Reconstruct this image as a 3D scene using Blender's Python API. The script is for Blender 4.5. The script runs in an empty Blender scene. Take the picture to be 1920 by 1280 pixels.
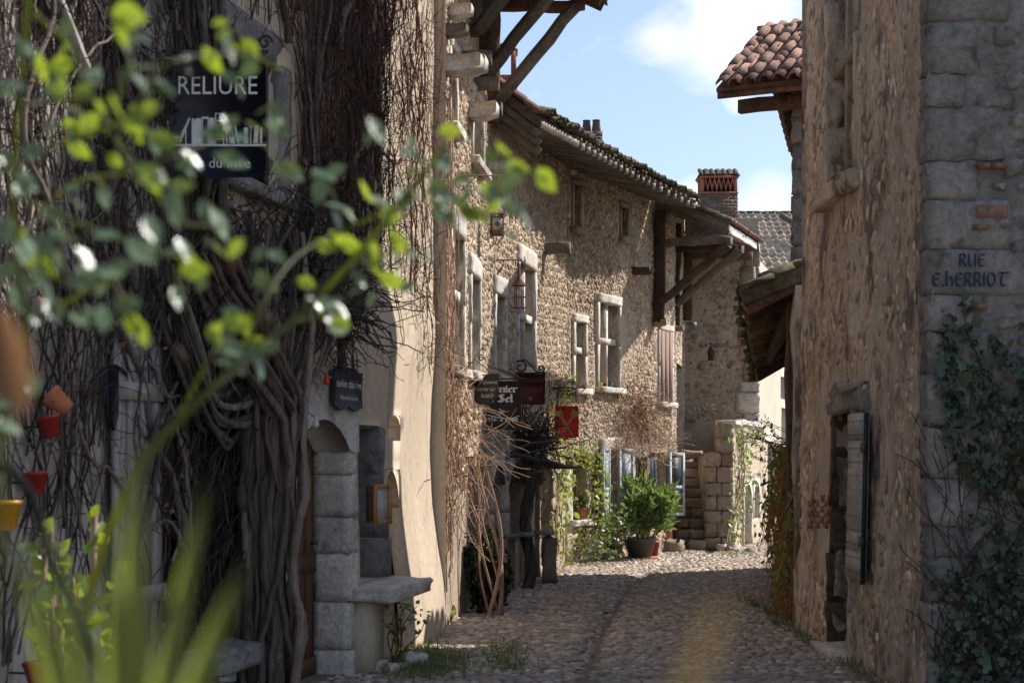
import bpy, math, random
import numpy as np
from mathutils import Vector, Matrix
R = math.radians
rng = np.random.default_rng(11)
random.seed(11)
SC = bpy.context.scene
COL = SC.collection

# ------------------------------------------------------------------ camera, sky, sun, exposure
F, HY, EYE = 3200.0, 850.0, 1.65          # focal length in photo pixels, horizon row, eye height
cam_d = bpy.data.cameras.new('camera')
cam_d.lens = 60.0; cam_d.sensor_width = 36.0; cam_d.sensor_fit = 'HORIZONTAL'
cam_d.shift_y = 210.0 / 1920.0
cam_d.clip_start = 0.05; cam_d.clip_end = 3000
cam_d.dof.use_dof = True; cam_d.dof.focus_distance = 23.0; cam_d.dof.aperture_fstop = 4.5
cam_d.dof.aperture_blades = 0
cam = bpy.data.objects.new('camera', cam_d); COL.objects.link(cam)
cam.location = (0, 0, EYE); cam.rotation_euler = (R(90), 0, 0)
SC.camera = cam
SUN_AZ, SUN_EL = R(64.0), R(43.0)         # azimuth from +Y towards +X
SVEC = Vector((math.sin(SUN_AZ)*math.cos(SUN_EL), math.cos(SUN_AZ)*math.cos(SUN_EL), math.sin(SUN_EL)))
sun_d = bpy.data.lights.new('sun', 'SUN'); sun_d.energy = 5.0; sun_d.angle = R(0.53); sun_d.color = (1.0, 0.945, 0.87)
sun = bpy.data.objects.new('sun', sun_d); COL.objects.link(sun)
sun.rotation_euler = SVEC.to_track_quat('Z', 'Y').to_euler(); sun.location = (20, 12, 30)
SC.view_settings.view_transform = 'Standard'; SC.view_settings.look = 'None'
SC.view_settings.exposure = 0.5; SC.view_settings.gamma = 1.0; SC.view_settings.use_curve_mapping = False
SC.render.engine = 'CYCLES'; SC.cycles.use_denoising = True
SC.cycles.max_bounces = 6; SC.cycles.diffuse_bounces = 4; SC.cycles.glossy_bounces = 2; SC.cycles.transparent_max_bounces = 8
SC.cycles.sample_clamp_indirect = 6.0

def pdir(px, py):
    v = Vector(((px-960)/F, 1.0, (HY-py)/F)); v.normalize(); return v

def make_world():
    w = bpy.data.worlds.new('World'); SC.world = w; w.use_nodes = True
    nt = w.node_tree; N = nt.nodes; L = nt.links; N.clear()
    out = N.new('ShaderNodeOutputWorld'); bg = N.new('ShaderNodeBackground'); bg.inputs[1].default_value = 0.125
    sky = N.new('ShaderNodeTexSky'); sky.sky_type = 'NISHITA'; sky.sun_disc = False
    sky.sun_elevation = SUN_EL; sky.sun_rotation = SUN_AZ; sky.air_density = 1.0; sky.dust_density = 1.0; sky.ozone_density = 3.0
    tc = N.new('ShaderNodeTexCoord')
    mp = N.new('ShaderNodeMapping'); mp.inputs['Scale'].default_value = (9, 9, 17); mp.inputs['Location'].default_value = (3.1, 0.4, 0.2)
    L.new(tc.outputs['Generated'], mp.inputs[0])
    nz = N.new('ShaderNodeTexNoise'); nz.inputs['Scale'].default_value = 1.0; nz.inputs['Detail'].default_value = 9; nz.inputs['Roughness'].default_value = 0.6
    nz.inputs['Distortion'].default_value = 0.3
    L.new(mp.outputs[0], nz.inputs['Vector'])
    acc = nz.outputs['Fac']
    def math_(op, a, b=None, clamp=False):
        m = N.new('ShaderNodeMath'); m.operation = op; m.use_clamp = clamp
        for i, x in enumerate((a, b)):
            if x is None: continue
            if isinstance(x, (int, float)): m.inputs[i].default_value = x
            else: L.new(x, m.inputs[i])
        return m.outputs[0]
    # cumulus heaps standing in the part of the sky the photograph shows
    for (px, py, rad, amp) in ((1330, 30, .046, .36), (1470, 60, .055, .28), (1230, 70, .022, .24), (1385, 196, .013, .34), (1440, 385, .036, .50), (1310, 360, .022, .36), (1400, -120, .06, .3)):
        d = N.new('ShaderNodeVectorMath'); d.operation = 'DISTANCE'; L.new(tc.outputs['Generated'], d.inputs[0]); d.inputs[1].default_value = pdir(px, py)
        q = math_('DIVIDE', d.outputs['Value'], rad); q = math_('SUBTRACT', 1.0, q, True); q = math_('MULTIPLY', q, amp)
        acc = math_('ADD', acc, q)
    rp = N.new('ShaderNodeValToRGB'); rp.color_ramp.elements[0].position = 0.58; rp.color_ramp.elements[1].position = 0.92
    rp.color_ramp.elements[0].color = (0, 0, 0, 1); rp.color_ramp.elements[1].color = (1, 1, 1, 1)
    L.new(acc, rp.inputs[0])
    mx = N.new('ShaderNodeMix'); mx.data_type = 'RGBA'
    L.new(rp.outputs[0], mx.inputs[0])
    n2 = N.new('ShaderNodeTexNoise'); n2.inputs['Scale'].default_value = 22; n2.inputs['Detail'].default_value = 5
    L.new(tc.outputs['Generated'], n2.inputs['Vector'])
    r2 = N.new('ShaderNodeValToRGB'); r2.color_ramp.elements[0].position = .35; r2.color_ramp.elements[1].position = .6
    r2.color_ramp.elements[0].color = (5.6, 5.9, 6.5, 1); r2.color_ramp.elements[1].color = (7.6, 7.6, 7.7, 1)
    L.new(n2.outputs['Fac'], r2.inputs[0])
    veil = N.new('ShaderNodeMix'); veil.data_type = 'RGBA'; veil.inputs[0].default_value = .17; veil.inputs[7].default_value = (5.6, 5.9, 6.5, 1)   # thin high veil over the whole sky
    L.new(sky.outputs[0], veil.inputs[6]); L.new(veil.outputs[2], mx.inputs[6]); L.new(r2.outputs[0], mx.inputs[7])
    L.new(mx.outputs[2], bg.inputs[0]); L.new(bg.outputs[0], out.inputs[0])
make_world()

# ------------------------------------------------------------------ helpers: pixels, meshes, objects
def P(px, py, Y):
    return np.array([(px-960)/F*Y, Y, EYE+(HY-py)/F*Y])

class MB:
    """collects vertices and faces for ONE mesh"""
    def __init__(s): s.v = []; s.n = 0; s.q = []; s.t = []; s.poly = []; s.c = []
    def add(s, V, Q=None, T=None, col=None):
        V = np.asarray(V, float).reshape(-1, 3); o = s.n
        s.v.append(V); s.n += len(V)
        if Q is not None and len(Q): s.q.append(np.asarray(Q, int).reshape(-1, 4)+o)
        if T is not None and len(T): s.t.append(np.asarray(T, int).reshape(-1, 3)+o)
        if col is None: col = np.ones((len(V), 3))
        s.c.append(np.broadcast_to(np.asarray(col, float), (len(V), 3)))
        return o
    def ngon(s, V, F_, col=None):
        o = s.add(V, col=col)
        for f in F_: s.poly.append([i+o for i in f])
    def mesh(s, name, smooth=False):
        me = bpy.data.meshes.new(name)
        V = np.concatenate(s.v) if s.v else np.zeros((0, 3))
        Q = np.concatenate(s.q) if s.q else np.zeros((0, 4), int)
        T = np.concatenate(s.t) if s.t else np.zeros((0, 3), int)
        pl = np.concatenate([np.full(len(Q), 4), np.full(len(T), 3), np.array([len(p) for p in s.poly], int)]).astype(np.int32)
        li = np.concatenate([Q.ravel(), T.ravel(), np.array([i for p in s.poly for i in p], int)]).astype(np.int32)
        me.vertices.add(len(V)); me.vertices.foreach_set('co', V.astype(np.float32).ravel())
        me.loops.add(len(li)); me.loops.foreach_set('vertex_index', li)
        me.polygons.add(len(pl)); st = np.concatenate([[0], np.cumsum(pl)[:-1]]).astype(np.int32) if len(pl) else np.zeros(0, np.int32)
        me.polygons.foreach_set('loop_start', st); me.polygons.foreach_set('loop_total', pl)
        me.update(calc_edges=True)
        C = np.concatenate(s.c)
        if not np.all(C == 1.0):
            a = me.color_attributes.new('col', 'FLOAT_COLOR', 'POINT')
            a.data.foreach_set('color', np.concatenate([C, np.ones((len(C), 1))], 1).astype(np.float32).ravel())
        if smooth: me.polygons.foreach_set('use_smooth', np.ones(len(pl), bool))
        me.validate()
        return me
    # ---- primitives
    def box(s, c, size, ax=None, col=None):
        h = np.array(size)/2; A = np.eye(3) if ax is None else np.asarray(ax)
        V = np.array([[x, y, z] for x in (-1, 1) for y in (-1, 1) for z in (-1, 1)])*h
        s.add(V@A+np.asarray(c), [[0, 1, 3, 2], [4, 6, 7, 5], [0, 4, 5, 1], [2, 3, 7, 6], [0, 2, 6, 4], [1, 5, 7, 3]], col=col)
    def beam(s, p0, p1, w, h, up=(0, 0, 1), n=5, jit=.006, taper=1.0, col=None):
        p0 = np.asarray(p0, float); p1 = np.asarray(p1, float); d = p1-p0; L_ = np.linalg.norm(d); d /= L_
        a = np.cross(d, up); a /= np.linalg.norm(a); b = np.cross(a, d)
        V = []; ch = .16
        prof = [(-1+ch, -1), (1-ch, -1), (1, -1+ch), (1, 1-ch), (1-ch, 1), (-1+ch, 1), (-1, 1-ch), (-1, -1+ch)]
        for i in range(n+1):
            t = i/n; k = 1+(taper-1)*t; o = rng.normal(0, jit, 2)
            for (x, y) in prof:
                e = rng.normal(0, jit*.35, 2)
                V.append(p0+d*L_*t+a*(x*w/2*k+o[0]+e[0])+b*(y*h/2*k+o[1]+e[1]))
        Q = [[i*8+j, i*8+(j+1) % 8, i*8+8+(j+1) % 8, i*8+8+j] for i in range(n) for j in range(8)]
        o = s.add(V, Q, col=col); s.poly.append([o+j for j in range(7, -1, -1)]); s.poly.append([o+n*8+j for j in range(8)])
    def tube(s, pts, r, k=4, col=None, cap=False):
        p = np.asarray(pts, float); n = len(p); r = np.broadcast_to(np.asarray(r, float), (n,))
        t = np.gradient(p, axis=0); t /= np.linalg.norm(t, axis=1)[:, None]+1e-9
        ref = np.where(np.abs(t[:, 2:3]) > .9, np.array([[1., 0, 0]]), np.array([[0, 0, 1.]]))
        if abs(t[:, 2]).mean() > .6: ref = np.broadcast_to(np.array([[1., 0.2, 0]]), (n, 3))
        else: ref = np.broadcast_to(np.array([[0.05, 0.1, 1.]]), (n, 3))
        a = np.cross(t, ref); a /= np.linalg.norm(a, axis=1)[:, None]+1e-9; b = np.cross(t, a)
        th = np.arange(k)*2*np.pi/k
        V = p[:, None]+r[:, None, None]*(np.cos(th)[None, :, None]*a[:, None]+np.sin(th)[None, :, None]*b[:, None])
        i = np.arange(n-1)[:, None]*k; j = np.arange(k)[None]; j2 = (j+1) % k
        Q = np.stack([i+j, i+j2, i+k+j2, i+k+j], -1).reshape(-1, 4)
        o = s.add(V.reshape(-1, 3), Q, col=col)
        if cap: s.poly.append([o+x for x in range(k)][::-1]); s.poly.append([o+(n-1)*k+x for x in range(k)])
    def lathe(s, prof, c, k=16, axis=None, col=None):
        c = np.asarray(c, float); A = np.eye(3) if axis is None else np.asarray(axis)
        th = np.arange(k)*2*np.pi/k; V = []
        for (r, z) in prof:
            V.append(np.stack([r*np.cos(th), r*np.sin(th), np.full(k, z)], 1))
        V = np.concatenate(V)@A+c; n = len(prof)
        Q = [[i*k+j, i*k+(j+1) % k, i*k+k+(j+1) % k, i*k+k+j] for i in range(n-1) for j in range(k)]
        o = s.add(V, Q, col=col); s.poly.append([o+x for x in range(k)][::-1]); s.poly.append([o+(n-1)*k+x for x in range(k)])
    def plate(s, poly, org, ax, ay, az, th, col=None):
        """flat outline (2D list) in the ax/ay plane, thickness th along az"""
        org = np.asarray(org, float); ax, ay, az = (np.asarray(x, float) for x in (ax, ay, az)); n = len(poly)
        f = [org+ax*x+ay*y+az*th/2 for x, y in poly]; b = [org+ax*x+ay*y-az*th/2 for x, y in poly]
        o = s.add(f+b, col=col)
        s.poly.append([o+i for i in range(n)]); s.poly.append([o+n+i for i in range(n)][::-1])
        for i in range(n): s.poly.append([o+i, o+n+i, o+n+(i+1) % n, o+(i+1) % n][::-1])
    def inst(s, TV, TQ, TT, M, C, col=None):
        """many copies of a template: M (n,3,3) rows are the axes, C (n,3)"""
        n = len(C); k = len(TV); V = np.einsum('kj,njl->nkl', TV, M)+C[:, None]
        off = (np.arange(n)*k)[:, None, None]
        Q = (TQ[None]+off).reshape(-1, 4) if TQ is not None and len(TQ) else None
        T = (TT[None]+off).reshape(-1, 3) if TT is not None and len(TT) else None
        cc = None if col is None else np.repeat(np.asarray(col, float), k, 0)
        s.add(V.reshape(-1, 3), Q, T, cc)

def thing(name, label, cat, loc=(0, 0, 0), group=None, kind=None):
    o = bpy.data.objects.new(name, None); COL.objects.link(o); o.location = [float(x) for x in loc]; o.empty_display_size = .1
    tag(o, label, cat, group, kind); return o
def tag(o, label=None, cat=None, group=None, kind=None):
    if label: o['label'] = label
    if cat: o['category'] = cat
    if group: o['group'] = group
    if kind: o['kind'] = kind
    return o
def wloc(o):
    return Vector(o.location) if o.type == 'EMPTY' else Vector((0, 0, 0))
def obj(name, me, mat, parent=None, smooth=False, kind=None, label=None):
    if isinstance(me, MB): me = me.mesh(name, smooth)
    if mat is not None and len(me.materials) == 0: me.materials.append(mat)
    o = bpy.data.objects.new(name, me); COL.objects.link(o)
    if parent is not None:
        o.parent = parent; o.matrix_parent_inverse = Matrix.Translation(-wloc(parent))
    if kind: o['kind'] = kind
    if label: o['label'] = label
    return o
def piece(name, me, parent, M):
    """one of many pieces sharing a mesh, M a world matrix"""
    o = bpy.data.objects.new(name, me); COL.objects.link(o)
    o.parent = parent; o.matrix_parent_inverse = Matrix.Translation(-wloc(parent)); o.matrix_basis = M
    return o
def MX(c, ax, ay, az):
    m = Matrix.Identity(4)
    for i in range(3):
        m[i][0] = ax[i]; m[i][1] = ay[i]; m[i][2] = az[i]; m[i][3] = c[i]
    return m

def smooth(a, b, x):
    t = np.clip((np.asarray(x, float)-a)/(b-a), 0, 1); return t*t*(3-2*t)
_ph = rng.uniform(0, 6.28, (12, 3)); _fr = rng.normal(0, 1, (12, 3))
def nz(p, s=1.0):
    """cheap smooth noise, about -1..1"""
    p = np.asarray(p, float)*s; r = 0
    for i in range(12):
        f = _fr[i]*(1.0+.35*i); r = r+np.sin(p@f+_ph[i, 0])/(1+.35*i)
    return r/3.2
def rough_block(w, h, d, seed=0, n=3, amt=.012, rnd=.22):
    """stone block, x width, y depth, z height, centred; rounded worn edges; open at the back"""
    g = np.random.default_rng(seed); V = []; idx = {}
    Q = []
    def vid(i, j, k):
        key = (i, j, k)
        if key not in idx:
            p = np.array([i, j, k], float)/n*2-1
            m = np.abs(p); e = np.sort(m)[::-1]
            sh = 1-rnd*.25*(max(0, e[0]+e[1]-1.5))
            q = p*np.array([w, d, h])/2*sh
            q = q+g.normal(0, amt, 3)*np.array([.8, 1, .8])
            idx[key] = len(V); V.append(q)
        return idx[key]
    for a in range(n):
        for b in range(n):
            Q.append([vid(a, 0, b), vid(a+1, 0, b), vid(a+1, 0, b+1), vid(a, 0, b+1)])
            Q.append([vid(0, a, b), vid(0, a, b+1), vid(0, a+1, b+1), vid(0, a+1, b)])
            Q.append([vid(n, a, b), vid(n, a+1, b), vid(n, a+1, b+1), vid(n, a, b+1)])
            Q.append([vid(a, b, 0), vid(a, b+1, 0), vid(a+1, b+1, 0), vid(a+1, b, 0)])
            Q.append([vid(a, b, n), vid(a+1, b, n), vid(a+1, b+1, n), vid(a, b+1, n)])
            Q.append([vid(a, n, b), vid(a, n, b+1), vid(a+1, n, b+1), vid(a+1, n, b)])
    m = MB(); m.add(V, Q); return m

# ------------------------------------------------------------------ materials
def pm(name, c1, c2, c3=None, scale=3.0, fine=30.0, bump=.4, bscale=None, rough=.9, attr=False, rand=.0, stretch=(1, 1, 1), thr=(.52, .68), spec=.25, grain=.35, dist=.02, voro=0.0, stain=None):
    m = bpy.data.materials.new(name); m.use_nodes = True
    nt = m.node_tree; N = nt.nodes; L = nt.links; bs = N['Principled BSDF']
    bs.inputs['Roughness'].default_value = rough; bs.inputs['Specular IOR Level'].default_value = spec
    tc = N.new('ShaderNodeTexCoord'); mp = N.new('ShaderNodeMapping'); mp.inputs['Scale'].default_value = stretch
    L.new(tc.outputs['Object'], mp.inputs[0])
    oi = N.new('ShaderNodeObjectInfo')
    ad = N.new('ShaderNodeVectorMath'); ad.operation = 'MULTIPLY_ADD'
    cmb = N.new('ShaderNodeCombineXYZ')
    for i in range(3): L.new(oi.outputs['Random'], cmb.inputs[i])
    L.new(cmb.outputs[0], ad.inputs[0]); ad.inputs[1].default_value = (37, 53, 71); L.new(mp.outputs[0], ad.inputs[2])
    def noise(sc, det=6, ro=.6):
        n = N.new('ShaderNodeTexNoise'); n.inputs['Scale'].default_value = sc; n.inputs['Detail'].default_value = det; n.inputs['Roughness'].default_value = ro
        L.new(ad.outputs[0], n.inputs['Vector']); return n.outputs['Fac']
    def ramp(x, a, b):
        r = N.new('ShaderNodeMapRange'); r.inputs[1].default_value = a; r.inputs[2].default_value = b; r.interpolation_type = 'SMOOTHSTEP'; L.new(x, r.inputs[0]); return r.outputs[0]
    def mix(f, a, b, mode='MIX'):
        x = N.new('ShaderNodeMix'); x.data_type = 'RGBA'; x.blend_type = mode
        if isinstance(f, float): x.inputs[0].default_value = f
        else: L.new(f, x.inputs[0])
        for i, v in ((6, a), (7, b)):
            if isinstance(v, tuple): x.inputs[i].default_value = (*v, 1)
            else: L.new(v, x.inputs[i])
        return x.outputs[2]
    col = mix(ramp(noise(scale), .36, .64), c1, c2)
    fn = noise(fine, 5, .65)
    if c3 is not None: col = mix(ramp(noise(scale*2.3, 8, .7), *thr), col, c3)
    if stain is not None:
        sm = N.new('ShaderNodeMapping'); sm.inputs['Scale'].default_value = stain[2]; L.new(tc.outputs['Object'], sm.inputs[0])
        sn = N.new('ShaderNodeTexNoise'); sn.inputs['Scale'].default_value = stain[1]; sn.inputs['Detail'].default_value = 9; sn.inputs['Roughness'].default_value = .68; L.new(sm.outputs[0], sn.inputs['Vector'])
        col = mix(ramp(sn.outputs['Fac'], stain[3], stain[4]), col, stain[0])
    g = N.new('ShaderNodeMapRange'); g.inputs[1].default_value = .25; g.inputs[2].default_value = .75; g.inputs[3].default_value = 1-grain; g.inputs[4].default_value = 1+grain
    L.new(fn, g.inputs[0])
    gc = N.new('ShaderNodeCombineXYZ')
    for i in range(3): L.new(g.outputs[0], gc.inputs[i])
    col = mix(1.0, col, gc.outputs[0], 'MULTIPLY')
    if attr:
        a = N.new('ShaderNodeAttribute'); a.attribute_name = 'col'; col = mix(1.0, col, a.outputs['Color'], 'MULTIPLY')
    if rand:
        r = N.new('ShaderNodeMapRange'); r.inputs[3].default_value = 1-rand; r.inputs[4].default_value = 1+rand; L.new(oi.outputs['Random'], r.inputs[0])
        rc = N.new('ShaderNodeCombineXYZ')
        for i in range(3): L.new(r.outputs[0], rc.inputs[i])
        col = mix(1.0, col, rc.outputs[0], 'MULTIPLY')
    L.new(col, bs.inputs['Base Color'])
    if bump:
        b = N.new('ShaderNodeBump'); b.inputs['Strength'].default_value = bump; b.inputs['Distance'].default_value = dist
        h = noise(bscale or fine*.6, 8, .7)
        if voro:
            v = N.new('ShaderNodeTexVoronoi'); v.inputs['Scale'].default_value = voro; L.new(ad.outputs[0], v.inputs['Vector'])
            mm = N.new('ShaderNodeMath'); mm.operation = 'MULTIPLY_ADD'; L.new(v.outputs['Distance'], mm.inputs[0]); mm.inputs[1].default_value = -1.0; L.new(h, mm.inputs[2]); h = mm.outputs[0]
        L.new(h, b.inputs['Height']); L.new(b.outputs[0], bs.inputs['Normal'])
    return m
def leafmat(name, c1, c2, tr, rough=.35, trans=.45, coat=.0, scale=9):
    m = pm(name, c1, c2, None, scale=scale, fine=60, bump=.1, rough=rough, attr=True, spec=.5, grain=.15)
    nt = m.node_tree; N = nt.nodes; L = nt.links; bs = N['Principled BSDF']; out = N['Material Output']
    t = N.new('ShaderNodeBsdfTranslucent'); t.inputs[0].default_value = (*tr, 1)
    mx = N.new('ShaderNodeMixShader'); mx.inputs[0].default_value = trans
    L.new(bs.outputs[0], mx.inputs[1]); L.new(t.outputs[0], mx.inputs[2]); L.new(mx.outputs[0], out.inputs[0])
    return m
M = {}
M['mortar'] = pm('mortar', (.47, .38, .285), (.38, .305, .23), (.30, .25, .20), scale=1.3, fine=26, bump=.8, rough=.95, dist=.03)
M['pebble'] = pm('pebble', (.57, .47, .365), (.46, .375, .29), None, scale=5, fine=40, bump=.3, attr=True, rough=.85)
M['tmortar'] = pm('tower_mortar', (.62, .51, .41), (.49, .40, .32), (.33, .265, .215), scale=.9, fine=18, bump=1.0, rough=.95, thr=(.5, .68), dist=.06, stretch=(1, 1, .6), stain=((.19, .155, .13), 2.2, (1, 1, .45), .50, .62))
M['tpebble'] = pm('tower_pebble', (.52, .425, .34), (.40, .325, .26), None, scale=5, fine=30, bump=.5, attr=True, rough=.9)
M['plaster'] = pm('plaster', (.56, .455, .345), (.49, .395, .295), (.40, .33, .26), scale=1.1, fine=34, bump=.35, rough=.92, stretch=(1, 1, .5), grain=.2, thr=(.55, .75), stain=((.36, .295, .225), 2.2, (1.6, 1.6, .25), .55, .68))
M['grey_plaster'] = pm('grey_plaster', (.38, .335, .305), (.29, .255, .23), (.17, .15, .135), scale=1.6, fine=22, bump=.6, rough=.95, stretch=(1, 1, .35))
M['cream'] = pm('cream_render', (.62, .51, .40), (.57, .47, .37), (.48, .41, .34), scale=.7, fine=20, bump=.2, rough=.95, grain=.1)
M['limestone'] = pm('limestone', (.60, .54, .47), (.49, .44, .385), (.34, .30, .26), scale=3, fine=34, bump=.5, rough=.9, rand=.1)
M['greystone'] = pm('greystone', (.27, .25, .232), (.195, .18, .168), (.11, .10, .092), scale=2.6, fine=22, bump=1.0, rough=.95, rand=.14, dist=.03)
M['stepstone'] = pm('stepstone', (.36, .28, .21), (.27, .21, .16), (.17, .14, .12), scale=3, fine=30, bump=.7, rough=.95, rand=.18)
M['cobble'] = pm('cobble', (.37, .315, .265), (.285, .245, .21), None, scale=6, fine=45, bump=.3, rough=.68, attr=True, rand=.25, spec=.4)
M['street'] = pm('street_earth', (.22, .18, .14), (.17, .14, .11), (.10, .09, .065), scale=2.5, fine=40, bump=.6, rough=.95)
M['ground'] = pm('ground_earth', (.17, .14, .10), (.12, .10, .075), None, scale=.3, fine=6, bump=.3, rough=1)
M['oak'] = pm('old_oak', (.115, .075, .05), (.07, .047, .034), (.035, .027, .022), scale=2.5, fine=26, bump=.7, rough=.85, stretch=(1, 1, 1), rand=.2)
M['oak_grey'] = pm('weathered_oak', (.20, .165, .135), (.13, .105, .085), (.07, .057, .048), scale=4, fine=34, bump=.7, rough=.9, rand=.2)
M['oak_red'] = pm('red_brown_oak', (.17, .085, .05), (.10, .055, .036), (.05, .033, .025), scale=4, fine=30, bump=.6, rough=.85, rand=.15)
M['board_grey'] = pm('silver_grey_boards', (.34, .31, .285), (.26, .235, .22), (.15, .13, .12), scale=3, fine=26, bump=.6, rough=.9, rand=.1, stretch=(6, 6, .5))
M['doorwood'] = pm('brown_door_wood', (.17, .082, .04), (.12, .058, .03), None, scale=5, fine=30, bump=.35, rough=.6, stretch=(8, 8, .7), rand=.08)
M['honeywood'] = pm('honey_wood', (.46, .23, .085), (.36, .17, .06), None, scale=6, fine=30, bump=.25, rough=.5, rand=.08)
M['tile'] = pm('terracotta_tile', (.31, .17, .12), (.23, .13, .10), (.15, .12, .10), scale=5, fine=30, bump=.45, rough=.9, rand=.38, thr=(.5, .66))
M['tile_old'] = pm('mossy_old_tile', (.19, .15, .115), (.13, .105, .08), (.085, .085, .045), scale=6, fine=26, bump=1.0, rough=.97, rand=.3, thr=(.42, .6), dist=.03)
M['tile_grey'] = pm('grey_brown_tile', (.52, .40, .30), (.42, .32, .24), (.28, .22, .17), scale=4, fine=30, bump=.5, rough=.95, rand=.25)
M['tile_blue'] = pm('dark_slate_tile', (.17, .165, .165), (.12, .12, .12), (.08, .08, .075), scale=4, fine=30, bump=.5, rough=.85, rand=.3)
M['moss'] = pm('moss', (.12, .11, .045), (.19, .15, .09), (.07, .06, .035), scale=8, fine=50, bump=1.0, rough=1, dist=.04)
M['brick'] = pm('brick_red', (.37, .14, .085), (.29, .115, .075), (.20, .12, .095), scale=5, fine=30, bump=.5, rough=.92, rand=.22)
M['brick_dull'] = pm('brick_dull', (.26, .145, .105), (.21, .125, .095), (.15, .11, .09), scale=9, fine=30, bump=.6, rough=.95)
M['curtain_red'] = flat_c = pm('dark_red_curtain', (.05, .012, .014), (.03, .01, .012), None, scale=4, fine=20, bump=.2, rough=.9, stretch=(12, 12, .4))
M['brick_dark'] = pm('brick_dark', (.15, .105, .09), (.115, .085, .08), None, scale=5, fine=30, bump=.5, rough=.92, rand=.25)
M['iron'] = pm('black_iron', (.02, .019, .018), (.03, .026, .022), None, scale=20, fine=60, bump=.3, rough=.6, spec=.5)
M['rust'] = pm('rusty_iron', (.15, .06, .032), (.09, .04, .025), (.05, .03, .022), scale=14, fine=60, bump=.4, rough=.85)
M['glass'] = pm('dark_window_glass', (.018, .019, .021), (.03, .03, .03), None, scale=2, fine=4, bump=.05, rough=.12, spec=.6, grain=.1)
M['curtain'] = pm('net_curtain', (.42, .38, .34), (.34, .31, .28), None, scale=3, fine=20, bump=.2, rough=.9, stretch=(12, 12, .4))
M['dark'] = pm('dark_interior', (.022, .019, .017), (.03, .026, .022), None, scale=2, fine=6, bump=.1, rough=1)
M['bark'] = pm('vine_bark', (.215, .18, .16), (.14, .115, .10), (.055, .046, .042), scale=9, fine=55, bump=1.4, rough=.95, stretch=(3, 3, .3), attr=True, dist=.03)
M['twig'] = pm('dry_twig', (.36, .275, .21), (.26, .19, .145), None, scale=6, fine=40, bump=.3, rough=.9, attr=True)
M['stem'] = leafmat('green_stem', (.32, .36, .08), (.34, .30, .10), (.5, .55, .1), rough=.45, trans=.45)
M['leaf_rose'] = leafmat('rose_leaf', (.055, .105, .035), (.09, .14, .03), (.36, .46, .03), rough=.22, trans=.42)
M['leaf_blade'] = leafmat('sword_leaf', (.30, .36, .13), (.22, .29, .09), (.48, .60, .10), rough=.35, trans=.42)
M['leaf_gloss'] = leafmat('glossy_rose_leaf', (.15, .19, .10), (.10, .145, .07), (.25, .33, .06), rough=.24, trans=.15)  # paler rose-leaf copy: sky reflection partly put into the base colour
M['leaf_gloss'].node_tree.nodes['Principled BSDF'].inputs['Specular IOR Level'].default_value = .6
M['leaf_ivy'] = leafmat('ivy_leaf', (.016, .033, .016), (.034, .052, .022), (.06, .12, .03), rough=.35, trans=.15)
M['leaf_olean'] = leafmat('oleander_leaf', (.10, .165, .06), (.15, .21, .08), (.30, .42, .08), rough=.4, trans=.3)
M['leaf_green'] = leafmat('fresh_leaf', (.12, .18, .04), (.17, .21, .05), (.45, .52, .07), rough=.45, trans=.4)
M['leaf_dark'] = leafmat('evergreen_leaf', (.018, .034, .018), (.03, .048, .024), (.04, .07, .02), rough=.45, trans=.15)
M['grass'] = leafmat('grass_blade', (.085, .12, .035), (.13, .14, .05), (.25, .32, .06), rough=.6, trans=.3)
M['dryleaf'] = leafmat('dry_leaf', (.30, .18, .10), (.22, .12, .075), (.42, .22, .10), rough=.7, trans=.35)
M['straw'] = leafmat('straw_blade', (.46, .33, .13), (.38, .26, .10), (.5, .36, .12), rough=.6, trans=.3)
M['orange'] = leafmat('rose_hip', (.62, .10, .03), (.55, .14, .03), (.6, .15, .03), rough=.2, trans=.12)
def flat(name, c, rough=.6, spec=.3, grain=.12, bump=.08, scale=8):
    return pm(name, c, tuple(x*.85 for x in c), None, scale=scale, fine=40, bump=bump, rough=rough, spec=spec, grain=grain)
M['sign_navy'] = flat('navy_enamel', (.012, .016, .026), .45)
M['sign_slate'] = flat('slate_board', (.045, .045, .052), .8)
M['sign_brown'] = flat('brown_board', (.075, .062, .05), .7)
M['sign_black'] = flat('black_board', (.035, .033, .032), .65)
M['sign_maroon'] = flat('maroon_board', (.085, .016, .024), .6)
M['sign_red'] = flat('red_enamel', (.75, .03, .042), .4)
M['ink_white'] = flat('white_paint', (.72, .70, .68), .7)
M['ink_cream'] = flat('cream_paint', (.70, .63, .52), .7)
M['ink_gold'] = flat('gold_paint', (.40, .27, .07), .5)
M['ink_dim'] = flat('dull_gold_paint', (.17, .075, .03), .6)
M['ink_blue'] = flat('blue_black_paint', (.022, .03, .05), .8)
M['shutter_blue'] = pm('blue_grey_shutter_paint', (.40, .44, .47), (.33, .37, .40), (.22, .24, .26), scale=6, fine=30, bump=.25, rough=.6)
M['shutter_dark'] = flat('dark_blue_shutter_paint', (.035, .045, .06), .55)
M['shutter_brown'] = pm('faded_brown_shutter', (.30, .19, .145), (.24, .15, .12), (.17, .115, .10), scale=5, fine=30, bump=.3, rough=.8, stretch=(5, 5, .5))
M['grey_door'] = pm('grey_studded_door', (.40, .375, .35), (.33, .31, .29), (.24, .22, .205), scale=3, fine=30, bump=.35, rough=.75)
M['terracotta'] = flat('terracotta_pot', (.42, .155, .08), .8)
M['pot_grey'] = flat('grey_plastic_pot', (.085, .095, .10), .5)
M['pot_red'] = flat('red_glazed_pot', (.26, .025, .025), .35)
M['pot_lime'] = flat('lime_pot', (.36, .42, .05), .4)
M['pot_yellow'] = flat('yellow_glazed_pot', (.48, .27, .02), .35)
M['white'] = flat('white_card', (.70, .69, .66), .8)
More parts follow.
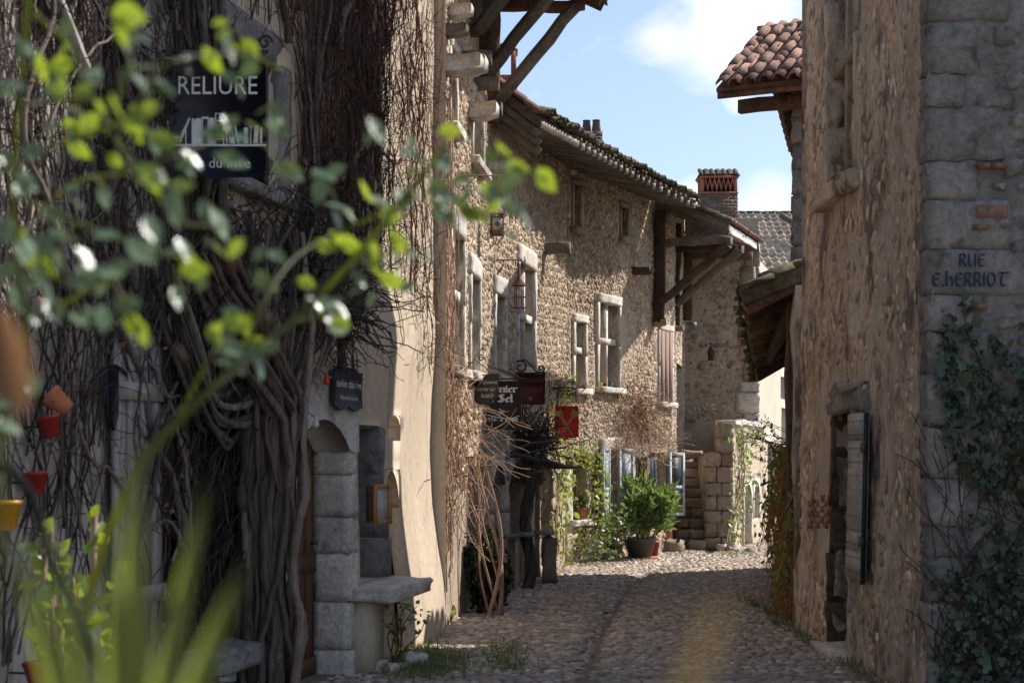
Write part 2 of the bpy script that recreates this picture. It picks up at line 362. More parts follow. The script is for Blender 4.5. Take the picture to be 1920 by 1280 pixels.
M['paper'] = flat('paper_print', (.50, .48, .45), .8)
M['bulb_red'] = flat('red_bulb', (.5, .03, .02), .2, spec=.5)
M['bulb_white'] = flat('milky_bulb', (.6, .6, .5), .2, spec=.5)
M['bulb_blue'] = flat('blue_bulb', (.05, .2, .4), .2, spec=.5)
M['green_glass'] = flat('green_glass', (.02, .17, .09), .2, spec=.5)
M['pale_glass'] = flat('pale_lantern_glass', (.45, .42, .40), .25, spec=.5)

# ------------------------------------------------------------------ walls
class Wall:
    def __init__(s, p0, p1, face=(1, 0), out=None):
        s.p0 = np.array(p0, float); s.p1 = np.array(p1, float); d = s.p1-s.p0; s.L = np.linalg.norm(d); s.d = d/s.L
        n = np.array([s.d[1], -s.d[0]]); s.n = n if n@np.array(face) > 0 else -n
        s.out = out
        s.D3 = np.array([*s.d, 0]); s.N3 = np.array([*s.n, 0]); s.Z3 = np.array([0, 0, 1.])
    def pt(s, u, z, o=0.0):
        u = np.asarray(u, float); z = np.asarray(z, float); o = np.asarray(o, float)
        if s.out is not None: o = o+s.out(u, z)
        xy = s.p0+np.multiply.outer(u, s.d)+np.multiply.outer(np.broadcast_to(o, np.broadcast(u, o).shape), s.n)
        return np.concatenate([xy, np.broadcast_to(z, xy.shape[:-1])[..., None]], -1)
    def uz(s, px, py, o=0.0):
        k = (px-960)/F; q = s.p0+s.n*o
        Y = None
        # q + u d = (kY, Y)
        u = (k*q[1]-q[0])/(s.d[0]-k*s.d[1]); Y = q[1]+u*s.d[1]
        return u, EYE+(HY-py)/F*Y, Y
    def u(s, px, o=0.0): return s.uz(px, 0, o)[0]
    def rect(s, x0, x1, y0, y1, o=0.0):
        """opening given by photo columns x0..x1 and rows y0..y1 read at its middle"""
        ua, ub = s.u(x0, o), s.u(x1, o)
        if ua > ub: ua, ub = ub, ua
        um = (ua+ub)/2; Y = (s.p0+s.d*um)[1]
        return ua, ub, EYE+(HY-y1)/F*Y, EYE+(HY-y0)/F*Y
    def axes(s): return np.array([s.D3, s.N3, s.Z3])

def wall_mesh(W, u0, u1, z0, z1, holes=(), step=.22, rough=.012, mb=None, ns=1.3):
    """front skin of a wall with real openings and reveals; holes (ua,ub,za,zb,depth)"""
    us = set(np.round(np.linspace(u0, u1, max(2, int((u1-u0)/step)+1)), 4)); zs = set(np.round(np.linspace(z0, z1, max(2, int((z1-z0)/step)+1)), 4))
    def cut(S, vals):
        S = sorted(S)
        for v in vals: S = [x for x in S if abs(x-v) > step*.3 or x in (S[0], S[-1])]
        return sorted(set(S) | {round(v, 4) for v in vals})
    us = cut(us, [x for h in holes for x in h[:2] if u0 < x < u1]); zs = cut(zs, [x for h in holes for x in h[2:4] if z0 < x < z1])
    us = np.array(us); zs = np.array(zs); U, Z = np.meshgrid(us, zs, indexing='ij'); nu, nzz = U.shape
    B = W.pt(U.ravel(), Z.ravel()); off = nz(B, ns)*rough+nz(B+7, ns*3.1)*rough*.5+(nz(B+3, ns*9)*rough*.3 if step < .1 else 0)
    V = W.pt(U.ravel(), Z.ravel(), off)
    uc = (us[:-1]+us[1:])/2; zc = (zs[:-1]+zs[1:])/2
    hole = np.full((nu-1, nzz-1), -1)
    for hi, h in enumerate(holes):
        hole[np.ix_((uc > h[0]) & (uc < h[1]), (zc > h[2]) & (zc < h[3]))] = hi
    m = mb or MB(); Q = []; RV = []; RQ = []
    vid = lambda i, j: i*nzz+j
    def back(i, j, d):
        RV.append(W.pt(us[i], zs[j], -d)); return len(V)+len(RV)-1
    for i in range(nu-1):
        for j in range(nzz-1):
            h = hole[i, j]
            if h < 0: Q.append([vid(i, j), vid(i+1, j), vid(i+1, j+1), vid(i, j+1)]); continue
            d = holes[h][4]
            for (di, dj, e) in ((-1, 0, ((i, j), (i, j+1))), (1, 0, ((i+1, j), (i+1, j+1))), (0, -1, ((i, j), (i+1, j))), (0, 1, ((i, j+1), (i+1, j+1)))):
                a, b = i+di, j+dj
                if 0 <= a < nu-1 and 0 <= b < nzz-1 and hole[a, b] == h: continue
                Q.append([vid(*e[0]), vid(*e[1]), back(*e[1], d), back(*e[0], d)])
    VV = np.concatenate([V, np.array(RV).reshape(-1, 3)]) if RV else V
    m.add(VV, Q)
    return m

_a = np.arange(6)*np.pi/3
PEB_V = np.concatenate([np.stack([np.cos(_a), np.sin(_a), 0*_a-.25], 1), np.stack([.78*np.cos(_a+.2), .78*np.sin(_a+.2), 0*_a+.6], 1), [[0.05, 0, .95]]])
PEB_Q = np.array([[i, (i+1) % 6, 6+(i+1) % 6, 6+i] for i in range(6)]); PEB_T = np.array([[6+i, 6+(i+1) % 6, 12] for i in range(6)])
def pebbles(W, u0, u1, z0, z1, avoid, name, mat, parent, size=(.038, .017), row=.056, gap=.043, tilt=.55, proud=.017, seed=0, keep=1.0, pal=None, inside=None, ns=1.3, rough=.012):
    g = np.random.default_rng(seed); C = []; 
    zz = np.arange(z0, z1, row); rows = []
    for k, z in enumerate(zz):
        u = np.arange(u0, u1, gap)+g.uniform(0, gap); n = len(u)
        rows.append(np.stack([u+g.normal(0, gap*.16, n), np.full(n, z)+g.normal(0, row*.30, n)+.05*np.sin(u*1.3+k*.02), np.full(n, (1 if k % 2 else -1)*tilt)+g.normal(0, .28, n)], 1))
    A = np.concatenate(rows); ok = (g.random(len(A)) < keep) & (A[:, 1] > z0) & (A[:, 1] < z1) & (A[:, 0] > u0) & (A[:, 0] < u1)
    for (a, b, c, d) in avoid: ok &= ~((A[:, 0] > a-.02) & (A[:, 0] < b+.02) & (A[:, 1] > c-.02) & (A[:, 1] < d+.02))
    if inside is not None: ok &= inside(A[:, 0], A[:, 1])
    # worn patches where the mortar covers the stones
    B = W.pt(A[:, 0], A[:, 1]); pt = nz(B+31, .9)
    ok &= (pt < .95)
    A = A[ok]; B = B[ok]; pt = pt[ok]; n = len(A)
    off = nz(B, ns)*rough+nz(B+7, ns*3.1)*rough*.5
    Cn = W.pt(A[:, 0], A[:, 1], off)
    s = np.exp(g.normal(0, .34, n))*np.where(g.random(n) < .06, 1.7, 1); sx = size[0]*s; sy = size[1]*np.exp(g.normal(0, .28, n)); pr = proud*np.exp(g.normal(0, .3, n))*(1-.45*smooth(.1, .9, pt))
    c, si = np.cos(A[:, 2]), np.sin(A[:, 2])
    ex = (c[:, None]*W.Z3+si[:, None]*W.D3)*sx[:, None]; ey = (-si[:, None]*W.Z3+c[:, None]*W.D3)*sy[:, None]
    ez = (W.N3+g.normal(0, .16, (n, 3)))*pr[:, None]
    Mx = np.stack([ex, ey, ez], 1)
    pal = np.array(pal if pal is not None else [(1, .97, .93), (.82, .80, .78), (1.12, 1.08, 1.0), (.72, .66, .6), (1.0, .86, .72), (.9, .9, .9)])
    col = pal[g.integers(0, len(pal), n)]*np.exp(g.normal(0, .16, n))[:, None]*(1+.20*nz(B+50, .45)+.10*nz(B+90, 1.6))[:, None]
    m = MB(); m.inst(PEB_V, PEB_Q, PEB_T, Mx, Cn, col)
    return obj(name, m, mat, parent, smooth=True, kind='stuff')
def quad_body(mb, pts, z0, z1):
    """closed prism over a plan polygon"""
    n = len(pts); V = [[x, y, z0] for x, y in pts]+[[x, y, z1] for x, y in pts]
    o = mb.add(V, [[i, (i+1) % n, n+(i+1) % n, n+i] for i in range(n)]); mb.poly.append([o+n+i for i in range(n)])
    mb.poly.append([o+i for i in range(n)][::-1])
def wbox(mb, W, u0, u1, z0, z1, o0, o1, jit=0.0):
    """box fixed to a wall: u range, z range, out range"""
    V = []
    for o in (o0, o1):
        for (u, z) in ((u0, z0), (u1, z0), (u1, z1), (u0, z1)):
            V.append(W.pt(u, z, o)+rng.normal(0, jit, 3)*(jit > 0))
    mb.add(np.array(V), [[0, 3, 2, 1], [4, 5, 6, 7], [0, 1, 5, 4], [2, 3, 7, 6], [1, 2, 6, 5], [0, 4, 7, 3]])
def stone_on(W, u0, u1, z0, z1, o0, o1, parent, mat, name='stone', seed=None, amt=.006, n=4, rnd=.07):
    seed = seed if seed is not None else int(rng.integers(1e6))
    b = rough_block(u1-u0, z1-z0, o1-o0, seed, n, amt, rnd)
    c = W.pt((u0+u1)/2, (z0+z1)/2, (o0+o1)/2)
    me = b.mesh(name, False); me.materials.append(mat)
    return piece(name, me, parent, MX(c, W.D3, W.N3, W.Z3))
# ------------------------------------------------------------------ ground and street
GUT = np.array([[12.0, .46], [14, .66], [16, .85], [18.5, 1.12], [21.1, 1.42], [24, 1.85], [27, 2.7], [30, 3.75], [34, 4.9], [60, 10]])
def gutx(Y): return np.interp(Y, GUT[:, 0], GUT[:, 1], left=.46-.1*0)
def street_z(x, y):
    d = np.abs(np.asarray(x)-gutx(y))
    return -.06*np.exp(-(d/.12)**2)+.012*np.clip(d-.2, 0, 3)+.010*nz(np.stack([x, y, 0*np.asarray(x)], -1), 1.6)
g = MB(); g.add([[-600, -200, -.35], [600, -200, -.35], [600, 1500, -.35], [-600, 1500, -.35]], [[0, 1, 2, 3]])
tag(obj('ground', g, M['ground']), kind='structure')
xs = np.arange(-7, 12.01, .16); ys = np.concatenate([np.arange(-6, 10, 1.0), np.arange(10, 34, .2), np.arange(34, 71, 2.0)])
X, Y = np.meshgrid(xs, ys, indexing='ij'); n2 = len(ys)
V = np.stack([X.ravel(), Y.ravel(), street_z(X.ravel(), Y.ravel())], 1)
Q = [[i*n2+j, (i+1)*n2+j, (i+1)*n2+j+1, i*n2+j+1] for i in range(len(xs)-1) for j in range(n2-1)]
g = MB(); g.add(V, Q); STREET = tag(obj('street', g, M['street'], smooth=True), kind='structure')
def left_edge(Y): return np.interp(Y, [10.9, 11, 15.5, 15.6, 19.6, 25.2, 28.9, 33.2], [-1.86, -1.52, -.70, -.66, -.27, .80, 2.71, 3.36])
def right_edge(Y): return np.interp(Y, [11.1, 15.7, 16, 22, 25, 33, 50], [2.71, 2.71, 2.95, 3.75, 4.3, 6.4, 10.5])
def make_cobbles():
    g = np.random.default_rng(5); rows = []; y = 11.7; k = 0
    while y < 31.0:
        dy = .054+.012*g.random(); lx, rx = left_edge(y)-.1, right_edge(y)+.05
        x = lx+g.uniform(0, .1); r = []
        while x < rx:
            w = g.uniform(.06, .135); r.append((x+w/2, y+g.normal(0, .013)+.05*math.sin(x*1.1+k*.03), w, dy)); x += w
        rows += r; y += dy; k += 1
    A = np.array(rows); d = np.abs(A[:, 0]-gutx(A[:, 1])); A = A[d > .045]
    if True:
        x, y = A[:, 0], A[:, 1]; ok = np.ones(len(A), bool)
        A = A[ok]
    n = len(A); z = street_z(A[:, 0], A[:, 1])
    a = g.normal(0, .13, n); c, s = np.cos(a), np.sin(a); hx = A[:, 2]*.5*g.uniform(.9, 1.05, n); hy = A[:, 3]*.52*g.uniform(.85, 1.1, n); hz = g.uniform(.009, .024, n)
    ex = np.stack([c*hx, s*hx, g.normal(0, .08, n)*hx], 1); ey = np.stack([-s*hy, c*hy, g.normal(0, .12, n)*hy], 1); ez = np.stack([g.normal(0, .1, n)*hz, g.normal(0, .12, n)*hz, hz], 1)
    Mx = np.stack([ex, ey, ez], 1); C = np.stack([A[:, 0], A[:, 1], z], 1)
    pal = np.array([(1, .95, .9), (.8, .78, .78), (1.2, 1.08, .95), (.68, .66, .68), (1.05, .86, .72), (.9, .92, .95), (1.4, 1.3, 1.18)])
    col = pal[g.integers(0, len(pal), n)]*np.exp(g.normal(0, .12, n))[:, None]
    px = 960+A[:, 0]/A[:, 1]*F; py = HY+EYE/A[:, 1]*F
    vis = (px > 700) & (px < 1660) & (py < 1283) & (A[:, 0] > left_edge(A[:, 1])+.05) & (A[:, 0] < 2.65)
    order = np.argsort(np.where(vis, A[:, 1], 1e9)); near = order[:300]; rest = np.setdiff1d(np.arange(n), near)
    m = MB(); m.inst(PEB_V, PEB_Q, PEB_T, Mx[rest], C[rest], col[rest]); obj('cobbles', m, M['cobble'], STREET, smooth=True, kind='stuff')
    tm = []
    for i in range(6):
        t = MB(); v = PEB_V*np.array([1, 1, 1.])+g.normal(0, .06, PEB_V.shape); t.add(v, PEB_Q, PEB_T, np.broadcast_to(pal[i], v.shape)); me = t.mesh('cobble', True); me.materials.append(M['cobble']); tm.append(me)
    for q, i in enumerate(near):
        piece('cobble', tm[q*7 % 6], STREET, MX(C[i], Mx[i, 0], Mx[i, 1], Mx[i, 2]))
make_cobbles()

# ------------------------------------------------------------------ windows and doors
def surround(W, r, parent, mat, lint=.16, jamb=.10, proud=.02, depth=.16, seed=0, sill=True):
    ua, ub, za, zb = r
    stone_on(W, ua-jamb-.03, ub+jamb+.03, zb, zb+lint, -depth, proud+.008, parent, mat, 'lintel', seed+1, .005)
    h = (zb-za)
    for (a, b, s) in ((ua-jamb, ua, 2), (ub, ub+jamb, 3)):
        k = 2 if h > .8 else 1
        for i in range(k): stone_on(W, a, b, za+h*i/k+.002, za+h*(i+1)/k-.002, -depth, proud+.004*i, parent, mat, 'jamb_stone', seed+s*7+i, .004)
    if sill: stone_on(W, ua-jamb-.04, ub+jamb+.04, za-.09, za, -depth, proud+.07, parent, mat, 'sill', seed+5, .005)
def casement(W, r, parent, depth=.2, bars=(1, 1), frame=None, pane=None, fw=.035, stone=None, transom=None, tz=.5, label=None):
    """window set in a reveal: frame, panes, glazing bars; stone mullion/transom in the opening"""
    ua, ub, za, zb = r; m = MB(); wbox(m, W, ua-.01, ub+.01, za-.01, zb+.01, -depth-.02, -depth)
    w = obj('window', m, pane or M['glass'], parent, label=label)
    f = MB()
    if frame is not None:
        for a, b in ((ua, ua+fw), (ub-fw, ub)): wbox(f, W, a, b, za, zb, -depth+.003, -depth+.04)
        for a, b in ((za, za+fw), (zb-fw, zb)): wbox(f, W, ua+fw, ub-fw, a, b, -depth+.003, -depth+.037)
        for i in range(1, bars[0]+1):
            u = ua+(ub-ua)*i/(bars[0]+1); wbox(f, W, u-fw*.4, u+fw*.4, za+fw, zb-fw, -depth+.003, -depth+.033)
        for i in range(1, bars[1]+1):
            z = za+(zb-za)*i/(bars[1]+1); wbox(f, W, ua+fw, ub-fw, z-fw*.35, z+fw*.35, -depth+.003, -depth+.030)
        obj('frame', f, frame, w)
    if stone is not None:
        u = (ua+ub)/2; z = za+(zb-za)*tz; s = MB()
        if 'm' in transom: wbox(s, W, u-.045, u+.045, za, zb, -depth+.05, -.02, .002)
        if len(s.v): obj('mullion', s, stone, w)
        s = MB()
        if 't' in transom: wbox(s, W, ua, ub, z-.045, z+.045, -depth+.053, -.012, .002)
        if len(s.v): obj('transom', s, stone, w)
    return w

# ------------------------------------------------------------------ house A, vine covered, left
HA = thing('vine_house', 'plastered house with an arched doorway, smothered in bare vines, nearest on the left', 'house', (-2.2, 12, 0))
WA1 = Wall((-4.4+.231*5.0, 5.0), (-1.859, 11.0))
def a2out(u, z):
    t = np.clip(np.asarray(u)/4.57, 0, 1)
    return -.335*(1-t)*smooth(2.45, 3.3, z)+.07*smooth(1.3, 0, z)*smooth(.5, .8, t)+.035*np.sin(np.asarray(z)*2.1+1.0)*smooth(.35, .6, t)*smooth(3.2, 2.4, z)
WA2 = Wall((-1.518, 11.0), (-.70, 15.5), out=a2out)
rA_low = WA1.rect(292, 352, 800, 1165)
rA_door = (*WA2.rect(556, 650, 800, 1283)[:2], -.05, 1.93)
rA_niche = WA2.rect(675, 721, 797, 1088)
rA_arch = WA2.rect(727, 757, 880, 1225)
rA_hole = WA2.rect(737, 759, 778, 826)
rA_up = WA2.rect(436, 512, 92, 345, -.3)
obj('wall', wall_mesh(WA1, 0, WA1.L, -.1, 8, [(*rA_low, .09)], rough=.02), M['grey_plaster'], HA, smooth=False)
m = wall_mesh(WA2, 0, WA2.L, -.1, 8, [(*rA_door, .26), (*rA_niche, .5), (*rA_arch, .14), (*rA_hole, .16), (*rA_up, .12)], step=.14, rough=.014)
obj('wall', m, M['plaster'], HA, smooth=False, label='cream plaster wall with worn niches and an arched door')
m = MB(); a0 = WA2.pt(0, 0); b0 = np.array([-1.859, 11.0])
m.add([[b0[0]-.02, 11.0, -.1], [-1.50, 11.0, -.1], [-1.50, 11.0, 2.5], [-1.83, 11.0, 3.3], [b0[0]-.02, 11, 3.3]]); m.poly.append([0, 1, 2, 3, 4])
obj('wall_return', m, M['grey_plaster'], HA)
m = MB(); quad_body(m, [(-3.75, 5.0), (-2.36, 11.0), (-2.1, 11.6), (-1.75, 12.8), (-1.2, 15.5), (-9, 15.5), (-9, 5)], -.1, 8.3); obj('rear_wall', m, M['dark'], HA)
m = MB(); m.add([[WA1.p0[0]-.5, 5, -.1], [WA1.p0[0], 5, -.1], [WA1.p0[0], 5, 8], [WA1.p0[0]-.5, 5, 8]], [[0, 1, 2, 3]])
obj('side_wall', m, M['plaster'], HA); m = MB(); e = WA2.pt(WA2.L, 0); m.add([[e[0], 15.5, -.1], [e[0]-1.2, 15.5, -.1], [e[0]-1.2, 15.5, 8], [e[0], 15.5, 8]], [[0, 1, 2, 3]]); obj('side_wall', m, M['plaster'], HA)
m = MB(); quad_body(m, [(-3.0, 4.8), (-1.3, 11.5), (-.35, 15.6), (-9, 15.7), (-9, 4.8)], 8.3, 8.5); obj('roof', m, M['tile_old'], HA)
# rounded heads of the two worn hollows
for r, rise in ((rA_arch, .32), (rA_hole, .10)):
    w_ = r[1]-r[0]; pts = [(0, -rise)]+[(w_*t, -rise+rise*.97*math.sin(math.pi*t)**.55) for t in np.linspace(.02, .98, 11)]+[(w_, -rise), (w_+.01, .01), (-.01, .01)]
    m = MB(); m.plate(pts, WA2.pt(r[0], r[3], -.062), WA2.D3, WA2.Z3, WA2.N3, .11); obj('niche_head', m, M['plaster'], HA)
# niche backs
m = MB()
for r, d in ((rA_niche, .5), (rA_arch, .14), (rA_hole, .16)): wbox(m, WA2, r[0]-.01, r[1]+.01, r[2]-.01, r[3]+.01, -d-.03, -d)
obj('niche_back', m, M['plaster'], HA)
casement(WA1, rA_low, HA, .08, (1, 1), M['curtain_red'], M['dark'], .06)
casement(WA2, rA_up, HA, .10, (1, 2), M['oak'], M['dark'])
surround(WA2, rA_up, HA, M['greystone'], .2, .22, .03, .2, 40)
# arched head: a stone with a hollow soffit, over the door
ua, ub, za, zb = rA_door
pts = [(ua-.12, 1.60), (ua+.0, 1.62)]+[(ua+(ub-ua)*t, 1.62+.27*math.sin(math.pi*min(1, .12+t*.88))**.7) for t in np.linspace(0.05, .97, 9)]+[(ub, 1.66), (ub+.20, 1.66), (ub+.20, 2.28), (ua-.12, 2.28)]
m = MB(); m.plate([(x-ua, y) for x, y in pts], WA2.pt(ua, 0, -.10)*[1, 1, 0], WA2.D3, WA2.Z3, WA2.N3, .28); obj('door_arch', m, M['limestone'], HA)
yb = [797, 890, 968, 1037, 1126, 1216, 1300]
for i in range(6):
    z1 = EYE+(HY-yb[i])/F*12.7; z0 = EYE+(HY-yb[i+1])/F*12.7
    stone_on(WA2, ub-.004*(i % 2)-.03, ub+.17+.03*((i*7) % 3), z0+.004, min(z1-.004, 1.66), -.255, .028+.012*(i % 2), HA, M['limestone'], 'jamb_stone', 60+i, .007, 5, .1)
for i, (y0, y1) in enumerate(((800, 920), (920, 1010), (1010, 1088))):
    z1 = EYE+(HY-y0)/F*13.5; z0 = EYE+(HY-y1)/F*13.5
    stone_on(WA2, rA_niche[1]-.01, rA_niche[1]+.10, z0+.004, z1-.004, -.45, .012+.01*(i % 2), HA, M['greystone'], 'jamb_stone', 70+i, .008, 3)
# the door leaf: planks, a lock rail and a latch
d = obj('door', (lambda m: (wbox(m, WA2, ua-.02, ub+.0, -.02, 1.95, -.31, -.27), m)[1])(MB()), M['doorwood'], HA)
n = 6
for i in range(n):
    m = MB(); a = ua+(ub-ua)*i/n; wbox(m, WA2, a+.006, a+(ub-ua)/n-.006, .0, 1.93, -.268, -.245); obj('plank', m, M['doorwood'], d)
for z_ in (.78, .02): m = MB(); wbox(m, WA2, ua, ub, z_, z_+.14, -.244, -.225); obj('rail', m, M['doorwood'], d)
m = MB(); m.tube([WA2.pt(ub-.2, 1.0, -.22), WA2.pt(ub-.2, 1.0, -.17), WA2.pt(ub-.32, 1.0, -.17)], .012, 6); obj('handle', m, M['iron'], d)
# stone shelf on a plaster leg below the niche
m = MB()
us0, us1 = WA2.u(655), WA2.u(728)
SH = thing('stone_shelf', 'thick grey stone shelf on a plaster leg under the dark wall niche', 'shelf', WA2.pt((us0+us1)/2, 0, .2))
stone_on(WA2, us0-.05, us1+.02, .55, .66, -.02, .34, SH, M['limestone'], 'slab', 81, .008, 4)
m = MB(); wbox(m, WA2, us0+.02, us0+.42, -.05, .55, -.05, .15, .006); obj('leg', m, M['plaster'], SH)
SL = thing('window_ledge', 'thick stone ledge under the low dark window of the vine house', 'ledge', WA1.pt(5.4, 0, .15))
stone_on(WA1, WA1.u(318), WA1.L+.03, .33, .47, -.05, .34, SL, M['greystone'], 'slab', 83, .012, 4)
m = MB(); wbox(m, WA1, WA1.L-.55, WA1.L-.08, -.05, .33, -.05, .16, .006); obj('leg', m, M['greystone'], SL)
# grey boards and shutter on A1
SB = thing('board_shutter', 'silver-grey weathered board shutter on the vine house wall, left of the low window', 'shutter', WA1.pt(4.0, .7, .03))
u0_, u1_ = WA1.u(198), WA1.u(288)
for i in range(4):
    a = u0_+(u1_-u0_)*i/4; m = MB(); wbox(m, WA1, a+.006, a+(u1_-u0_)/4-.006, .55, 2.33, .03, .055+.004*(i % 2), .003); obj('board', m, M['board_grey'], SB)
for z_ in (.8, 1.95): m = MB(); wbox(m, WA1, u0_, u1_, z_, z_+.1, .058, .08); obj('batten', m, M['board_grey'], SB)

# ------------------------------------------------------------------ house B1, tall with corbels and jettied roof
HB = thing('corbel_house', 'tall pebble-walled house with stone corbels and a strutted overhanging roof', 'house', (-.6, 17.6, 0))
WB1 = Wall((-.66, 15.6), (-.27, 19.6)); TOP1 = 6.95
b1w = {}
b1w['a'] = WB1.rect(843, 866, 440, 690); b1w['b'] = WB1.rect(880, 896, 520, 698)
b1w['c'] = WB1.rect(842, 852, 96, 238); b1w['d'] = WB1.rect(884, 903, 190, 308); b1w['e'] = (*WB1.rect(879, 893, 868, 1100)[:2], 0.0, 1.62)
obj('wall', wall_mesh(WB1, 0, WB1.L, -.1, TOP1, [(*r, .24) for r in b1w.values()], step=.25, rough=.02), M['mortar'], HB)
pebbles(WB1, .02, WB1.L-.02, 1.3, TOP1-.1, [(a-.16, b+.16, c-.12, d+.22) for a, b, c, d in b1w.values()], 'pebbles', M['pebble'], HB, seed=1)
casement(WB1, b1w['a'], HB, .2, (1, 2), M['ink_cream'], M['curtain'], .03, M['limestone'], 'mt', .56); surround(WB1, b1w['a'], HB, M['limestone'], .26, .08, .03, .2, 100)
casement(WB1, b1w['b'], HB, .2, (1, 2), M['ink_cream'], M['curtain'], .03); surround(WB1, b1w['b'], HB, M['limestone'], .22, .08, .03, .2, 110)
casement(WB1, b1w['c'], HB, .2, (0, 1), M['ink_cream'], None, .03); surround(WB1, b1w['c'], HB, M['limestone'], .1, .1, .03, .2, 120)
casement(WB1, b1w['d'], HB, .2, (0, 1), M['ink_cream'], None, .03); surround(WB1, b1w['d'], HB, M['limestone'], .08, .1, .03, .2, 130)
casement(WB1, b1w['e'], HB, .2, (0, 0), M['doorwood'], M['dark'], .05)
m = MB(); quad_body(m, [(-1.0, 15.62), (-.62, 19.58), (-8, 19.9), (-8, 15.62)], -.1, TOP1); obj('rear_wall', m, M['mortar'], HB)
m = MB(); m.add([[-.66, 15.6, -.1], [-1.4, 15.6, -.1], [-1.4, 15.6, TOP1], [-.66, 15.6, TOP1]], [[0, 1, 2, 3]]); obj('side_wall', m, M['mortar'], HB); m = MB(); m.add([[-.27, 19.6, 5.0], [-1.4, 19.6, 5.0], [-1.4, 19.6, TOP1], [-.27, 19.6, TOP1]], [[0, 1, 2, 3]]); obj('side_wall', m, M['mortar'], HB)
# stone and timber corbels
def corbel(W, px, py, w, h, out, mat, parent, name, seed):
    u, z, Yq = W.uz(px, py); n = 8
    prof = [(0, 0), (out*.55, -.0), (out, h*.28), (out*1.02, h*.9), (out*.95, h), (out*.55, h*.88), (0, h)]
    m = MB(); m.plate(prof, W.pt(u, z-h), W.N3, W.Z3, W.D3, w); return obj(name, m, mat, parent)
corbel(WB1, 831, 105, .28, .17, .36, M['limestone'], HB, 'corbel', 1)
corbel(WB1, 832, 48, .22, .10, .22, M['oak_grey'], HB, 'corbel', 1)
corbel(WB1, 848, 108, .30, .17, .33, M['limestone'], HB, 'corbel', 2)
corbel(WB1, 879, 194, .30, .17, .30, M['limestone'], HB, 'corbel', 3)
corbel(WB1, 838, 10, .20, .12, .24, M['limestone'], HB, 'corbel', 4)
def beam_end(W, px, py, out, w, h, parent, mat=None, name='beam_end'):
    u, z, _ = W.uz(px, py); m = MB(); m.beam(W.pt(u, z, -.15), W.pt(u, z, out), w, h, n=3, jit=.006); return obj(name, m, mat or M['oak_grey'], parent)
beam_end(WB1, 866, 110, .30, .13, .13, HB); beam_end(WB1, 890, 158, .26, .12, .13, HB); beam_end(WB1, 908, 206, .20, .16, .14, HB)
# upper timber frame, struts and the roof overhang
def wbeam(W, u0, z0, o0, u1, z1, o1, w, h, parent, name, mat, jit=.008):
    m = MB(); m.beam(W.pt(u0, z0, o0), W.pt(u1, z1, o1), w, h, up=(.3, .2, 1) if abs(z1-z0) < abs(o1-o0)+abs(u1-u0) else (1, .3, .2), n=6, jit=jit); return obj(name, m, mat, parent)
for uu, z0 in ((3.88, 5.42), (3.1, 5.75), (2.2, 6.0)):
    wbeam(WB1, uu, z0, .06, uu, TOP1+.2, .06, .15, .14, HB, 'post', M['oak'] if uu < 3.8 else M['oak_red'])
for uu, z0, z1 in ((3.86, 5.62, 6.72), (2.95, 5.75, 6.9), (2.0, 6.0, 7.1)):
    wbeam(WB1, uu, z0, .1, uu-.05, z1, 1.02, .11, .12, HB, 'strut', M['oak_grey'])
wbeam(WB1, 3.86, 6.74, -.1, 3.8, 6.71, 1.12, .10, .11, HB, 'tie_beam', M['oak_red']); wbeam(WB1, 2.9, 6.9, -.1, 2.85, 6.88, 1.12, .10, .11, HB, 'tie_beam', M['oak_red'])
wbeam(WB1, 1.3, 6.83, 1.02, 4.05, 6.80, 1.02, .11, .12, HB, 'purlin', M['oak'])
for i in range(9):
    uu = 1.6+i*.31; m = MB(); m.beam(WB1.pt(uu, 7.55, -.25), WB1.pt(uu, 6.74, 1.30), .08, .09, n=4, jit=.006); obj('rafter', m, M['oak'], HB)
for i in range(9):
    o0 = 1.36-i*.2; z = 6.80+i*.105; m = MB(); V = [WB1.pt(1.5, z, o0), WB1.pt(4.22, z, o0), WB1.pt(4.22, z+.098, o0-.192), WB1.pt(1.5, z+.098, o0-.192)]
    V = np.array(V); m.add(np.concatenate([V, V+[0, 0, .025]]), [[0, 1, 2, 3], [4, 7, 6, 5], [0, 4, 5, 1], [2, 6, 7, 3], [1, 5, 6, 2], [0, 3, 7, 4]]); obj('roof_board', m, M['oak'], HB)

def tile_mesh(name, mat, L=.36, r=.085, k=6, th=.016, flatn=1.0, rag=0.006, seed=0):
    g_ = np.random.default_rng(seed); V = []; 
    for (y, rr) in ((0, r), (L, r*.8)):
        for s in (0, 1):
            for i in range(k+1):
                a = math.pi*i/k; q = rr-th*s; V.append([math.cos(a)*q, y, math.sin(a)*q*flatn])
    V = np.array(V)+g_.normal(0, rag, (len(V), 3)); n = k+1; Q = []
    for i in range(k):
        Q += [[i, i+1, 2*n+i+1, 2*n+i], [n+i, 3*n+i, 3*n+i+1, n+i+1], [i, n+i, n+i+1, i+1], [2*n+i, 2*n+i+1, 3*n+i+1, 3*n+i]]
    Q += [[0, 2*n, 3*n, n], [k, n+k, 3*n+k, 2*n+k]]
    m = MB(); m.add(V, Q); me = m.mesh(name, False); me.materials.append(mat); return me
TILES = [tile_mesh('tile', M['tile'], seed=i) for i in range(3)]
TILES_OLD = [tile_mesh('tile', M['tile_old'], seed=i, rag=.010, L=.34) for i in range(4)]
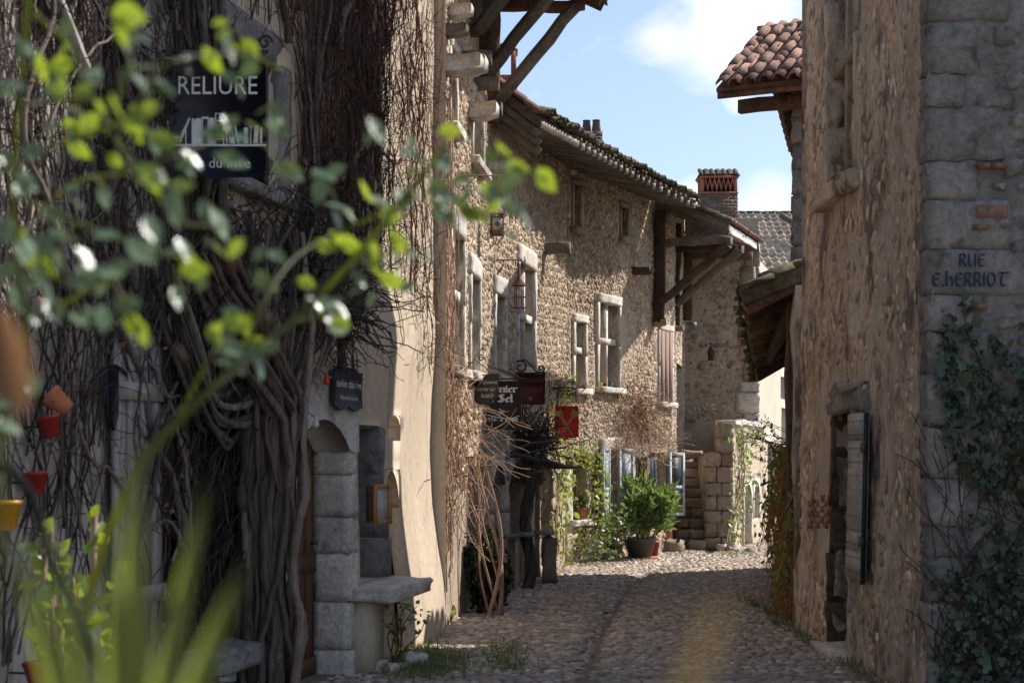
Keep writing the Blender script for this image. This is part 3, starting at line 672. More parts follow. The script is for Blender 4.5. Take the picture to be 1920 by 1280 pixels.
def tile_field(origin, eave, up, ncol, nrow, parent, meshes, pitch=.19, course=.25, skip=None, jit=.012, start=0, under=True, scale=1.0):
    """barrel tiles: origin at eave start, eave and up are unit vectors"""
    eave = np.asarray(eave, float); up = np.asarray(up, float); nrm = np.cross(eave, up); nrm = nrm if nrm[2] > 0 else -nrm
    for r in range(start, nrow):
        for c in range(ncol):
            if skip and skip(c, r): continue
            p = np.asarray(origin)+eave*(c*pitch+rng.normal(0, jit*.5))+up*(r*course-.05+rng.normal(0, jit))+nrm*(.012+.012*((r) % 2)+abs(rng.normal(0, jit*.4)))
            a = rng.normal(0, .03); e2 = eave*math.cos(a)+up*math.sin(a); u2 = up*math.cos(a)-eave*math.sin(a)
            piece('tile', meshes[int(rng.integers(len(meshes)))], parent, MX(p, e2*scale, u2*scale, nrm*scale))
o_ = WB1.pt(4.2, 6.84, 1.36); upv = (WB1.pt(4.2, 7.7, -.28)-o_); upv /= np.linalg.norm(upv)
m = MB(); ov = np.array([WB1.pt(1.5, 6.86, 1.36), WB1.pt(4.22, 6.86, 1.36), WB1.pt(4.22, 8.6, -2), WB1.pt(1.5, 8.6, -2)]); m.add(np.concatenate([ov, ov+[0, 0, .05]]), [[0, 1, 2, 3], [4, 7, 6, 5], [0, 4, 5, 1], [2, 6, 7, 3], [1, 5, 6, 2], [0, 3, 7, 4]]); obj('roof', m, M['tile_old'], HB)
tile_field(o_+[0, 0, .06], -WB1.D3, upv, 14, 2, HB, TILES)

# ------------------------------------------------------------------ house B2+B3, pebble facade that follows the bend
HC = thing('pebble_house', 'long sunlit pebble-walled house with sagging mossy tile eaves and pale cross windows', 'house', (.6, 24, 0))
WB2 = Wall((-.27, 19.6), (.80, 25.2)); WB3 = Wall((.80, 25.2), (2.71, 28.9)); TOP2 = 6.0
w2 = {'a': WB2.rect(927, 944, 555, 705), 'b': WB2.rect(971, 1000, 500, 690), 'arch1': (*WB2.rect(917, 940, 0, 1)[:2], .35, 1.52), 'arch2': (*WB2.rect(947, 977, 0, 1)[:2], .55, 1.56), 'd': (*WB2.rect(1008, 1030, 0, 1)[:2], .0, 1.5)}
w3 = {'slit1': WB3.rect(1076, 1088, 346, 428), 'slit2': WB3.rect(1165, 1177, 388, 446), 'n': WB3.rect(1077, 1095, 605, 728), 'x': WB3.rect(1121, 1158, 570, 726), 's': WB3.rect(1236, 1257, 620, 754),
      'gw': WB3.rect(1069, 1097, 873, 974), 'gd': (*WB3.rect(1137, 1152, 0, 1)[:2], 0.02, EYE+.05), 'g2': (*WB3.rect(1187, 1207, 0, 1)[:2], .02, EYE-.06), 'g3': (*WB3.rect(1213, 1247, 0, 1)[:2], .62, EYE+.02)}
obj('wall', wall_mesh(WB2, 0, WB2.L, -.1, TOP2, [(*r, .24) for r in w2.values()], step=.25, rough=.02), M['mortar'], HC)
obj('wall', wall_mesh(WB3, 0, WB3.L, -.1, TOP2, [(*r, .24) for r in w3.values()], step=.25, rough=.02), M['mortar'], HC)
av = lambda D, k=.13: [(a-k, b+k, c-.08, d+.16) for a, b, c, d in D.values()]
pebbles(WB2, .0, WB2.L, 1.75, TOP2-.05, av(w2), 'pebbles', M['pebble'], HC, seed=2)
pebbles(WB3, .0, WB3.L, 1.55, TOP2-.05, av(w3), 'pebbles', M['pebble'], HC, seed=3)
pebbles(WB3, .0, WB3.L, .05, 1.5, av(w3, .06), 'rubble', M['pebble'], HC, seed=4, keep=.6, size=(.07, .045), row=.11, gap=.1, tilt=1.2, proud=.03)
casement(WB2, w2['a'], HC, .2, (1, 2), M['ink_cream'], M['curtain'], .03); surround(WB2, w2['a'], HC, M['limestone'], .22, .09, .03, .2, 200)
casement(WB2, w2['b'], HC, .2, (1, 2), M['ink_cream'], M['curtain'], .03, M['limestone'], 'mt', .5); surround(WB2, w2['b'], HC, M['limestone'], .24, .08, .03, .2, 210)
for k in ('slit1', 'slit2'):
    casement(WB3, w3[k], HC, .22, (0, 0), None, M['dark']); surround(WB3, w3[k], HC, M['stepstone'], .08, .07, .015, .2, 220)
casement(WB3, w3['n'], HC, .2, (0, 1), M['oak_grey'], M['curtain'], .03, M['limestone'], 't', .58); surround(WB3, w3['n'], HC, M['limestone'], .12, .08, .03, .2, 230)
casement(WB3, w3['x'], HC, .2, (1, 2), M['oak_grey'], M['curtain'], .03, M['limestone'], 'mt', .55); surround(WB3, w3['x'], HC, M['limestone'], .14, .07, .035, .2, 240)
surround(WB3, w3['s'], HC, M['limestone'], .1, .07, .03, .2, 250); casement(WB3, w3['s'], HC, .2, (0, 0), None, M['dark'])
sh = MB(); r = w3['s']; wbox(sh, WB3, r[0]-.02, r[1]+.02, r[2], r[3], .005, .03); sh = obj('shutter', sh, M['shutter_brown'], HC)
for i in range(3):
    m = MB(); a = r[0]-.02+(r[1]-r[0]+.04)*i/3; wbox(m, WB3, a+.006, a+(r[1]-r[0]+.04)/3-.006, r[2]+.01, r[3]-.01, .031, .042, .001); obj('board', m, M['shutter_brown'], sh)
casement(WB3, w3['gw'], HC, .2, (1, 1), M['honeywood'], M['glass'], .05); r = w3['gw']
stone_on(WB3, r[0]-.12, r[1]+.1, r[2]-.1, r[2], -.2, .1, HC, M['limestone'], 'sill', 261); stone_on(WB3, r[0]-.2, r[1]+.15, r[3], r[3]+.14, -.2, .03, HC, M['oak_grey'], 'lintel', 262)
stone_on(WB3, r[0]-.2, r[0], .0, r[3], -.2, .04, HC, M['limestone'], 'jamb_stone', 263); stone_on(WB3, r[1], r[1]+.14, r[2], r[3], -.2, .03, HC, M['limestone'], 'jamb_stone', 264)
casement(WB3, w3['gd'], HC, .22, (0, 1), M['doorwood'], M['dark'], .06); r = w3['gd']; stone_on(WB3, r[0]-.3, r[1]+.25, r[3], r[3]+.2, -.2, .05, HC, M['limestone'], 'lintel', 265)
casement(WB3, w3['g2'], HC, .22, (0, 1), M['oak'], M['doorwood'], .06); r = w3['g2']
stone_on(WB3, r[0]-.12, r[0], 0, r[3], -.2, .04, HC, M['limestone'], 'jamb_stone', 266); stone_on(WB3, r[0]-.14, r[1]+.1, r[3], r[3]+.2, -.2, .04, HC, M['limestone'], 'lintel', 267); stone_on(WB3, r[1], r[1]+.08, 0, r[3], -.2, .06, HC, M['oak_grey'], 'jamb_piece', 268)
casement(WB3, w3['g3'], HC, .22, (1, 1), M['shutter_dark'], M['dark'], .06); r = w3['g3']; stone_on(WB3, r[0]-.1, r[1]+.1, r[2]-.1, r[2], -.2, .08, HC, M['limestone'], 'sill', 269)
# panelled shutters, each a leaf of two panels standing open
def leaf(W, u, z0, z1, w, ang, hinge, parent, mat, matp, name='shutter', label=None, o=.02):
    """leaf hinged at u, opening angle from the wall, hinge=+1 swings towards +u"""
    h = W.pt(u, 0, o)*[1, 1, 0]; d = W.D3*hinge*math.cos(ang)+W.N3*math.sin(ang); nn = np.cross(d, W.Z3); 
    if nn[1] > 0: nn = -nn
    m = MB(); m.box(h+d*w/2+W.Z3*(z0+z1)/2, (w, .03, z1-z0), np.array([d, nn, W.Z3])); L_ = obj(name, m, mat, parent, label=label)
    f = .06; zm = z0+(z1-z0)*.45; t = .012
    fr = MB()
    for (a, b, c, e) in ((0, f, z0, z1), (w-f, w, z0, z1), (f, w-f, z0, z0+f), (f, w-f, z1-f, z1), (f, w-f, zm-f/2, zm+f/2)):
        for s in (-1, 1): fr.box(h+d*(a+b)/2+W.Z3*(c+e)/2+nn*s*(.015+t/2+.0015), (b-a, t, e-c-.001), np.array([d, nn, W.Z3]))
    obj('shutter_frame', fr, mat, L_)
    pn = MB()
    for (c, e) in ((z0+f, zm-f/2), (zm+f/2, z1-f)): pn.box(h+d*w/2+W.Z3*(c+e)/2, (w-2*f-.004, .038, e-c-.004), np.array([d, nn, W.Z3]))
    obj('shutter_panel', pn, matp, L_); return L_
r = w3['gd']
leaf(WB3, r[0]-.02, .58, EYE+.08, .40, R(9), -1, HC, M['shutter_blue'], M['shutter_blue'], o=.05)
leaf(WB3, r[1]+.02, .58, EYE+.08, .40, R(14), 1, HC, M['shutter_blue'], M['shutter_blue'], o=.05)
r = w3['g3']
leaf(WB3, r[0]-.02, .6, EYE+.02, .55, R(3), 1, HC, M['shutter_dark'], M['shutter_dark'], o=-.1); leaf(WB3, r[1]+.02, .6, EYE+.02, .42, R(16), 1, HC, M['shutter_blue'], M['shutter_dark'], o=.05)
# arcade stones in the shade
for nm in ('arch1', 'arch2'):
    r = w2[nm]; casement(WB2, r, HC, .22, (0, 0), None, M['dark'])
    pts = [(r[0]-.02, 1.3)]+[(r[0]+(r[1]-r[0])*t, 1.28+.24*math.sin(math.pi*t)**.6) for t in np.linspace(0, 1, 9)]+[(r[1]+.02, 1.3), (r[1]+.02, 1.85), (r[0]-.02, 1.85)]
    m = MB(); m.plate([(a-r[0], b) for a, b in pts], WB2.pt(r[0], 0, -.045)*[1, 1, 0], WB2.D3, WB2.Z3, WB2.N3, .2); obj('arch_stone', m, M['limestone'], HC)
for a, b, k in ((w2['arch1'][0]-.22, w2['arch1'][0], 0), (w2['arch1'][1], w2['arch2'][0], 1), (w2['arch2'][1], w2['arch2'][1]+.2, 2)):
    for i, (z0, z1) in enumerate(((0, .5), (.5, .95), (.95, 1.32), (1.32, 1.85))): stone_on(WB2, a+.005, b-.005, z0+.004, z1-.004, -.2, .06+.008*(i % 2), HC, M['limestone'], 'pillar_stone', 300+k*9+i, .007)
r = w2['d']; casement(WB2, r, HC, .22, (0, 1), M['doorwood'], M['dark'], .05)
for a, b, k in ((r[0]-.16, r[0], 0), (r[1], r[1]+.3, 1)):
    for i in range(3): stone_on(WB2, a, b, i*.52, i*.52+.515, -.2, .05, HC, M['stepstone'], 'jamb_stone', 330+k*5+i, .008)
# gable and body
m = MB(); quad_body(m, [(-.60, 19.62), (.44, 25.3), (2.4, 29.1), (3.02, 33.2), (-6, 36), (-8, 20.2)], -.1, 5.75); obj('rear_wall', m, M['mortar'], HC)
# roof: eave line at EV, ridge well behind
EV = np.array([P(1012, 225, 19.5), P(1046, 243, 20.5), P(1080, 262, 20.9), P(1150, 302, 23.5), P(1220, 340, 25.6), P(1306, 383, 27.9)])
def evp(t): return np.array([np.interp(t*5, range(6), EV[:, i]) for i in range(3)])
upd = np.array([-.85, .2, .20]); upd /= np.linalg.norm(upd)
m = MB(); ts = np.linspace(0, 1, 21); V = []; 
for t in ts:
    e = evp(t); V += [e, e+upd*4.5, e+[0, 0, .06], e+upd*4.5+[0, 0, .06]]
n = len(ts); Q = []
for i in range(n-1):
    a, b = 4*i, 4*i+4; Q += [[a, b, b+1, a+1], [a+2, a+3, b+3, b+2], [a, a+2, b+2, b]]
Q += [[0, 1, 3, 2], [4*n-4, 4*n-2, 4*n-1, 4*n-3]]
m.add(V, Q); ROOFB = obj('roof', m, M['oak'], HC)
for i in range(34):
    t = (i+.5)/34; e = evp(t); m = MB(); m.beam(e+upd*1.5+[0, 0, -.05], e-upd*.0+[0, 0, -.05], .075, .085, n=3, jit=.004); obj('rafter', m, M['oak_grey'], HC)
    m = MB(); m.box(e+[0, 0, -.05]-upd*.008, (.07, .012, .08), None); obj('rafter_tip', m, M['limestone'], HC)
cnt = 46
for i in range(cnt):
    t = (i+.3)/cnt; e = evp(t); e2 = evp(min(1, t+.02))-evp(max(0, t-.02)); e2 /= np.linalg.norm(e2); nn = np.cross(e2, upd); nn = nn if nn[2] > 0 else -nn
    for r_ in range(5):
        p = e+upd*(r_*.24-.07+rng.normal(0, .02))+nn*(.075+rng.normal(0, .012)); a = rng.normal(0, .06)
        piece('tile', TILES_OLD[int(rng.integers(4))], ROOFB, MX(p, e2*math.cos(a)+upd*math.sin(a), upd*math.cos(a)-e2*math.sin(a), nn))
# moss cushions on the eave
mo = MB(); n = 900; tt = rng.random(n); C = np.array([evp(t) for t in tt])+upd*rng.uniform(-.06, .9, (n, 1))**1+np.array([0, 0, 1])*rng.uniform(.05, .12, (n, 1)); s = rng.uniform(.02, .05, n)
Mx = np.stack([np.stack([s, 0*s, rng.normal(0, .01, n)], 1), np.stack([0*s, s, 0*s], 1), np.stack([0*s, 0*s, s*.9], 1)], 1); mo.inst(PEB_V, PEB_Q, PEB_T, Mx, C); obj('moss', mo, M['moss'], ROOFB, smooth=True, kind='stuff')
# rake boards and red verge tiles at the near gable
rk0 = EV[0]+[0, 0, -.06]; rkd = np.array([-.8, 0, .6])
for i, (dz, w_) in enumerate(((0, .10), (-.11, .09), (-.21, .09), (-.3, .10))):
    m = MB(); m.beam(rk0+[-.0, .02+.05*i, dz+.02], rk0+rkd*1.6+[0, .02+.05*i, dz+.02], .05, w_, n=6, jit=.007); obj('verge_board', m, M['oak_grey'] if i else M['oak'], HC)
for i in range(7):
    p = rk0+[0, .05, .12]+rkd*(i*.24); u2 = rkd
    piece('verge_tile', TILES[i % 3], HC, MX(p, np.array([0, 1., 0])*1.1, u2, np.cross([0, 1., 0], u2)*-1 if np.cross([0, 1., 0], u2)[2] < 0 else np.cross([0, 1., 0], u2)))
m = MB(); gz = [WB2.pt(0, 4.6, .0), WB2.pt(0, 4.6, -2.5)]; m.add([gz[0], gz[1], gz[1]+[0, 0, 2.9], gz[0]+[0, 0, 1.15]], [[0, 1, 2, 3]]); obj('gable', m, M['mortar'], HC)
beam_end(WB2, 1020, 466, .36, .16, .15, HC); beam_end(WB3, 1188, 508, .30, .2, .12, HC, M['oak'])

# ------------------------------------------------------------------ house C with the strutted porch roof, stairs in front
HD = thing('stair_house', 'stone house with a strutted overhanging eave above the outdoor stairs at the bend', 'house', (3.6, 33, 0))
WB4 = Wall((2.71, 28.9), (3.36, 33.2)); WC = Wall((3.36, 33.2), (4.76, 33.0), face=(0, -1)); TOPC = 6.2
rC_door = (WB4.u(1268.5), WB4.u(1280), 1.55, EYE+(HY-682)/F*31)
obj('wall', wall_mesh(WB4, 0, WB4.L, -.1, TOPC, [(*rC_door, .2)], rough=.02), M['mortar'], HD); casement(WB4, rC_door, HD, .18, (0, 0), M['oak'], M['doorwood'], .06)
obj('wall', wall_mesh(WC, 0, WC.L, -.1, TOPC, [], rough=.03, step=.2), M['mortar'], HD)
pebbles(WC, .05, WC.L-.05, 2.3, 6.0, [], 'rubble', M['tpebble'], HD, size=(.055, .036), row=.10, gap=.10, tilt=1.3, proud=.014, seed=8, keep=.7)
pebbles(WB4, .05, WB4.L-.05, 1.6, 6.0, [rC_door], 'rubble', M['tpebble'], HD, size=(.05, .03), row=.09, gap=.09, tilt=1.3, proud=.012, seed=9, keep=.6)
for i, (y0, y1, x0) in enumerate(((452, 500, 1396), (500, 560, 1388), (560, 610, 1398), (610, 668, 1386), (668, 715, 1394), (715, 735, 1388), (735, 775, 1380), (775, 830, 1392))):
    stone_on(WC, WC.u(x0), WC.L+.02, EYE+(HY-y1)/F*33+.01, EYE+(HY-y0)/F*33-.01, -.2, .04, HD, M['limestone'] if i > 4 else M['stepstone'], 'quoin', 400+i, .012)
m = MB(); m.add([[4.76, 33, -.1], [5.2, 37, -.1], [5.2, 37, TOPC], [4.76, 33, TOPC]], [[0, 1, 2, 3]]); quad_body(m, [(2.45, 29.2), (3.0, 33.4), (4.7, 33.3), (5.15, 37), (0, 38), (0, 34)], -.1, 5.9); obj('rear_wall', m, M['mortar'], HD)
# posts, struts, brackets
def p3(px, py, Yq): return P(px, py, Yq)
PO1 = p3(1236, 598, 28.2); PO2 = p3(1267, 612, 30.6)
for nm, a, b, w_, mt in (('post', p3(1236, 604, 28.15), p3(1238, 395, 28.15), .17, 'oak'), ('post', p3(1266, 610, 30.2), p3(1268, 420, 30.2), .17, 'oak'),
                         ('strut', p3(1240, 566, 28.1), p3(1366, 458, 27.5), .13, 'oak'), ('strut', p3(1271, 572, 30.1), p3(1388, 466, 29.5), .14, 'oak_grey'),
                         ('tie_beam', p3(1226, 455, 28.2), p3(1370, 451, 27.5), .13, 'oak_grey'), ('tie_beam', p3(1258, 465, 30.2), p3(1392, 468, 29.5), .14, 'oak'),
                         ('pad', p3(1224, 607, 28.12), p3(1250, 605, 28.0), .09, 'stepstone'), ('pad', p3(1256, 616, 30.15), p3(1280, 614, 30.0), .09, 'oak_grey'), ('tie_beam', p3(1275, 476, 32.6), p3(1410, 480, 32.2), .16, 'oak'), ('post', p3(1289, 600, 32.6), p3(1289, 470, 32.6), .16, 'oak')):
    m = MB(); m.beam(a, b, w_, w_, up=(0.2, 1, .1), n=6, jit=.012); obj(nm, m, M[mt], HD)
# roof of C: verge towards the camera, eave running back
EC0 = p3(1366, 424, 27.7); EC1 = p3(1424, 462, 33.6); RC0 = p3(1205, 362, 28.4); 
upc = RC0-EC0; lc = np.linalg.norm(upc); upc = upc/lc; ed = EC1-EC0; le = np.linalg.norm(ed); ed = ed/le
m = MB(); V = np.array([EC0, EC1, EC1+upc*3.2, EC0+upc*3.2]); m.add(np.concatenate([V, V+[0, 0, .05]]), [[0, 1, 2, 3], [4, 7, 6, 5], [0, 4, 5, 1], [2, 6, 7, 3], [1, 5, 6, 2], [0, 3, 7, 4]]); ROOFC = obj('roof', m, M['oak'], HD)
for i, (dz, w_) in enumerate(((-.0, .15), (-.13, .10))):
    m = MB(); m.beam(EC0+[0, -.03, dz], EC0+upc*2.0+[0, -.03, dz], .05, w_, n=6, jit=.008); obj('verge_board', m, M['oak_grey'], HD)
for i in range(16):
    m = MB(); m.beam(EC0+ed*le*(i+.5)/16+upc*1.2+[0, 0, -.05], EC0+ed*le*(i+.5)/16+[0, 0, -.05], .08, .09, n=3, jit=.004); obj('rafter', m, M['limestone'], HD)
m = MB(); m.beam(EC0+[0, 0, -.03], EC1+[0, 0, -.03], .02, .13, n=8, jit=.004); obj('eave_board', m, M['white'], HD)
tile_field(EC0+[0, 0, .06], ed, upc, 34, 8, ROOFC, TILES_OLD, pitch=le/34)
tile_field(EC0+[0, 0, .06]-upc*.02, ed, upc, 34, 1, ROOFC, TILES, pitch=le/34, scale=.8)
# hanging pot
HP = thing('hanging_pot', 'dark hanging flower pot on a thin chain under the strutted eave', 'pot', p3(1297, 618, 31.2))
m = MB(); c = p3(1297, 618, 31.2); m.lathe([(.065, 0), (.10, .13), (.085, .13), (.05, .02)], c, 14); obj('bowl', m, M['pot_grey'], HP, smooth=False)
m = MB(); m.tube([c+[0, 0, .13], p3(1297, 478, 31.2)], .008, 5); obj('chain', m, M['iron'], HP)
# stairs
ST = thing('stone_stairs', 'worn stone stairs climbing beside the corner of the pebble house', 'stairs', (3.1, 30.5, 0))
for i in range(10):
    y0 = 29.15+i*.28; xl = 2.72+.15*(y0-28.9)+.03; xr = 3.33+.04*(i > 3)+.02*i; 
    if i < 4: xl += .22+.02*(i % 2)
    b = rough_block(xr-xl, .17, .5, 500+i, 4, .012, .4); me = b.mesh('step', True); me.materials.append(M['stepstone']); piece('step', me, ST, Matrix.Translation(((xl+xr)/2, y0+.25, .17*i+.085)))
for i in range(4):
    b = rough_block(.3, .17, .7, 520+i, 3, .02, .4); me = b.mesh('stone', True); me.materials.append(M['stepstone']); piece('stone', me, ST, Matrix.Translation((2.93+.03*i, 29.6+i*.28, .17*i+.08)))
m = MB(); V0 = [[2.9, 29.45, -.1], [3.4, 29.45, -.1], [3.5, 33.2, -.1], [2.9, 33.2, -.1]]; m.add(V0+[[2.9, 29.45, .1], [3.4, 29.45, .1], [3.5, 32.0, 1.63], [2.9, 32.0, 1.63]], [[0, 1, 5, 4], [1, 2, 6, 5], [4, 5, 6, 7], [3, 0, 4, 7]]); obj('stair_core', m, M['stepstone'], ST)
# garden wall with arched niches
GW = thing('garden_wall', 'weathered ashlar garden wall with two small arched doorways right of the stairs', 'wall', (3.7, 29.5, 0))
WG0 = Wall((3.31, 29.3), (3.78, 29.3), face=(0, -1)); WG1 = Wall((3.78, 29.3), (4.92, 33.0), face=(1, -1))
gz0, gz1 = 1.66, 2.16
g1 = WG1.rect(1393, 1406, 908, 1030); g2 = WG1.rect(1411, 1421, 905, 1000); g1 = (*g1[:2], 0.0, 1.12); g2 = (*g2[:2], .45, 1.15)
obj('wall', wall_mesh(WG1, 0, WG1.L, -.1, gz1, [(*g1, .3), (*g2, .25)], step=.16, rough=.03), M['plaster'], GW)
pebbles(WG1, .05, WG1.L-.05, .05, gz1-.05, [(a-.1, b+.1, c-.1, d+.12) for a, b, c, d in (g1, g2)], 'rubble', M['pebble'], GW, size=(.09, .06), row=.16, gap=.16, tilt=1.3, proud=.02, seed=12, keep=.45)
m = MB(); wbox(m, WG1, g1[0], g1[1], 0, 1.14, -.32, -.28); wbox(m, WG1, g2[0], g2[1], .4, 1.17, -.28, -.24); obj('niche_back', m, M['oak'], GW)
for r in (g1, g2):
    pts = [(r[0]-.1, r[3]-.2)]+[(r[0]+(r[1]-r[0])*t, r[3]-.22+.2*math.sin(math.pi*t)**.7) for t in np.linspace(0, 1, 9)]+[(r[1]+.1, r[3]-.2), (r[1]+.1, r[3]+.14), (r[0]-.1, r[3]+.14)]
    m = MB(); m.plate([(a-r[0], b) for a, b in pts], WG1.pt(r[0], 0, -.08)*[1, 1, 0], WG1.D3, WG1.Z3, WG1.N3, .24); obj('arch_stone', m, M['limestone'], GW)
    for s in (-1, 1): stone_on(WG1, (r[0]-.1) if s < 0 else r[1], r[0] if s < 0 else r[1]+.1, r[2], r[3]-.2, -.2, .035, GW, M['limestone'], 'jamb_stone', 600+s)
m = MB(); quad_body(m, [(3.33, 29.5), (3.77, 29.5), (4.6, 33.2), (3.5, 33.2)], -.1, gz0-.05); quad_body(m, [(3.50, 29.5), (3.77, 29.5), (4.62, 33.2), (4.3, 33.2)], gz0-.05, gz1-.03); obj('wall_core', m, M['stepstone'], GW)
z = 0; k = 0
for hgt in (.22, .25, .2, .26, .22, .27, .24):
    cut_ = 3.31+(.20 if k % 2 else .28)
    for a, b in ((3.31, cut_), (cut_, 3.80)):
        stone_on(WG0, a-3.31+.005, b-3.31-.005, z+.004, min(z+hgt, 1.66)-.004, -.25, .03+.012*((k*5) % 3), GW, M['stepstone'], 'stone', 620+k*3+int(b > 3.7), .010, 4, .2)
    z += hgt; k += 1
for i, (a, b) in enumerate(((.24, .49), (.22, .48))): stone_on(WG0, a, b, 1.665+i*.26, 1.92+i*.26, -.25, .03, GW, M['stepstone'], 'stone', 660+i, .010)
for i in range(6): stone_on(WG1, i*.62+.01, i*.62+.60, gz1-.02, gz1+.06+.02*(i % 2), -.3, .06, GW, M['limestone'], 'coping', 670+i, .012)
# rounded loose stones at the foot
LOOSE = ['rounded stone at the right end of the lowest stair step', 'rounded stone below the corner of the garden wall', 'largest rounded stone at the garden wall foot', 'rounded stone right of the largest one at the garden wall foot', 'smallest rounded stone at the garden wall foot',
         'big rough stone beside the gnarled climber trunk', 'rough stone just right of the big one by the arcade', 'small round stone left of the flower bed', 'tiny round stone against the flower bed edge', 'rounded stone before the small arched doorway of the garden wall',
         'pale rounded stone at the foot of the sunlit plaster pier', 'grey rounded stone left of the young rose', 'small stone tucked beside the young rose', 'rounded stone under the stone shelf', 'pale stone at the edge of the cobbles below the green weed', 'pale stone right below the green weed, farther into the street', 'pale stone beside the broad-leaved weed']
for i, (px, py, s) in enumerate(((1316, 1024, .11), (1336, 1027, .10), (1352, 1031, .13), (1368, 1034, .10), (1382, 1036, .08), (1000, 1078, .16), (1020, 1068, .14), (1068, 1046, .09), (1080, 1050, .07), (1405, 1036, .1), (775, 1248, .13), (735, 1262, .09), (748, 1258, .07), (708, 1258, .10), (835, 1150, .08), (850, 1160, .08), (824, 1172, .09))):
    Yq = EYE*F/(py-HY); b = rough_block(s*1.5, s, s*1.2, 700+i, 3, .012, 1.0); me = b.mesh('boulder', True); me.materials.append(M['limestone'] if i % 3 else M['stepstone'])
    o = bpy.data.objects.new('loose_stone', me); COL.objects.link(o); c = P(px, py, Yq); o.location = (c[0], Yq, s*.35); o.rotation_euler = (0, 0, rng.uniform(0, 3))
    where = 'beside the garden wall foot' if 1300 < px < 1420 else ('by the arcade of the pebble house' if px > 950 else 'along the foot of the vine house')
    tag(o, LOOSE[i], 'stone', 'loose stones '+where)
# ------------------------------------------------------------------ far cream house with tiled roof
HE = thing('cream_house', 'cream-rendered house with a big grey-brown tiled roof down the far lane', 'house', (6, 42, 0))
WK = Wall((4.85, 34.0), (9.2, 52.0)); rk = [WK.rect(1464, 1472, 706, 748), WK.rect(1466, 1476, 765, 835), WK.rect(1440, 1452, 905, 1000)]; rk[2] = (*rk[2][:2], 0, 1.9)
obj('wall', wall_mesh(WK, 0, WK.L, -.1, 5.6, [(*r, .25) for r in rk], step=.5, rough=.02), M['cream'], HE)
for i, r in enumerate(rk): casement(WK, r, HE, .2, (1, 2), M['shutter_blue'] if i < 2 else M['oak'], None, .06)
m = MB(); quad_body(m, [(4.6, 34.3), (8.9, 52), (3, 54), (0, 40)], -.1, 5.5); m.add([[4.85, 34, -.1], [4.4, 34, -.1], [4.4, 34, 5.6], [4.85, 34, 5.6]], [[0, 1, 2, 3]]); obj('rear_wall', m, M['cream'], HE)
E0 = P(1330, 548, 43.5); E1 = P(1560, 548, 43.5); up_e = P(1360, 401, 48.5)-P(1360, 548, 43.5); up_e[0] = 0; LE = np.linalg.norm(up_e); up_e /= LE
m = MB(); V = np.array([E0-[1.5, 0, 0], E1, E1+up_e*LE, E0-[1.5, 0, 0]+up_e*LE]); V2 = np.array([V[3], V[2], V[2]+[0, 5, -3], V[3]+[0, 5, -3]])
m.add(V, [[0, 1, 2, 3]]); m.add(V2, [[0, 1, 2, 3]]); m.add([V[1], V[2], V2[2]], T=[[0, 1, 2]]); ROOFE = obj('roof', m, M['tile_grey'], HE)
nr = 17; nc = 17; cw = .205; crs = LE/nr
ftile = []
for i in range(3):
    t = MB(); xx = np.array([-.5, -.2, .1, .3, .5])*cw*1.02; zz = np.array([0, .012, .02, .055, .015])
    V = np.concatenate([np.stack([xx, 0*xx, zz+.03], 1), np.stack([xx, 0*xx+crs*1.15, zz+.0], 1), np.stack([xx, 0*xx, zz*.5], 1)])+rng.normal(0, .004, (15, 3))
    t.add(V, [[j, j+1, 6+j, 5+j] for j in range(4)]+[[10+j, 11+j, j+1, j] for j in range(4)]); me = t.mesh('tile', False); me.materials.append(M['tile_grey']); ftile.append(me)
nrm_e = np.cross([1, 0, 0], up_e)
x_l = P(1352, 401, 48.5)[0]-.6
for r_ in range(nr):
    for c_ in range(nc):
        p = np.array([x_l+c_*cw+.02*(r_ % 2), E0[1], E0[2]])+up_e*(r_*crs)+nrm_e*.012
        piece('tile', ftile[(r_*5+c_*3) % 3], ROOFE, MX(p, np.array([1., 0, 0]), up_e, nrm_e))
for c_ in range(16):
    p = np.array([x_l-.1+c_*.24, V2[0][1], V2[0][2]+.0]); piece('ridge_tile', TILES_OLD[c_ % 4], ROOFE, MX(p, np.array([0, 1., 0]), np.array([1., 0, 0.02]), np.array([0, 0, 1.])))
m = MB(); a = P(1466, 404, 47); m.beam(a, a+[.9, -1.2, -.75], .16, .14, n=5, jit=.01); obj('hip_ridge', m, M['tile_old'], HE)
LR = thing('outbuilding_roof', 'small dark slate-coloured lean-to roof with white flashing below the big far roof', 'roof', P(1450, 560, 37))
La = P(1410, 548, 36.5); Lb = P(1500, 552, 36.5); lu = P(1412, 512, 38.5)-La; lu[0] = 0; ll = np.linalg.norm(lu); lu /= ll
m = MB(); V = np.array([La, Lb, Lb+lu*ll, La+lu*ll]); m.add(np.concatenate([V, V-[0, 0, .1]]), [[0, 1, 2, 3], [4, 7, 6, 5], [0, 4, 5, 1], [1, 5, 6, 2]]); obj('roof_deck', m, M['tile_blue'], LR)
tl = [tile_mesh('tile', M['tile_blue'], L=.3, r=.07, k=4, seed=9+i) for i in range(2)]
for r_ in range(6):
    for c_ in range(8):
        piece('tile', tl[(r_+c_) % 2], LR, MX(La+np.array([.06+c_*.125, 0, 0])+lu*(r_*ll/6)+np.array([0, 0, .02]), np.array([1., 0, 0]), lu, np.cross([1, 0, 0], lu)))
m = MB(); m.beam(La+lu*ll+[0, -.03, .05], Lb+lu*ll+[0, -.03, .05], .06, .05, n=4, jit=.003); obj('flashing', m, M['white'], LR)
m = MB(); t_ = np.linspace(0, 1, 9); m.tube([P(1413+2*t+32*max(0, t-.6)**1.6, 500+70*t-10*t*t, 32.6) for t in t_], .03, 6); obj('drain_pipe', m, M['white'], LR)

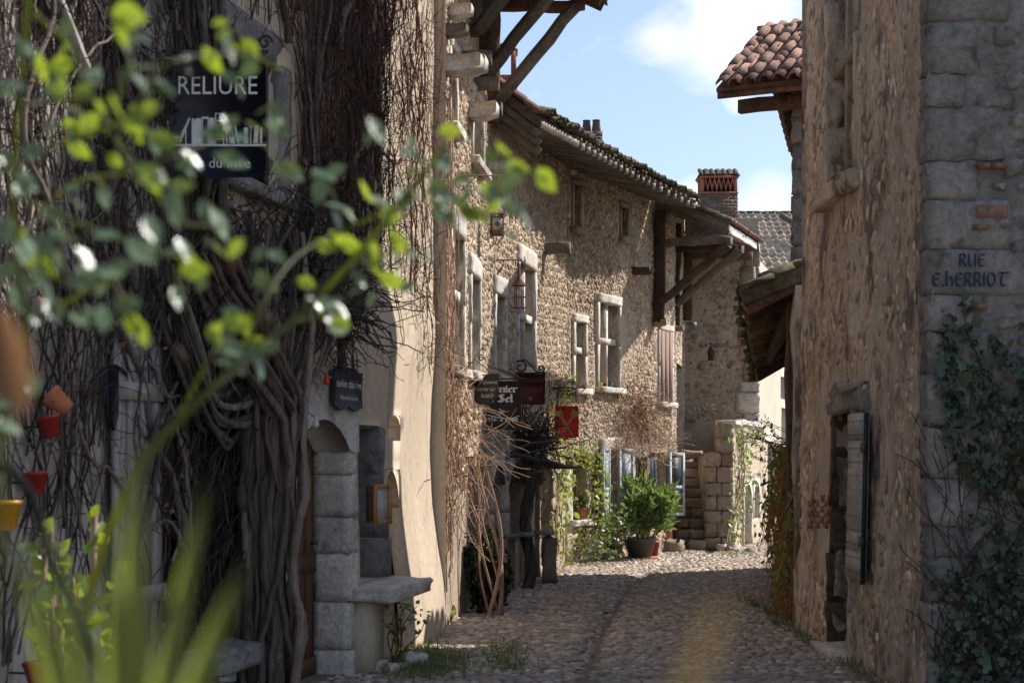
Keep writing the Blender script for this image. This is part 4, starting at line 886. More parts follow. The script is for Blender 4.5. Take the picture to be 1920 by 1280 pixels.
# ------------------------------------------------------------------ chimneys
def brick_stack(parent, c, w, d, h, rows, mat, mesh_name='brick', course=None, bl=.2):
    """each brick a piece"""
    course = h/rows; me = {}
    def get(L_):
        k = round(L_, 3)
        if k not in me:
            b = rough_block(L_-.012, course-.012, .10, int(k*1000), 1, .003, .1); x = b.mesh(mesh_name); x.materials.append(mat); me[k] = x
        return me[k]
    core = MB(); core.box(np.array(c)+[0, 0, h/2], (w-.03, d-.03, h-.004)); obj('mortar_core', core, M['mortar'], parent)
    for r in range(rows):
        z = c[2]+course*(r+.5)
        for (ax, L_, dist, yaw) in ((np.array([1., 0, 0]), w, d/2, 0), (np.array([0, 1., 0]), d, w/2, 1)):
            n = max(1, round(L_/bl)); bl_ = L_/n
            for s in (-1, 1):
                nn = np.array([0, 1., 0])*s if yaw == 0 else np.array([1., 0, 0])*s
                for i in range(n+(r % 2)):
                    a = -L_/2+i*bl_-(bl_/2 if r % 2 else 0); b = a+bl_; a = max(a, -L_/2); b = min(b, L_/2)
                    if b-a < .03: continue
                    p = np.array([c[0], c[1], z])+ax*(a+b)/2+nn*(dist-.045+.003*yaw)
                    piece(mesh_name, get(b-a), parent, MX(p, ax, nn, np.array([0, 0, 1.])))
CH = thing('lattice_chimney', 'dark brick chimney with a red terracotta lattice crown and small tiled cap', 'chimney', P(1345, 430, 38))
c = P(1345, 430, 38); cw_, cd_ = .80, .70; zb = c[2]; z1 = EYE+(HY-367)/F*38; z2 = EYE+(HY-336)/F*38; z3 = EYE+(HY-322)/F*38
Rz = 0
brick_stack(CH, (c[0], c[1], zb), cw_, cd_, z1-zb, 10, M['brick_dark'], bl=.2)
m = MB(); m.box((c[0], c[1], zb-1.0), (cw_, cd_, 2.0-.01)); obj('stack_base', m, M['brick_dark'], CH)
for s in (-1, 1):
    for ax, L_, dd in ((0, cw_, cd_/2), (1, cd_, cw_/2)):
        n = 7 if ax == 0 else 6
        for i in range(n):
            t0 = -L_/2+.05+(L_-.1)*i/(n); t1 = t0+(L_-.1)/n
            for (a, b) in ((t0, (t0+t1)/2), (t1, (t0+t1)/2)):
                def q(t, z): return np.array([c[0]+t, c[1]+s*(dd-.03), z]) if ax == 0 else np.array([c[0]+s*(dd-.03), c[1]+t, z])
                m = MB(); m.tube([q(a, z1), q(a, z1+.1), q(b, z2-.03)], .016, 4); obj('lattice_bar', m, M['brick'], CH)
for sx in (-1, 1):
    for sy in (-1, 1):
        m = MB(); m.box((c[0]+sx*(cw_/2-.03), c[1]+sy*(cd_/2-.03), (z1+z2)/2), (.06, .06, z2-z1)); obj('corner_post', m, M['brick'], CH)
m = MB(); m.box((c[0], c[1], z2), (cw_+.06, cd_+.06, .04)); m.box((c[0], c[1], z1+.015), (cw_+.04, cd_+.04, .03)); obj('cornice', m, M['brick'], CH)
m = MB(); m.box((c[0], c[1], z2-.16), (cw_-.16, cd_-.16, .3)); obj('flue', m, M['dark'], CH)
m = MB(); zr = z3+.04; a = cw_/2+.06; b = cd_/2+.06; V = [[c[0]-a, c[1]-b, z2+.02], [c[0]+a, c[1]-b, z2+.02], [c[0]+a, c[1]+b, z2+.02], [c[0]-a, c[1]+b, z2+.02], [c[0]-a+.1, c[1], zr], [c[0]+a-.1, c[1], zr]]
m.add(V, [[0, 1, 5, 4], [2, 3, 4, 5]], [[1, 2, 5], [3, 0, 4]]); obj('cap', m, M['tile_old'], CH)
tl = [tile_mesh('cap_tile', M['tile_old'], L=.24, r=.06, k=4, flatn=.45, seed=31+i) for i in range(2)]
ud = np.array([0, b, zr-z2-.02]); ud /= np.linalg.norm(ud)
for r_ in range(2):
    for c_ in range(7): piece('cap_tile', tl[c_ % 2], CH, MX(np.array([c[0]-a+.06+c_*.13, c[1]-b-.02, z2+.03])+ud*.2*r_, np.array([1., 0, 0]), ud, np.cross([1, 0, 0], ud)))
TC = thing('twin_pot_chimney', 'small dark chimney with two clay pots behind the mossy roof', 'chimney', P(1109, 300, 30))
c = P(1109, 300, 30.0); m = MB(); m.box(c+[0, 0, -.9], (.33, .4, 1.8)); obj('stack_base', m, M['brick_dark'], TC); brick_stack(TC, (c[0], c[1], c[2]), .35, .42, EYE+(HY-250)/F*30-c[2], 5, M['brick_dark'], bl=.18)
for dx, s in ((-.085, 1), (.085, 1.03)):
    m = MB(); zt = EYE+(HY-250)/F*30; m.lathe([(.085, 0), (.075, .1), (.062, .2*s), (.075, .22*s), (.07, .225*s), (.05, .21*s)], (c[0]+dx, c[1], zt), 12); obj('chimney_pot', m, M['brick_dark'], TC)
RCH = thing('red_brick_chimney', 'red brick chimney with open tiled head behind the timber post', 'chimney', P(945, 180, 23))
c = P(942, 190, 23.0); zt = EYE+(HY-118)/F*23; m = MB(); m.box(c+[0, 0, -.7], (.38, .38, 1.4)); obj('stack_base', m, M['brick'], RCH); brick_stack(RCH, c, .38, .38, .32, 4, M['brick'], bl=.17)
for sx in (-1, 1):
    for sy in (-1, 1):
        m = MB(); m.box((c[0]+sx*.15, c[1]+sy*.15, c[2]+.32+.16), (.07, .07, .32)); obj('corner_post', m, M['brick'], RCH)
for i, (a, s) in enumerate(((.35, -1), (-.35, 1))):
    m = MB(); m.box((c[0]+s*.09, c[1], c[2]+.69), (.24, .36, .025), np.array(Matrix.Rotation(a, 3, 'Y'))); obj('cap_tile', m, M['tile_old'], RCH)

# ------------------------------------------------------------------ right tower, front wall with street name
HT = thing('tower_house', 'tall rough stone corner house on the right with painted street name', 'house', (3.5, 13, 0))
def tout(u, z): return .05*smooth(1.5, 0, z)-.035*smooth(2, 7, z)
WT = Wall((2.71, 11.1), (2.71, 15.95), face=(-1, 0), out=tout); WF = Wall((2.71, 11.1), (5.6, 11.1), face=(0, -1)); TOPT = 9.1
rT_win = (*WT.rect(1553, 1601, 0, 1)[:2], EYE+(HY-338)/F*14, 6.0); rT_door = (*WT.rect(1570, 1608, 0, 1)[:2], 0.05, EYE+(HY-772)/F*13.8)
obj('wall', wall_mesh(WT, 0, .65, -.1, 7.7, [], step=.075, rough=.04, ns=1.7), M['tmortar'], HT)  # bay top kept low, out of view, so sun reaches the left wall
obj('wall', wall_mesh(WT, .65, WT.L, -.1, TOPT, [(*rT_win, .3), (*rT_door, .5)], step=.075, rough=.04, ns=1.7), M['tmortar'], HT)
obj('wall', wall_mesh(WF, 0, WF.L, -.1, 7.7, [], step=.25, rough=.03), M['greystone'], HT)
m = MB(); m.add([[2.71, 11.75, 7.6], [5.6, 11.75, 7.6], [5.6, 11.75, TOPT], [2.71, 11.75, TOPT]], [[0, 1, 2, 3]]); m.add([[2.66, 11.05, 7.70], [5.6, 11.05, 7.70], [5.6, 11.75, 7.9], [2.66, 11.75, 7.9]], [[0, 1, 2, 3]]); obj('unseen_setback', m, M['tmortar'], HT)  # unseen setback above the low front bay, shaped to let sunlight past
TP = [(1, .95, .9), (.85, .82, .8), (1.1, 1.0, .88), (.75, .71, .68), (1.0, .82, .68), (.95, .9, .85), (.62, .58, .56)]
avT = [(rT_win[0]-.2, rT_win[1]+.2, rT_win[2]-.25, 7), (rT_door[0]-.1, rT_door[1]+.85, .0, rT_door[3]+.3)]
pebbles(WT, .03, WT.L-.02, .0, 7.5, avT, 'rubble', M['tpebble'], HT, size=(.055, .03), row=.085, gap=.07, tilt=.6, proud=.011, seed=20, pal=TP, keep=.40, ns=1.7, rough=.04)
pebbles(WT, rT_door[0]-.1, rT_door[1]+.85, .0, .7, [(rT_door[0]-.06, rT_door[1]+.06, -.1, 1)], 'rubble', M['tpebble'], HT, size=(.075, .04), row=.10, gap=.085, tilt=.5, proud=.018, seed=21, pal=TP, ns=1.7, rough=.04)
m = MB(); quad_body(m, [(3.08, 11.8), (5.6, 11.8), (5.6, 15.9), (3.08, 15.9)], -.1, TOPT+.2); m.add([[2.71, 15.95, -.1], [5.6, 15.95, -.1], [5.6, 15.95, TOPT], [2.71, 15.95, TOPT]], [[0, 1, 2, 3]]); m.add([[5.6, 11.75, -.1], [5.6, 15.95, -.1], [5.6, 15.95, TOPT], [5.6, 11.75, TOPT]], [[0, 1, 2, 3]]); obj('rear_wall', m, M['tmortar'], HT)
m = MB(); V = np.array([[2.6, 11.7, TOPT], [6.2, 11.7, TOPT], [6.2, 16.0, TOPT], [2.6, 16.0, TOPT]]); m.add(np.concatenate([V, V+[0, 0, .15], [[4.2, 12.5, TOPT+1.2], [4.2, 14.5, TOPT+1.2]]]), [[3, 2, 1, 0], [0, 1, 5, 4], [1, 2, 6, 5], [2, 3, 7, 6], [3, 0, 4, 7], [5, 6, 9, 8], [7, 4, 8, 9]], [[4, 5, 8], [6, 7, 9]]); obj('roof', m, M['tile'], HT)
casement(WT, rT_win, HT, .28, (1, 3), M['oak_grey'], M['glass'], .04)
s = MB(); um = (rT_win[0]+rT_win[1])/2; wbox(s, WT, um-.06, um+.06, rT_win[2], 6.0, -.25, -.03, .002); obj('mullion', s, M['stepstone'], HT); s = MB(); wbox(s, WT, rT_win[0], rT_win[1], 4.85, 4.97, -.22, -.025, .002); obj('transom', s, M['stepstone'], HT)
for a, b, k in ((rT_win[0]-.12, rT_win[0], 0), (rT_win[1], rT_win[1]+.12, 1)):
    for i in range(4): stone_on(WT, a, b, rT_win[2]+i*.55, rT_win[2]+i*.55+.54, -.28, .03, HT, M['tmortar'], 'jamb_stone', 740+k*5+i, .008)
stone_on(WT, rT_win[0]-.16, rT_win[1]+.16, rT_win[2]-.16, rT_win[2], -.28, .12, HT, M['tmortar'], 'sill', 750, .012)
casement(WT, rT_door, HT, .48, (0, 0), None, M['dark'])
stone_on(WT, rT_door[0]-.62, rT_door[1]+.12, rT_door[3], rT_door[3]+.22, -.3, .05, HT, M['greystone'], 'lintel', 751, .02, 4)
for i in range(5): stone_on(WT, rT_door[0]-.10, rT_door[0], .02+i*.4, .415+i*.4, -.3, .04+.01*(i % 2), HT, M['tmortar'], 'jamb_stone', 755+i, .010)
for i in range(5): stone_on(WT, rT_door[1], rT_door[1]+.09, .02+i*.4, .415+i*.4, -.3, .03+.01*(i % 2), HT, M['oak'], 'jamb_piece', 765+i, .010)  # dark oak colour stands in for the deep shade on the far reveal
stone_on(WT, rT_door[0]-.1, rT_door[1]+.1, -.02, .09, -.3, .16, HT, M['limestone'], 'doorstep', 771, .01)
# studded leaf folded back on the wall
ul0, ul1, zl0, zl1 = rT_door[0]-.70, rT_door[0]-.06, .70, rT_door[3]-.03
TL = obj('door_leaf', (lambda m: (wbox(m, WT, ul0, ul1, zl0, zl1, .05, .08), m)[1])(MB()), M['grey_door'], HT, label='grey studded half-door leaf folded back on the wall')
for i in range(6):
    m = MB(); zz = zl0+(zl1-zl0)*i/6; wbox(m, WT, ul0+.004, ul1-.004, zz+.004, zz+(zl1-zl0)/6-.004, .0805, .088, .001); obj('plank', m, M['grey_door'], TL)
st_ = MB()
for i in range(12):
    for j in range(6):
        p = WT.pt(ul0+.06+(ul1-ul0-.12)*j/5, zl0+.06+(zl1-zl0-.12)*i/11, .089); st_.inst(PEB_V*.008, PEB_Q, PEB_T, np.array([[WT.D3, WT.Z3, WT.N3]]), p[None])
obj('studs', st_, M['iron'], TL, kind='stuff')
m = MB(); wbox(m, WT, ul0-.012, ul0, zl0-.02, zl1, .06, .095); wbox(m, WT, ul0-.06, ul0+.12, zl1-.3, zl1-.22, .089, .1); wbox(m, WT, ul0-.06, ul0+.12, zl0+.25, zl0+.33, .089, .1); obj('hinge', m, M['iron'], TL)
# brick patch
bme = rough_block(.2, .055, .1, 5, 1, .004, .1).mesh('brick'); bme.materials.append(M['brick_dull'])
for r_ in range(6):
    for c_ in range(3): 
        u, z, _ = WT.uz(1524+c_*15+(r_ % 2)*6, 983-r_*10); piece('brick', bme, HT, MX(WT.pt(u, z, -.028), WT.D3, WT.N3, WT.Z3))
# quoins and rubble of the front wall
qy = [-60, 40, 140, 201, 303, 375, 467, 552, 622, 702, 800, 897, 987, 1043, 1130, 1235, 1320]
qw = [150, 90, 66, 140, 90, 150, 190, 80, 110, 75, 140, 70, 60, 130, 80, 120]
for i in range(16):
    z1 = EYE+(HY-qy[i])/F*11.1; z0 = EYE+(HY-qy[i+1])/F*11.1
    stone_on(WF, -.012, qw[i]/F*11.1, z0+.004, z1-.004, -.2, .014+.006*((i*3) % 3), HT, M['greystone'], 'quoin', 800+i, .008, 5, .07)
def rubble_stones():
    z = -.05; k = 0; g_ = np.random.default_rng(77); lib = {}
    while z < 5.6:
        h = g_.uniform(.07, .17); u = g_.uniform(-.1, .1)
        while u < 1.75:
            w = h*g_.uniform(1.0, 2.4); zc = z+h/2; pyc = HY-(zc-EYE)/11.1*F
            qi = next((i for i in range(16) if qy[i] <= pyc < qy[i+1]), None); lim = qw[qi]/F*11.1 if qi is not None else .2
            if u > lim+.01 and g_.random() < .9:
                key = (round(w, 1), round(h, 2)); 
                if key not in lib:
                    b = rough_block(w-.02, h-.018, .2, len(lib), 3, .012, .9); me = b.mesh('stone', True); me.materials.append(M['greystone']); lib[key] = me
                mt = Matrix.Rotation(g_.normal(0, .06), 4, 'Y'); mm = MX(WF.pt(u+w/2, zc+g_.normal(0, .012), -.085+g_.normal(0, .012)), WF.D3, WF.N3, WF.Z3)@mt
                piece('stone', lib[key], HT, mm)
            u += w+.012
        z += h+.012; k += 1
rubble_stones()
bme2 = bme.copy(); bme2.materials.clear(); bme2.materials.append(M['brick_dull'])
for i, (px, py) in enumerate(((1858, 397), (1836, 427), (1870, 312), (1846, 312), (1834, 575))): piece('brick', bme2, HT, MX(WF.pt(WF.u(px), EYE+(HY-py)/F*11.1, -.01+.012), WF.D3*(1.0 if i == 0 else .5), WF.N3, WF.Z3*(1.4 if i == 0 else .6)))

# ------------------------------------------------------------------ lean-to with timber posts, right
LT = thing('lean_to', 'low timber lean-to roof with a mossy tiled edge jutting from the right side', 'lean-to', (3.0, 18, 0))
A0 = P(1397, 565, 16.2); A1 = P(1420, 706, 24.0); B0 = P(1512, 512, 16.2); upl = B0-A0; upl[1] = .15; ul = np.linalg.norm(upl); upl /= ul; edl = A1-A0; el_ = np.linalg.norm(edl); edl /= el_
m = MB(); V = np.array([A0, A1, A1+upl*1.6, A0+upl*1.6])+[0, 0, .02]; m.add(np.concatenate([V, V+[0, 0, .05]]), [[0, 1, 2, 3], [4, 7, 6, 5], [0, 4, 5, 1], [2, 6, 7, 3], [1, 5, 6, 2], [0, 3, 7, 4]]); ROOFL = obj('roof_deck', m, M['oak_red'], LT)
for i in range(14):
    p = A0+edl*el_*(i+.3)/14; m = MB(); m.beam(p+[0, 0, -.04], p+upl*1.55+[0, 0, -.04], .09, .10, n=4, jit=.008); obj('rafter', m, M['oak_red'] if i % 2 else M['oak_grey'], LT)
m = MB(); m.beam(A0+[0, -.05, .05]-upl*.04, A0+upl*1.5+[0, -.05, .05], .05, .17, n=6, jit=.010); obj('verge_board', m, M['tile_old'], LT)
m = MB(); m.beam(A0+[0, -.02, -.08], A0+upl*1.5+[0, -.02, -.08], .06, .10, n=6, jit=.008); obj('verge_board', m, M['oak_red'], LT)
tile_field(A0+[0, 0, .09], edl, upl, int(el_/.19), 6, ROOFL, TILES_OLD)
mo = MB(); n = 260; t = rng.random((n, 1)); C = A0+edl*el_*t+upl*rng.uniform(-.12, .25, (n, 1))+np.array([0, 0, 1])*rng.uniform(-.06, .12, (n, 1)); s = rng.uniform(.02, .06, n)
Mx = np.stack([np.stack([s, 0*s, 0*s], 1), np.stack([0*s, s, 0*s], 1), np.stack([0*s, 0*s, s], 1)], 1); mo.inst(PEB_V, PEB_Q, PEB_T, Mx, C); obj('moss', mo, M['moss'], ROOFL, smooth=True, kind='stuff')
for (px, Yq, w_) in ((1488, 16.6, .13), (1500, 16.3, .12), (1494, 19.5, .14)):
    x = (px-960)/F*Yq; m = MB(); m.beam([x, Yq, -.05], [x, Yq, 3.25 if Yq < 17 else 3.0], w_, w_, up=(0, 1, 0), n=8, jit=.012); obj('post', m, M['oak'] if px < 1495 else M['tmortar'], LT)
m = MB(); m.beam([2.72, 16.4, 3.05], [3.5, 24, 2.85], .13, .14, n=6); obj('wall_plate', m, M['oak'], LT)
SW = Wall((3.05, 15.97), (3.75, 22.0), face=(-1, 0))
SWT = thing('side_wall', 'rubble wall in shade under the lean-to roof, behind the creeper', 'wall', (3.3, 18.8, 0))
obj('wall', wall_mesh(SW, 0, SW.L, -.1, 3.3, [], rough=.03), M['tmortar'], SWT); pebbles(SW, 0, SW.L, 0, 3.2, [], 'rubble', M['tpebble'], SWT, size=(.1, .06), row=.14, gap=.13, tilt=.6, proud=.03, seed=30, keep=.8)
m = MB(); quad_body(m, [(3.1, 15.97), (3.8, 22), (5.6, 22), (5.6, 15.97)], -.1, 3.25); obj('wall_core', m, M['tmortar'], SWT)
# ------------------------------------------------------------------ house D, far right, barrel tile roof
HR = thing('tiled_roof_house', 'house with a projecting red barrel-tile roof behind the tower on the right', 'house', (4.5, 23, 0))
yaw = R(27); e_d = np.array([math.cos(yaw), -math.sin(yaw), 0]); b_d = np.array([math.sin(yaw), math.cos(yaw), 0])
DE = P(1343, 166, 21.6); pitch = R(31); up_d = b_d*math.cos(pitch)+np.array([0, 0, math.sin(pitch)])
DC = np.array([3.62, 22.0])     # near street-side corner of the walls
def dpt(a, b, z): return np.array([DC[0]+e_d[0]*a+b_d[0]*b, DC[1]+e_d[1]*a+b_d[1]*b, z])
m = MB(); quad_body(m, [tuple(dpt(a, b, 0)[:2]) for a, b in ((0, 0), (3.2, 0), (3.2, 3.4), (0, 3.4))], -.1, 6.3); obj('wall', m, M['greystone'], HR)
WDd = Wall(tuple(DC), tuple(dpt(3.2, 0, 0)[:2]), face=(0, -1))
zq = 3.0
for i in range(10): stone_on(WDd, -.015, .2+.1*(i % 2), zq+.004, zq+.32, -.2, .02, HR, M['greystone'], 'quoin', 900+i, .012); zq += .33
Ld = 2.1
m = MB(); V = np.array([DE, DE+e_d*4.3, DE+e_d*4.3+up_d*Ld, DE+up_d*Ld]); V2 = np.array([V[3], V[2], V[2]+b_d*2.6-[0, 0, 1.2], V[3]+b_d*2.6-[0, 0, 1.2]])
m.add(np.concatenate([V, V-[0, 0, .05]]), [[0, 1, 2, 3], [4, 7, 6, 5], [0, 4, 5, 1], [0, 3, 7, 4], [1, 5, 6, 2]]); m.add(np.concatenate([V2, V2-[0, 0, .05]]), [[0, 1, 2, 3], [4, 7, 6, 5], [0, 3, 7, 4]]); ROOFD = obj('roof', m, M['oak_red'], HR)
for i in range(2):
    gm = MB(); gm.add([V[0]+e_d*.3+[0, 0, -.05], V[3]+e_d*.3+[0, 0, -.05], V2[3]+e_d*.3], T=[[0, 1, 2]])
ncl = int(4.2/.19); nrw = int(Ld/.19)
tile_field(DE+[0, 0, .03]+e_d*.08, e_d, up_d, ncl, nrw, ROOFD, TILES, pitch=.19, course=.19)
for c_ in range(18): piece('ridge_tile', TILES[c_ % 3], ROOFD, MX(V[3]+e_d*(c_*.24-.05)+np.array([0, 0, .03]), b_d, e_d, np.array([0, 0, 1.])))
m = MB(); m.beam(DE+[0, 0, -.07]+b_d*.05, DE+e_d*4.2+[0, 0, -.07]+b_d*.05, .04, .11, n=5, jit=.004); obj('eave_board', m, M['oak_red'], HR)
for i in range(1):
    m = MB(); z = DE[2]-.17; m.beam(dpt(-.62, -.3, z+.02), dpt(.5, -.3, z+.02), .14, .17, n=4); obj('beam', m, M['oak_red'], HR)
# street-side eave running back, seen from below
s0 = P(1458, 180, 22.3); s1 = P(1487, 292, 27.0); back_ = np.array([.75, .35, .5]); back_ /= np.linalg.norm(back_)
m = MB(); V = np.array([s0, s1, s1+back_*1.2, s0+back_*1.2]); m.add(np.concatenate([V, V+[0, 0, .05]]), [[0, 1, 2, 3], [4, 7, 6, 5], [0, 4, 5, 1], [0, 3, 7, 4]]); SOF = obj('soffit', m, M['oak_red'], HR)
es = (s1-s0); ls = np.linalg.norm(es); es /= ls
for i in range(int(ls/.19)): piece('tile', TILES[i % 3], SOF, MX(s0+es*(.1+i*.19)-back_*.05+np.array([0, 0, .07]), es, back_, np.cross(es, back_) if np.cross(es, back_)[2] > 0 else -np.cross(es, back_)))
for i in range(12): 
    m = MB(); p = s0+es*ls*(i+.5)/12; m.beam(p+[0, 0, -.03], p+back_*1.1+[0, 0, -.03], .08, .07, n=2, jit=.003); obj('rafter', m, M['oak_red'], HR)
# ------------------------------------------------------------------ lettering
XA, ZA, CA = np.array([1., 0, 0]), np.array([0, 0, 1.]), np.array([0, -1., 0])
def txt(body, c, ax, ay, az, mat, parent, w=None, h=None, shear=0.0, name='lettering', off=.006):
    """one line of print: centre c, fitted to width w and letter height h"""
    cu = bpy.data.curves.new('t', 'FONT'); cu.body = body; cu.shear = shear; cu.resolution_u = 3
    o = bpy.data.objects.new('t', cu); COL.objects.link(o); bpy.context.view_layer.update()
    me = bpy.data.meshes.new_from_object(o.evaluated_get(bpy.context.evaluated_depsgraph_get())); bpy.data.objects.remove(o); bpy.data.curves.remove(cu)
    co = np.zeros(len(me.vertices)*3); me.vertices.foreach_get('co', co); co = co.reshape(-1, 3); lo, hi = co.min(0), co.max(0); sz = hi-lo
    sx = (w/sz[0]) if w else h/sz[1]; sy = (h/sz[1]) if h else sx
    co = (co-(lo+hi)/2)*[sx, sy, 0]; me.vertices.foreach_set('co', co.ravel()); me.update(); me.materials.clear(); me.materials.append(mat); me.name = name
    o = bpy.data.objects.new(name, me); COL.objects.link(o); o.parent = parent; o.matrix_parent_inverse = Matrix.Translation(-wloc(parent)); o.matrix_basis = MX(np.asarray(c)+az*off, ax, ay, az); return o
def minim(x): return [[(x-.1, 1.0), (x+.06, .86)], [(x, .93), (x, .1)], [(x-.05, .14), (x+.12, 0)]]
_ring = [(.22+.22*math.cos(a), .5+.5*math.sin(a)) for a in np.linspace(0, 2*math.pi, 13)]
BL = {'i': minim(0)+[[(-.04, 1.36), (.06, 1.24)]], 'n': minim(0)+minim(.45)+[[(.05, .85), (.3, 1.0), (.45, .9)]], 'r': minim(0)+[[(.05, .82), (.28, 1.0)], [(.24, 1.02), (.4, .86)]],
      'e': [[(0, .75), (0, .2), (.2, 0), (.42, .15)], [(0, .72), (.22, 1.0)], [(.2, 1.0), (.42, .76)], [(.42, .78), (.02, .48)]],
      'a': [[(.05, .9), (.2, 1.0), (.4, .85), (.4, .1), (.5, 0)], [(.4, .6), (.05, .42)], [(.05, .45), (.05, .15)], [(.05, .15), (.2, 0), (.4, .2)]],
      'l': [[(-.08, 1.6), (.05, 1.5)], [(0, 1.55), (0, .1)], [(-.05, .14), (.14, 0)]], 'd': [[(.42, .85), (.42, .2), (.22, 0), (.05, .2), (.05, .75), (.3, .95)], [(.45, .9), (.0, 1.5)]],
      'S': [[(.6, 1.3), (.45, 1.55), (.15, 1.5), (.05, 1.2), (.55, .75), (.65, .35), (.4, .0), (.05, .05), (-.1, .3)], [(.3, 1.5), (.3, .1)]],
      'G': [[(.65, 1.3), (.5, 1.5), (.15, 1.4), (0, .9), (.05, .3), (.3, 0), (.6, .15), (.65, .7)], [(.4, .75), (.75, .72)], [(.25, 1.4), (.25, .15)]],
      '1': [[(-.1, .8), (.05, 1.0), (.05, 0)], [(-.1, 0), (.2, 0)]], '7': [[(-.05, .9), (0, 1), (.45, 1.0), (.12, -.35)]], '9': [[(.42, .7), (.3, 1.0), (.05, .8), (.08, .45), (.35, .4), (.43, .7), (.4, .2), (.1, -.35)]],
      '0': [_ring], '5': [[(.4, 1.0), (.1, 1.0), (.08, .6), (.3, .65), (.42, .35), (.3, -.1), (0, -.3)]], '3': [[(0, .95), (.2, 1.0), (.35, .85), (.15, .55), (.4, .25), (.25, -.2), (0, -.3)]],
      '6': [[(.4, 1.35), (.1, .8), (.05, .3), (.2, 0), (.4, .2), (.38, .5), (.1, .45)]], ' ': [], '`': [[(-.38, 1.4), (-.2, 1.15)]],
      'R': [[(0, 0), (0, 1)], [(-.05, .98), (.3, 1), (.4, .78), (.3, .55), (0, .48)], [(.15, .5), (.48, 0)]], 'U': [[(0, 1), (0, .25), (.18, 0), (.45, .2)], [(.5, 1), (.5, 0)]],
      'E': [[(.5, .88), (.25, 1.0), (.05, .75), (0, .4), (.12, .08), (.3, 0), (.52, .14)], [(.02, .52), (.42, .55)]], 'h': [[(0, 1.15), (0, 0)], [(0, .5), (.25, .75), (.42, .5), (.42, 0)]], 'I': [[(0, 1), (0, 0)]],
      'O': [[(.27+.27*math.cos(a), .5+.5*math.sin(a)) for a in np.linspace(0, 2*math.pi, 13)]], 'T': [[(-.05, .85), (.08, .98), (.8, 1.0)], [(.38, .98), (.2, .55), (.25, .1), (.42, 0), (.6, .12)]], '.': [[(.04, -.03), (.04, .13)], [(.0, .05), (.09, .05)]]}
ADV = {'i': .32, 'n': .75, 'r': .58, 'e': .62, 'a': .68, 'l': .34, 'd': .66, 'S': .95, 'G': 1.0, '1': .45, '7': .62, '9': .65, '0': .65, '5': .62, '3': .62, '6': .64, ' ': .5, '`': .0, 'R': .68, 'U': .74, 'E': .68, 'h': .66, 'I': .24, 'O': .76, 'T': .8, '.': .3}
def nibtext(body, c, ax, ay, az, mat, parent, xh, w=None, nib=.17, ang=40, name='lettering', off=.006, conform=None):
    segs = []; x = 0
    for ch in body:
        for st in BL[ch]: segs.append([(x+p[0], p[1]) for p in st])
        x += ADV[ch]
    tw = x; sx = (w/tw) if w else xh; k = 0; m = MB(); n = np.array([math.cos(R(ang)), math.sin(R(ang))])*nib/2
    for st in segs:
        for p, q in zip(st[:-1], st[1:]):
            p = np.array(p); q = np.array(q); d = q-p; L_ = np.linalg.norm(d)+1e-9; pr = np.array([-d[1], d[0]])/L_*nib*.14; nn = n+(pr if pr@n > 0 else -pr); e = d/L_*nib*.06; k += 1
            V = [p-e-nn, q+e-nn, q+e+nn, p-e+nn]
            m.add([np.asarray(c)+ax*((v[0]-tw/2)*sx)+ay*((v[1]-.5)*xh)+az*(off+k*.0001) for v in V], [[0, 1, 2, 3]])
    return obj(name, m, mat, parent)
def scroll(c, r, a0, turns, ax, ay, n=22, flip=1):
    return [np.asarray(c)+ax*flip*r*(1-.8*t)*math.cos(a0+turns*6.283*t)+ay*r*(1-.8*t)*math.sin(a0+turns*6.283*t) for t in np.linspace(0, 1, n)]
def iron_part(name, polys, parent, r=.007, k=5, mat=None):
    m = MB()
    for p in polys: m.tube(p, r, k)
    return obj(name, m, mat or M['iron'], parent)
def plate_sign(parent, c, w, h, mat, th=.02, shape='rect', name='board', ax=XA, ay=ZA, az=CA):
    m = MB()
    if shape == 'rect': po = [(-w/2, -h/2), (w/2, -h/2), (w/2, h/2), (-w/2, h/2)]
    elif shape == 'shield': po = [(-w/2, -h*.44), (-w*.3, -h*.46), (-w*.08, -h*.46), (0, -h*.5), (w*.08, -h*.46), (w*.3, -h*.46), (w/2, -h*.44), (w/2, h/2), (-w/2, h/2)]
    elif shape == 'round': po = [(-w/2+.05*w*(1-math.cos(a)), 0) for a in ()]+[(-w/2, -h*.42), (-w*.42, -h*.48), (-w*.1, -h*.48), (0, -h*.5), (w*.1, -h*.48), (w*.42, -h*.48), (w/2, -h*.42), (w/2, h/2), (-w/2, h/2)]
    elif shape == 'wave': po = [(-w/2, -h*.40)]+[(-w/2+w*t, -h*.44+h*.05*math.cos(t*4*math.pi)*(1 if t not in (0, 1) else 0)) for t in np.linspace(.05, .95, 15)]+[(w/2, -h*.40), (w*.47, 0), (w/2, h*.40)]+[(w/2-w*t, h*.42+h*.05*math.cos(t*2*math.pi+3.14)) for t in np.linspace(.05, .95, 11)]+[(-w/2, h*.40), (-w*.47, 0)]
    elif shape == 'oval': po = [(-w*.5, -h*.1), (-w*.42, h*.45), (w*.5, h*.5), (w*.46, -h*.15), (w*.05, -h*.5), (-w*.2, -h*.45)]
    m.plate(po, c, ax, ay, az, th); return obj(name, m, mat, parent)
# RUE E.HERRIOT painted on the corner stones
for s, px0, px1, py0, py1 in (('RUE', 1796, 1846, 478, 501), ('E.hERRIOT', 1745, 1887, 513, 538)):
    a = WF.pt(WF.u((px0+px1)/2), EYE+(HY-(py0+py1)/2)/F*11.1, .052); nibtext(s, a, XA, ZA, CA, M['ink_blue'], HT, (py1-py0)/F*11.1, (px1-px0)/F*11.1, nib=.17, ang=38, off=.002)
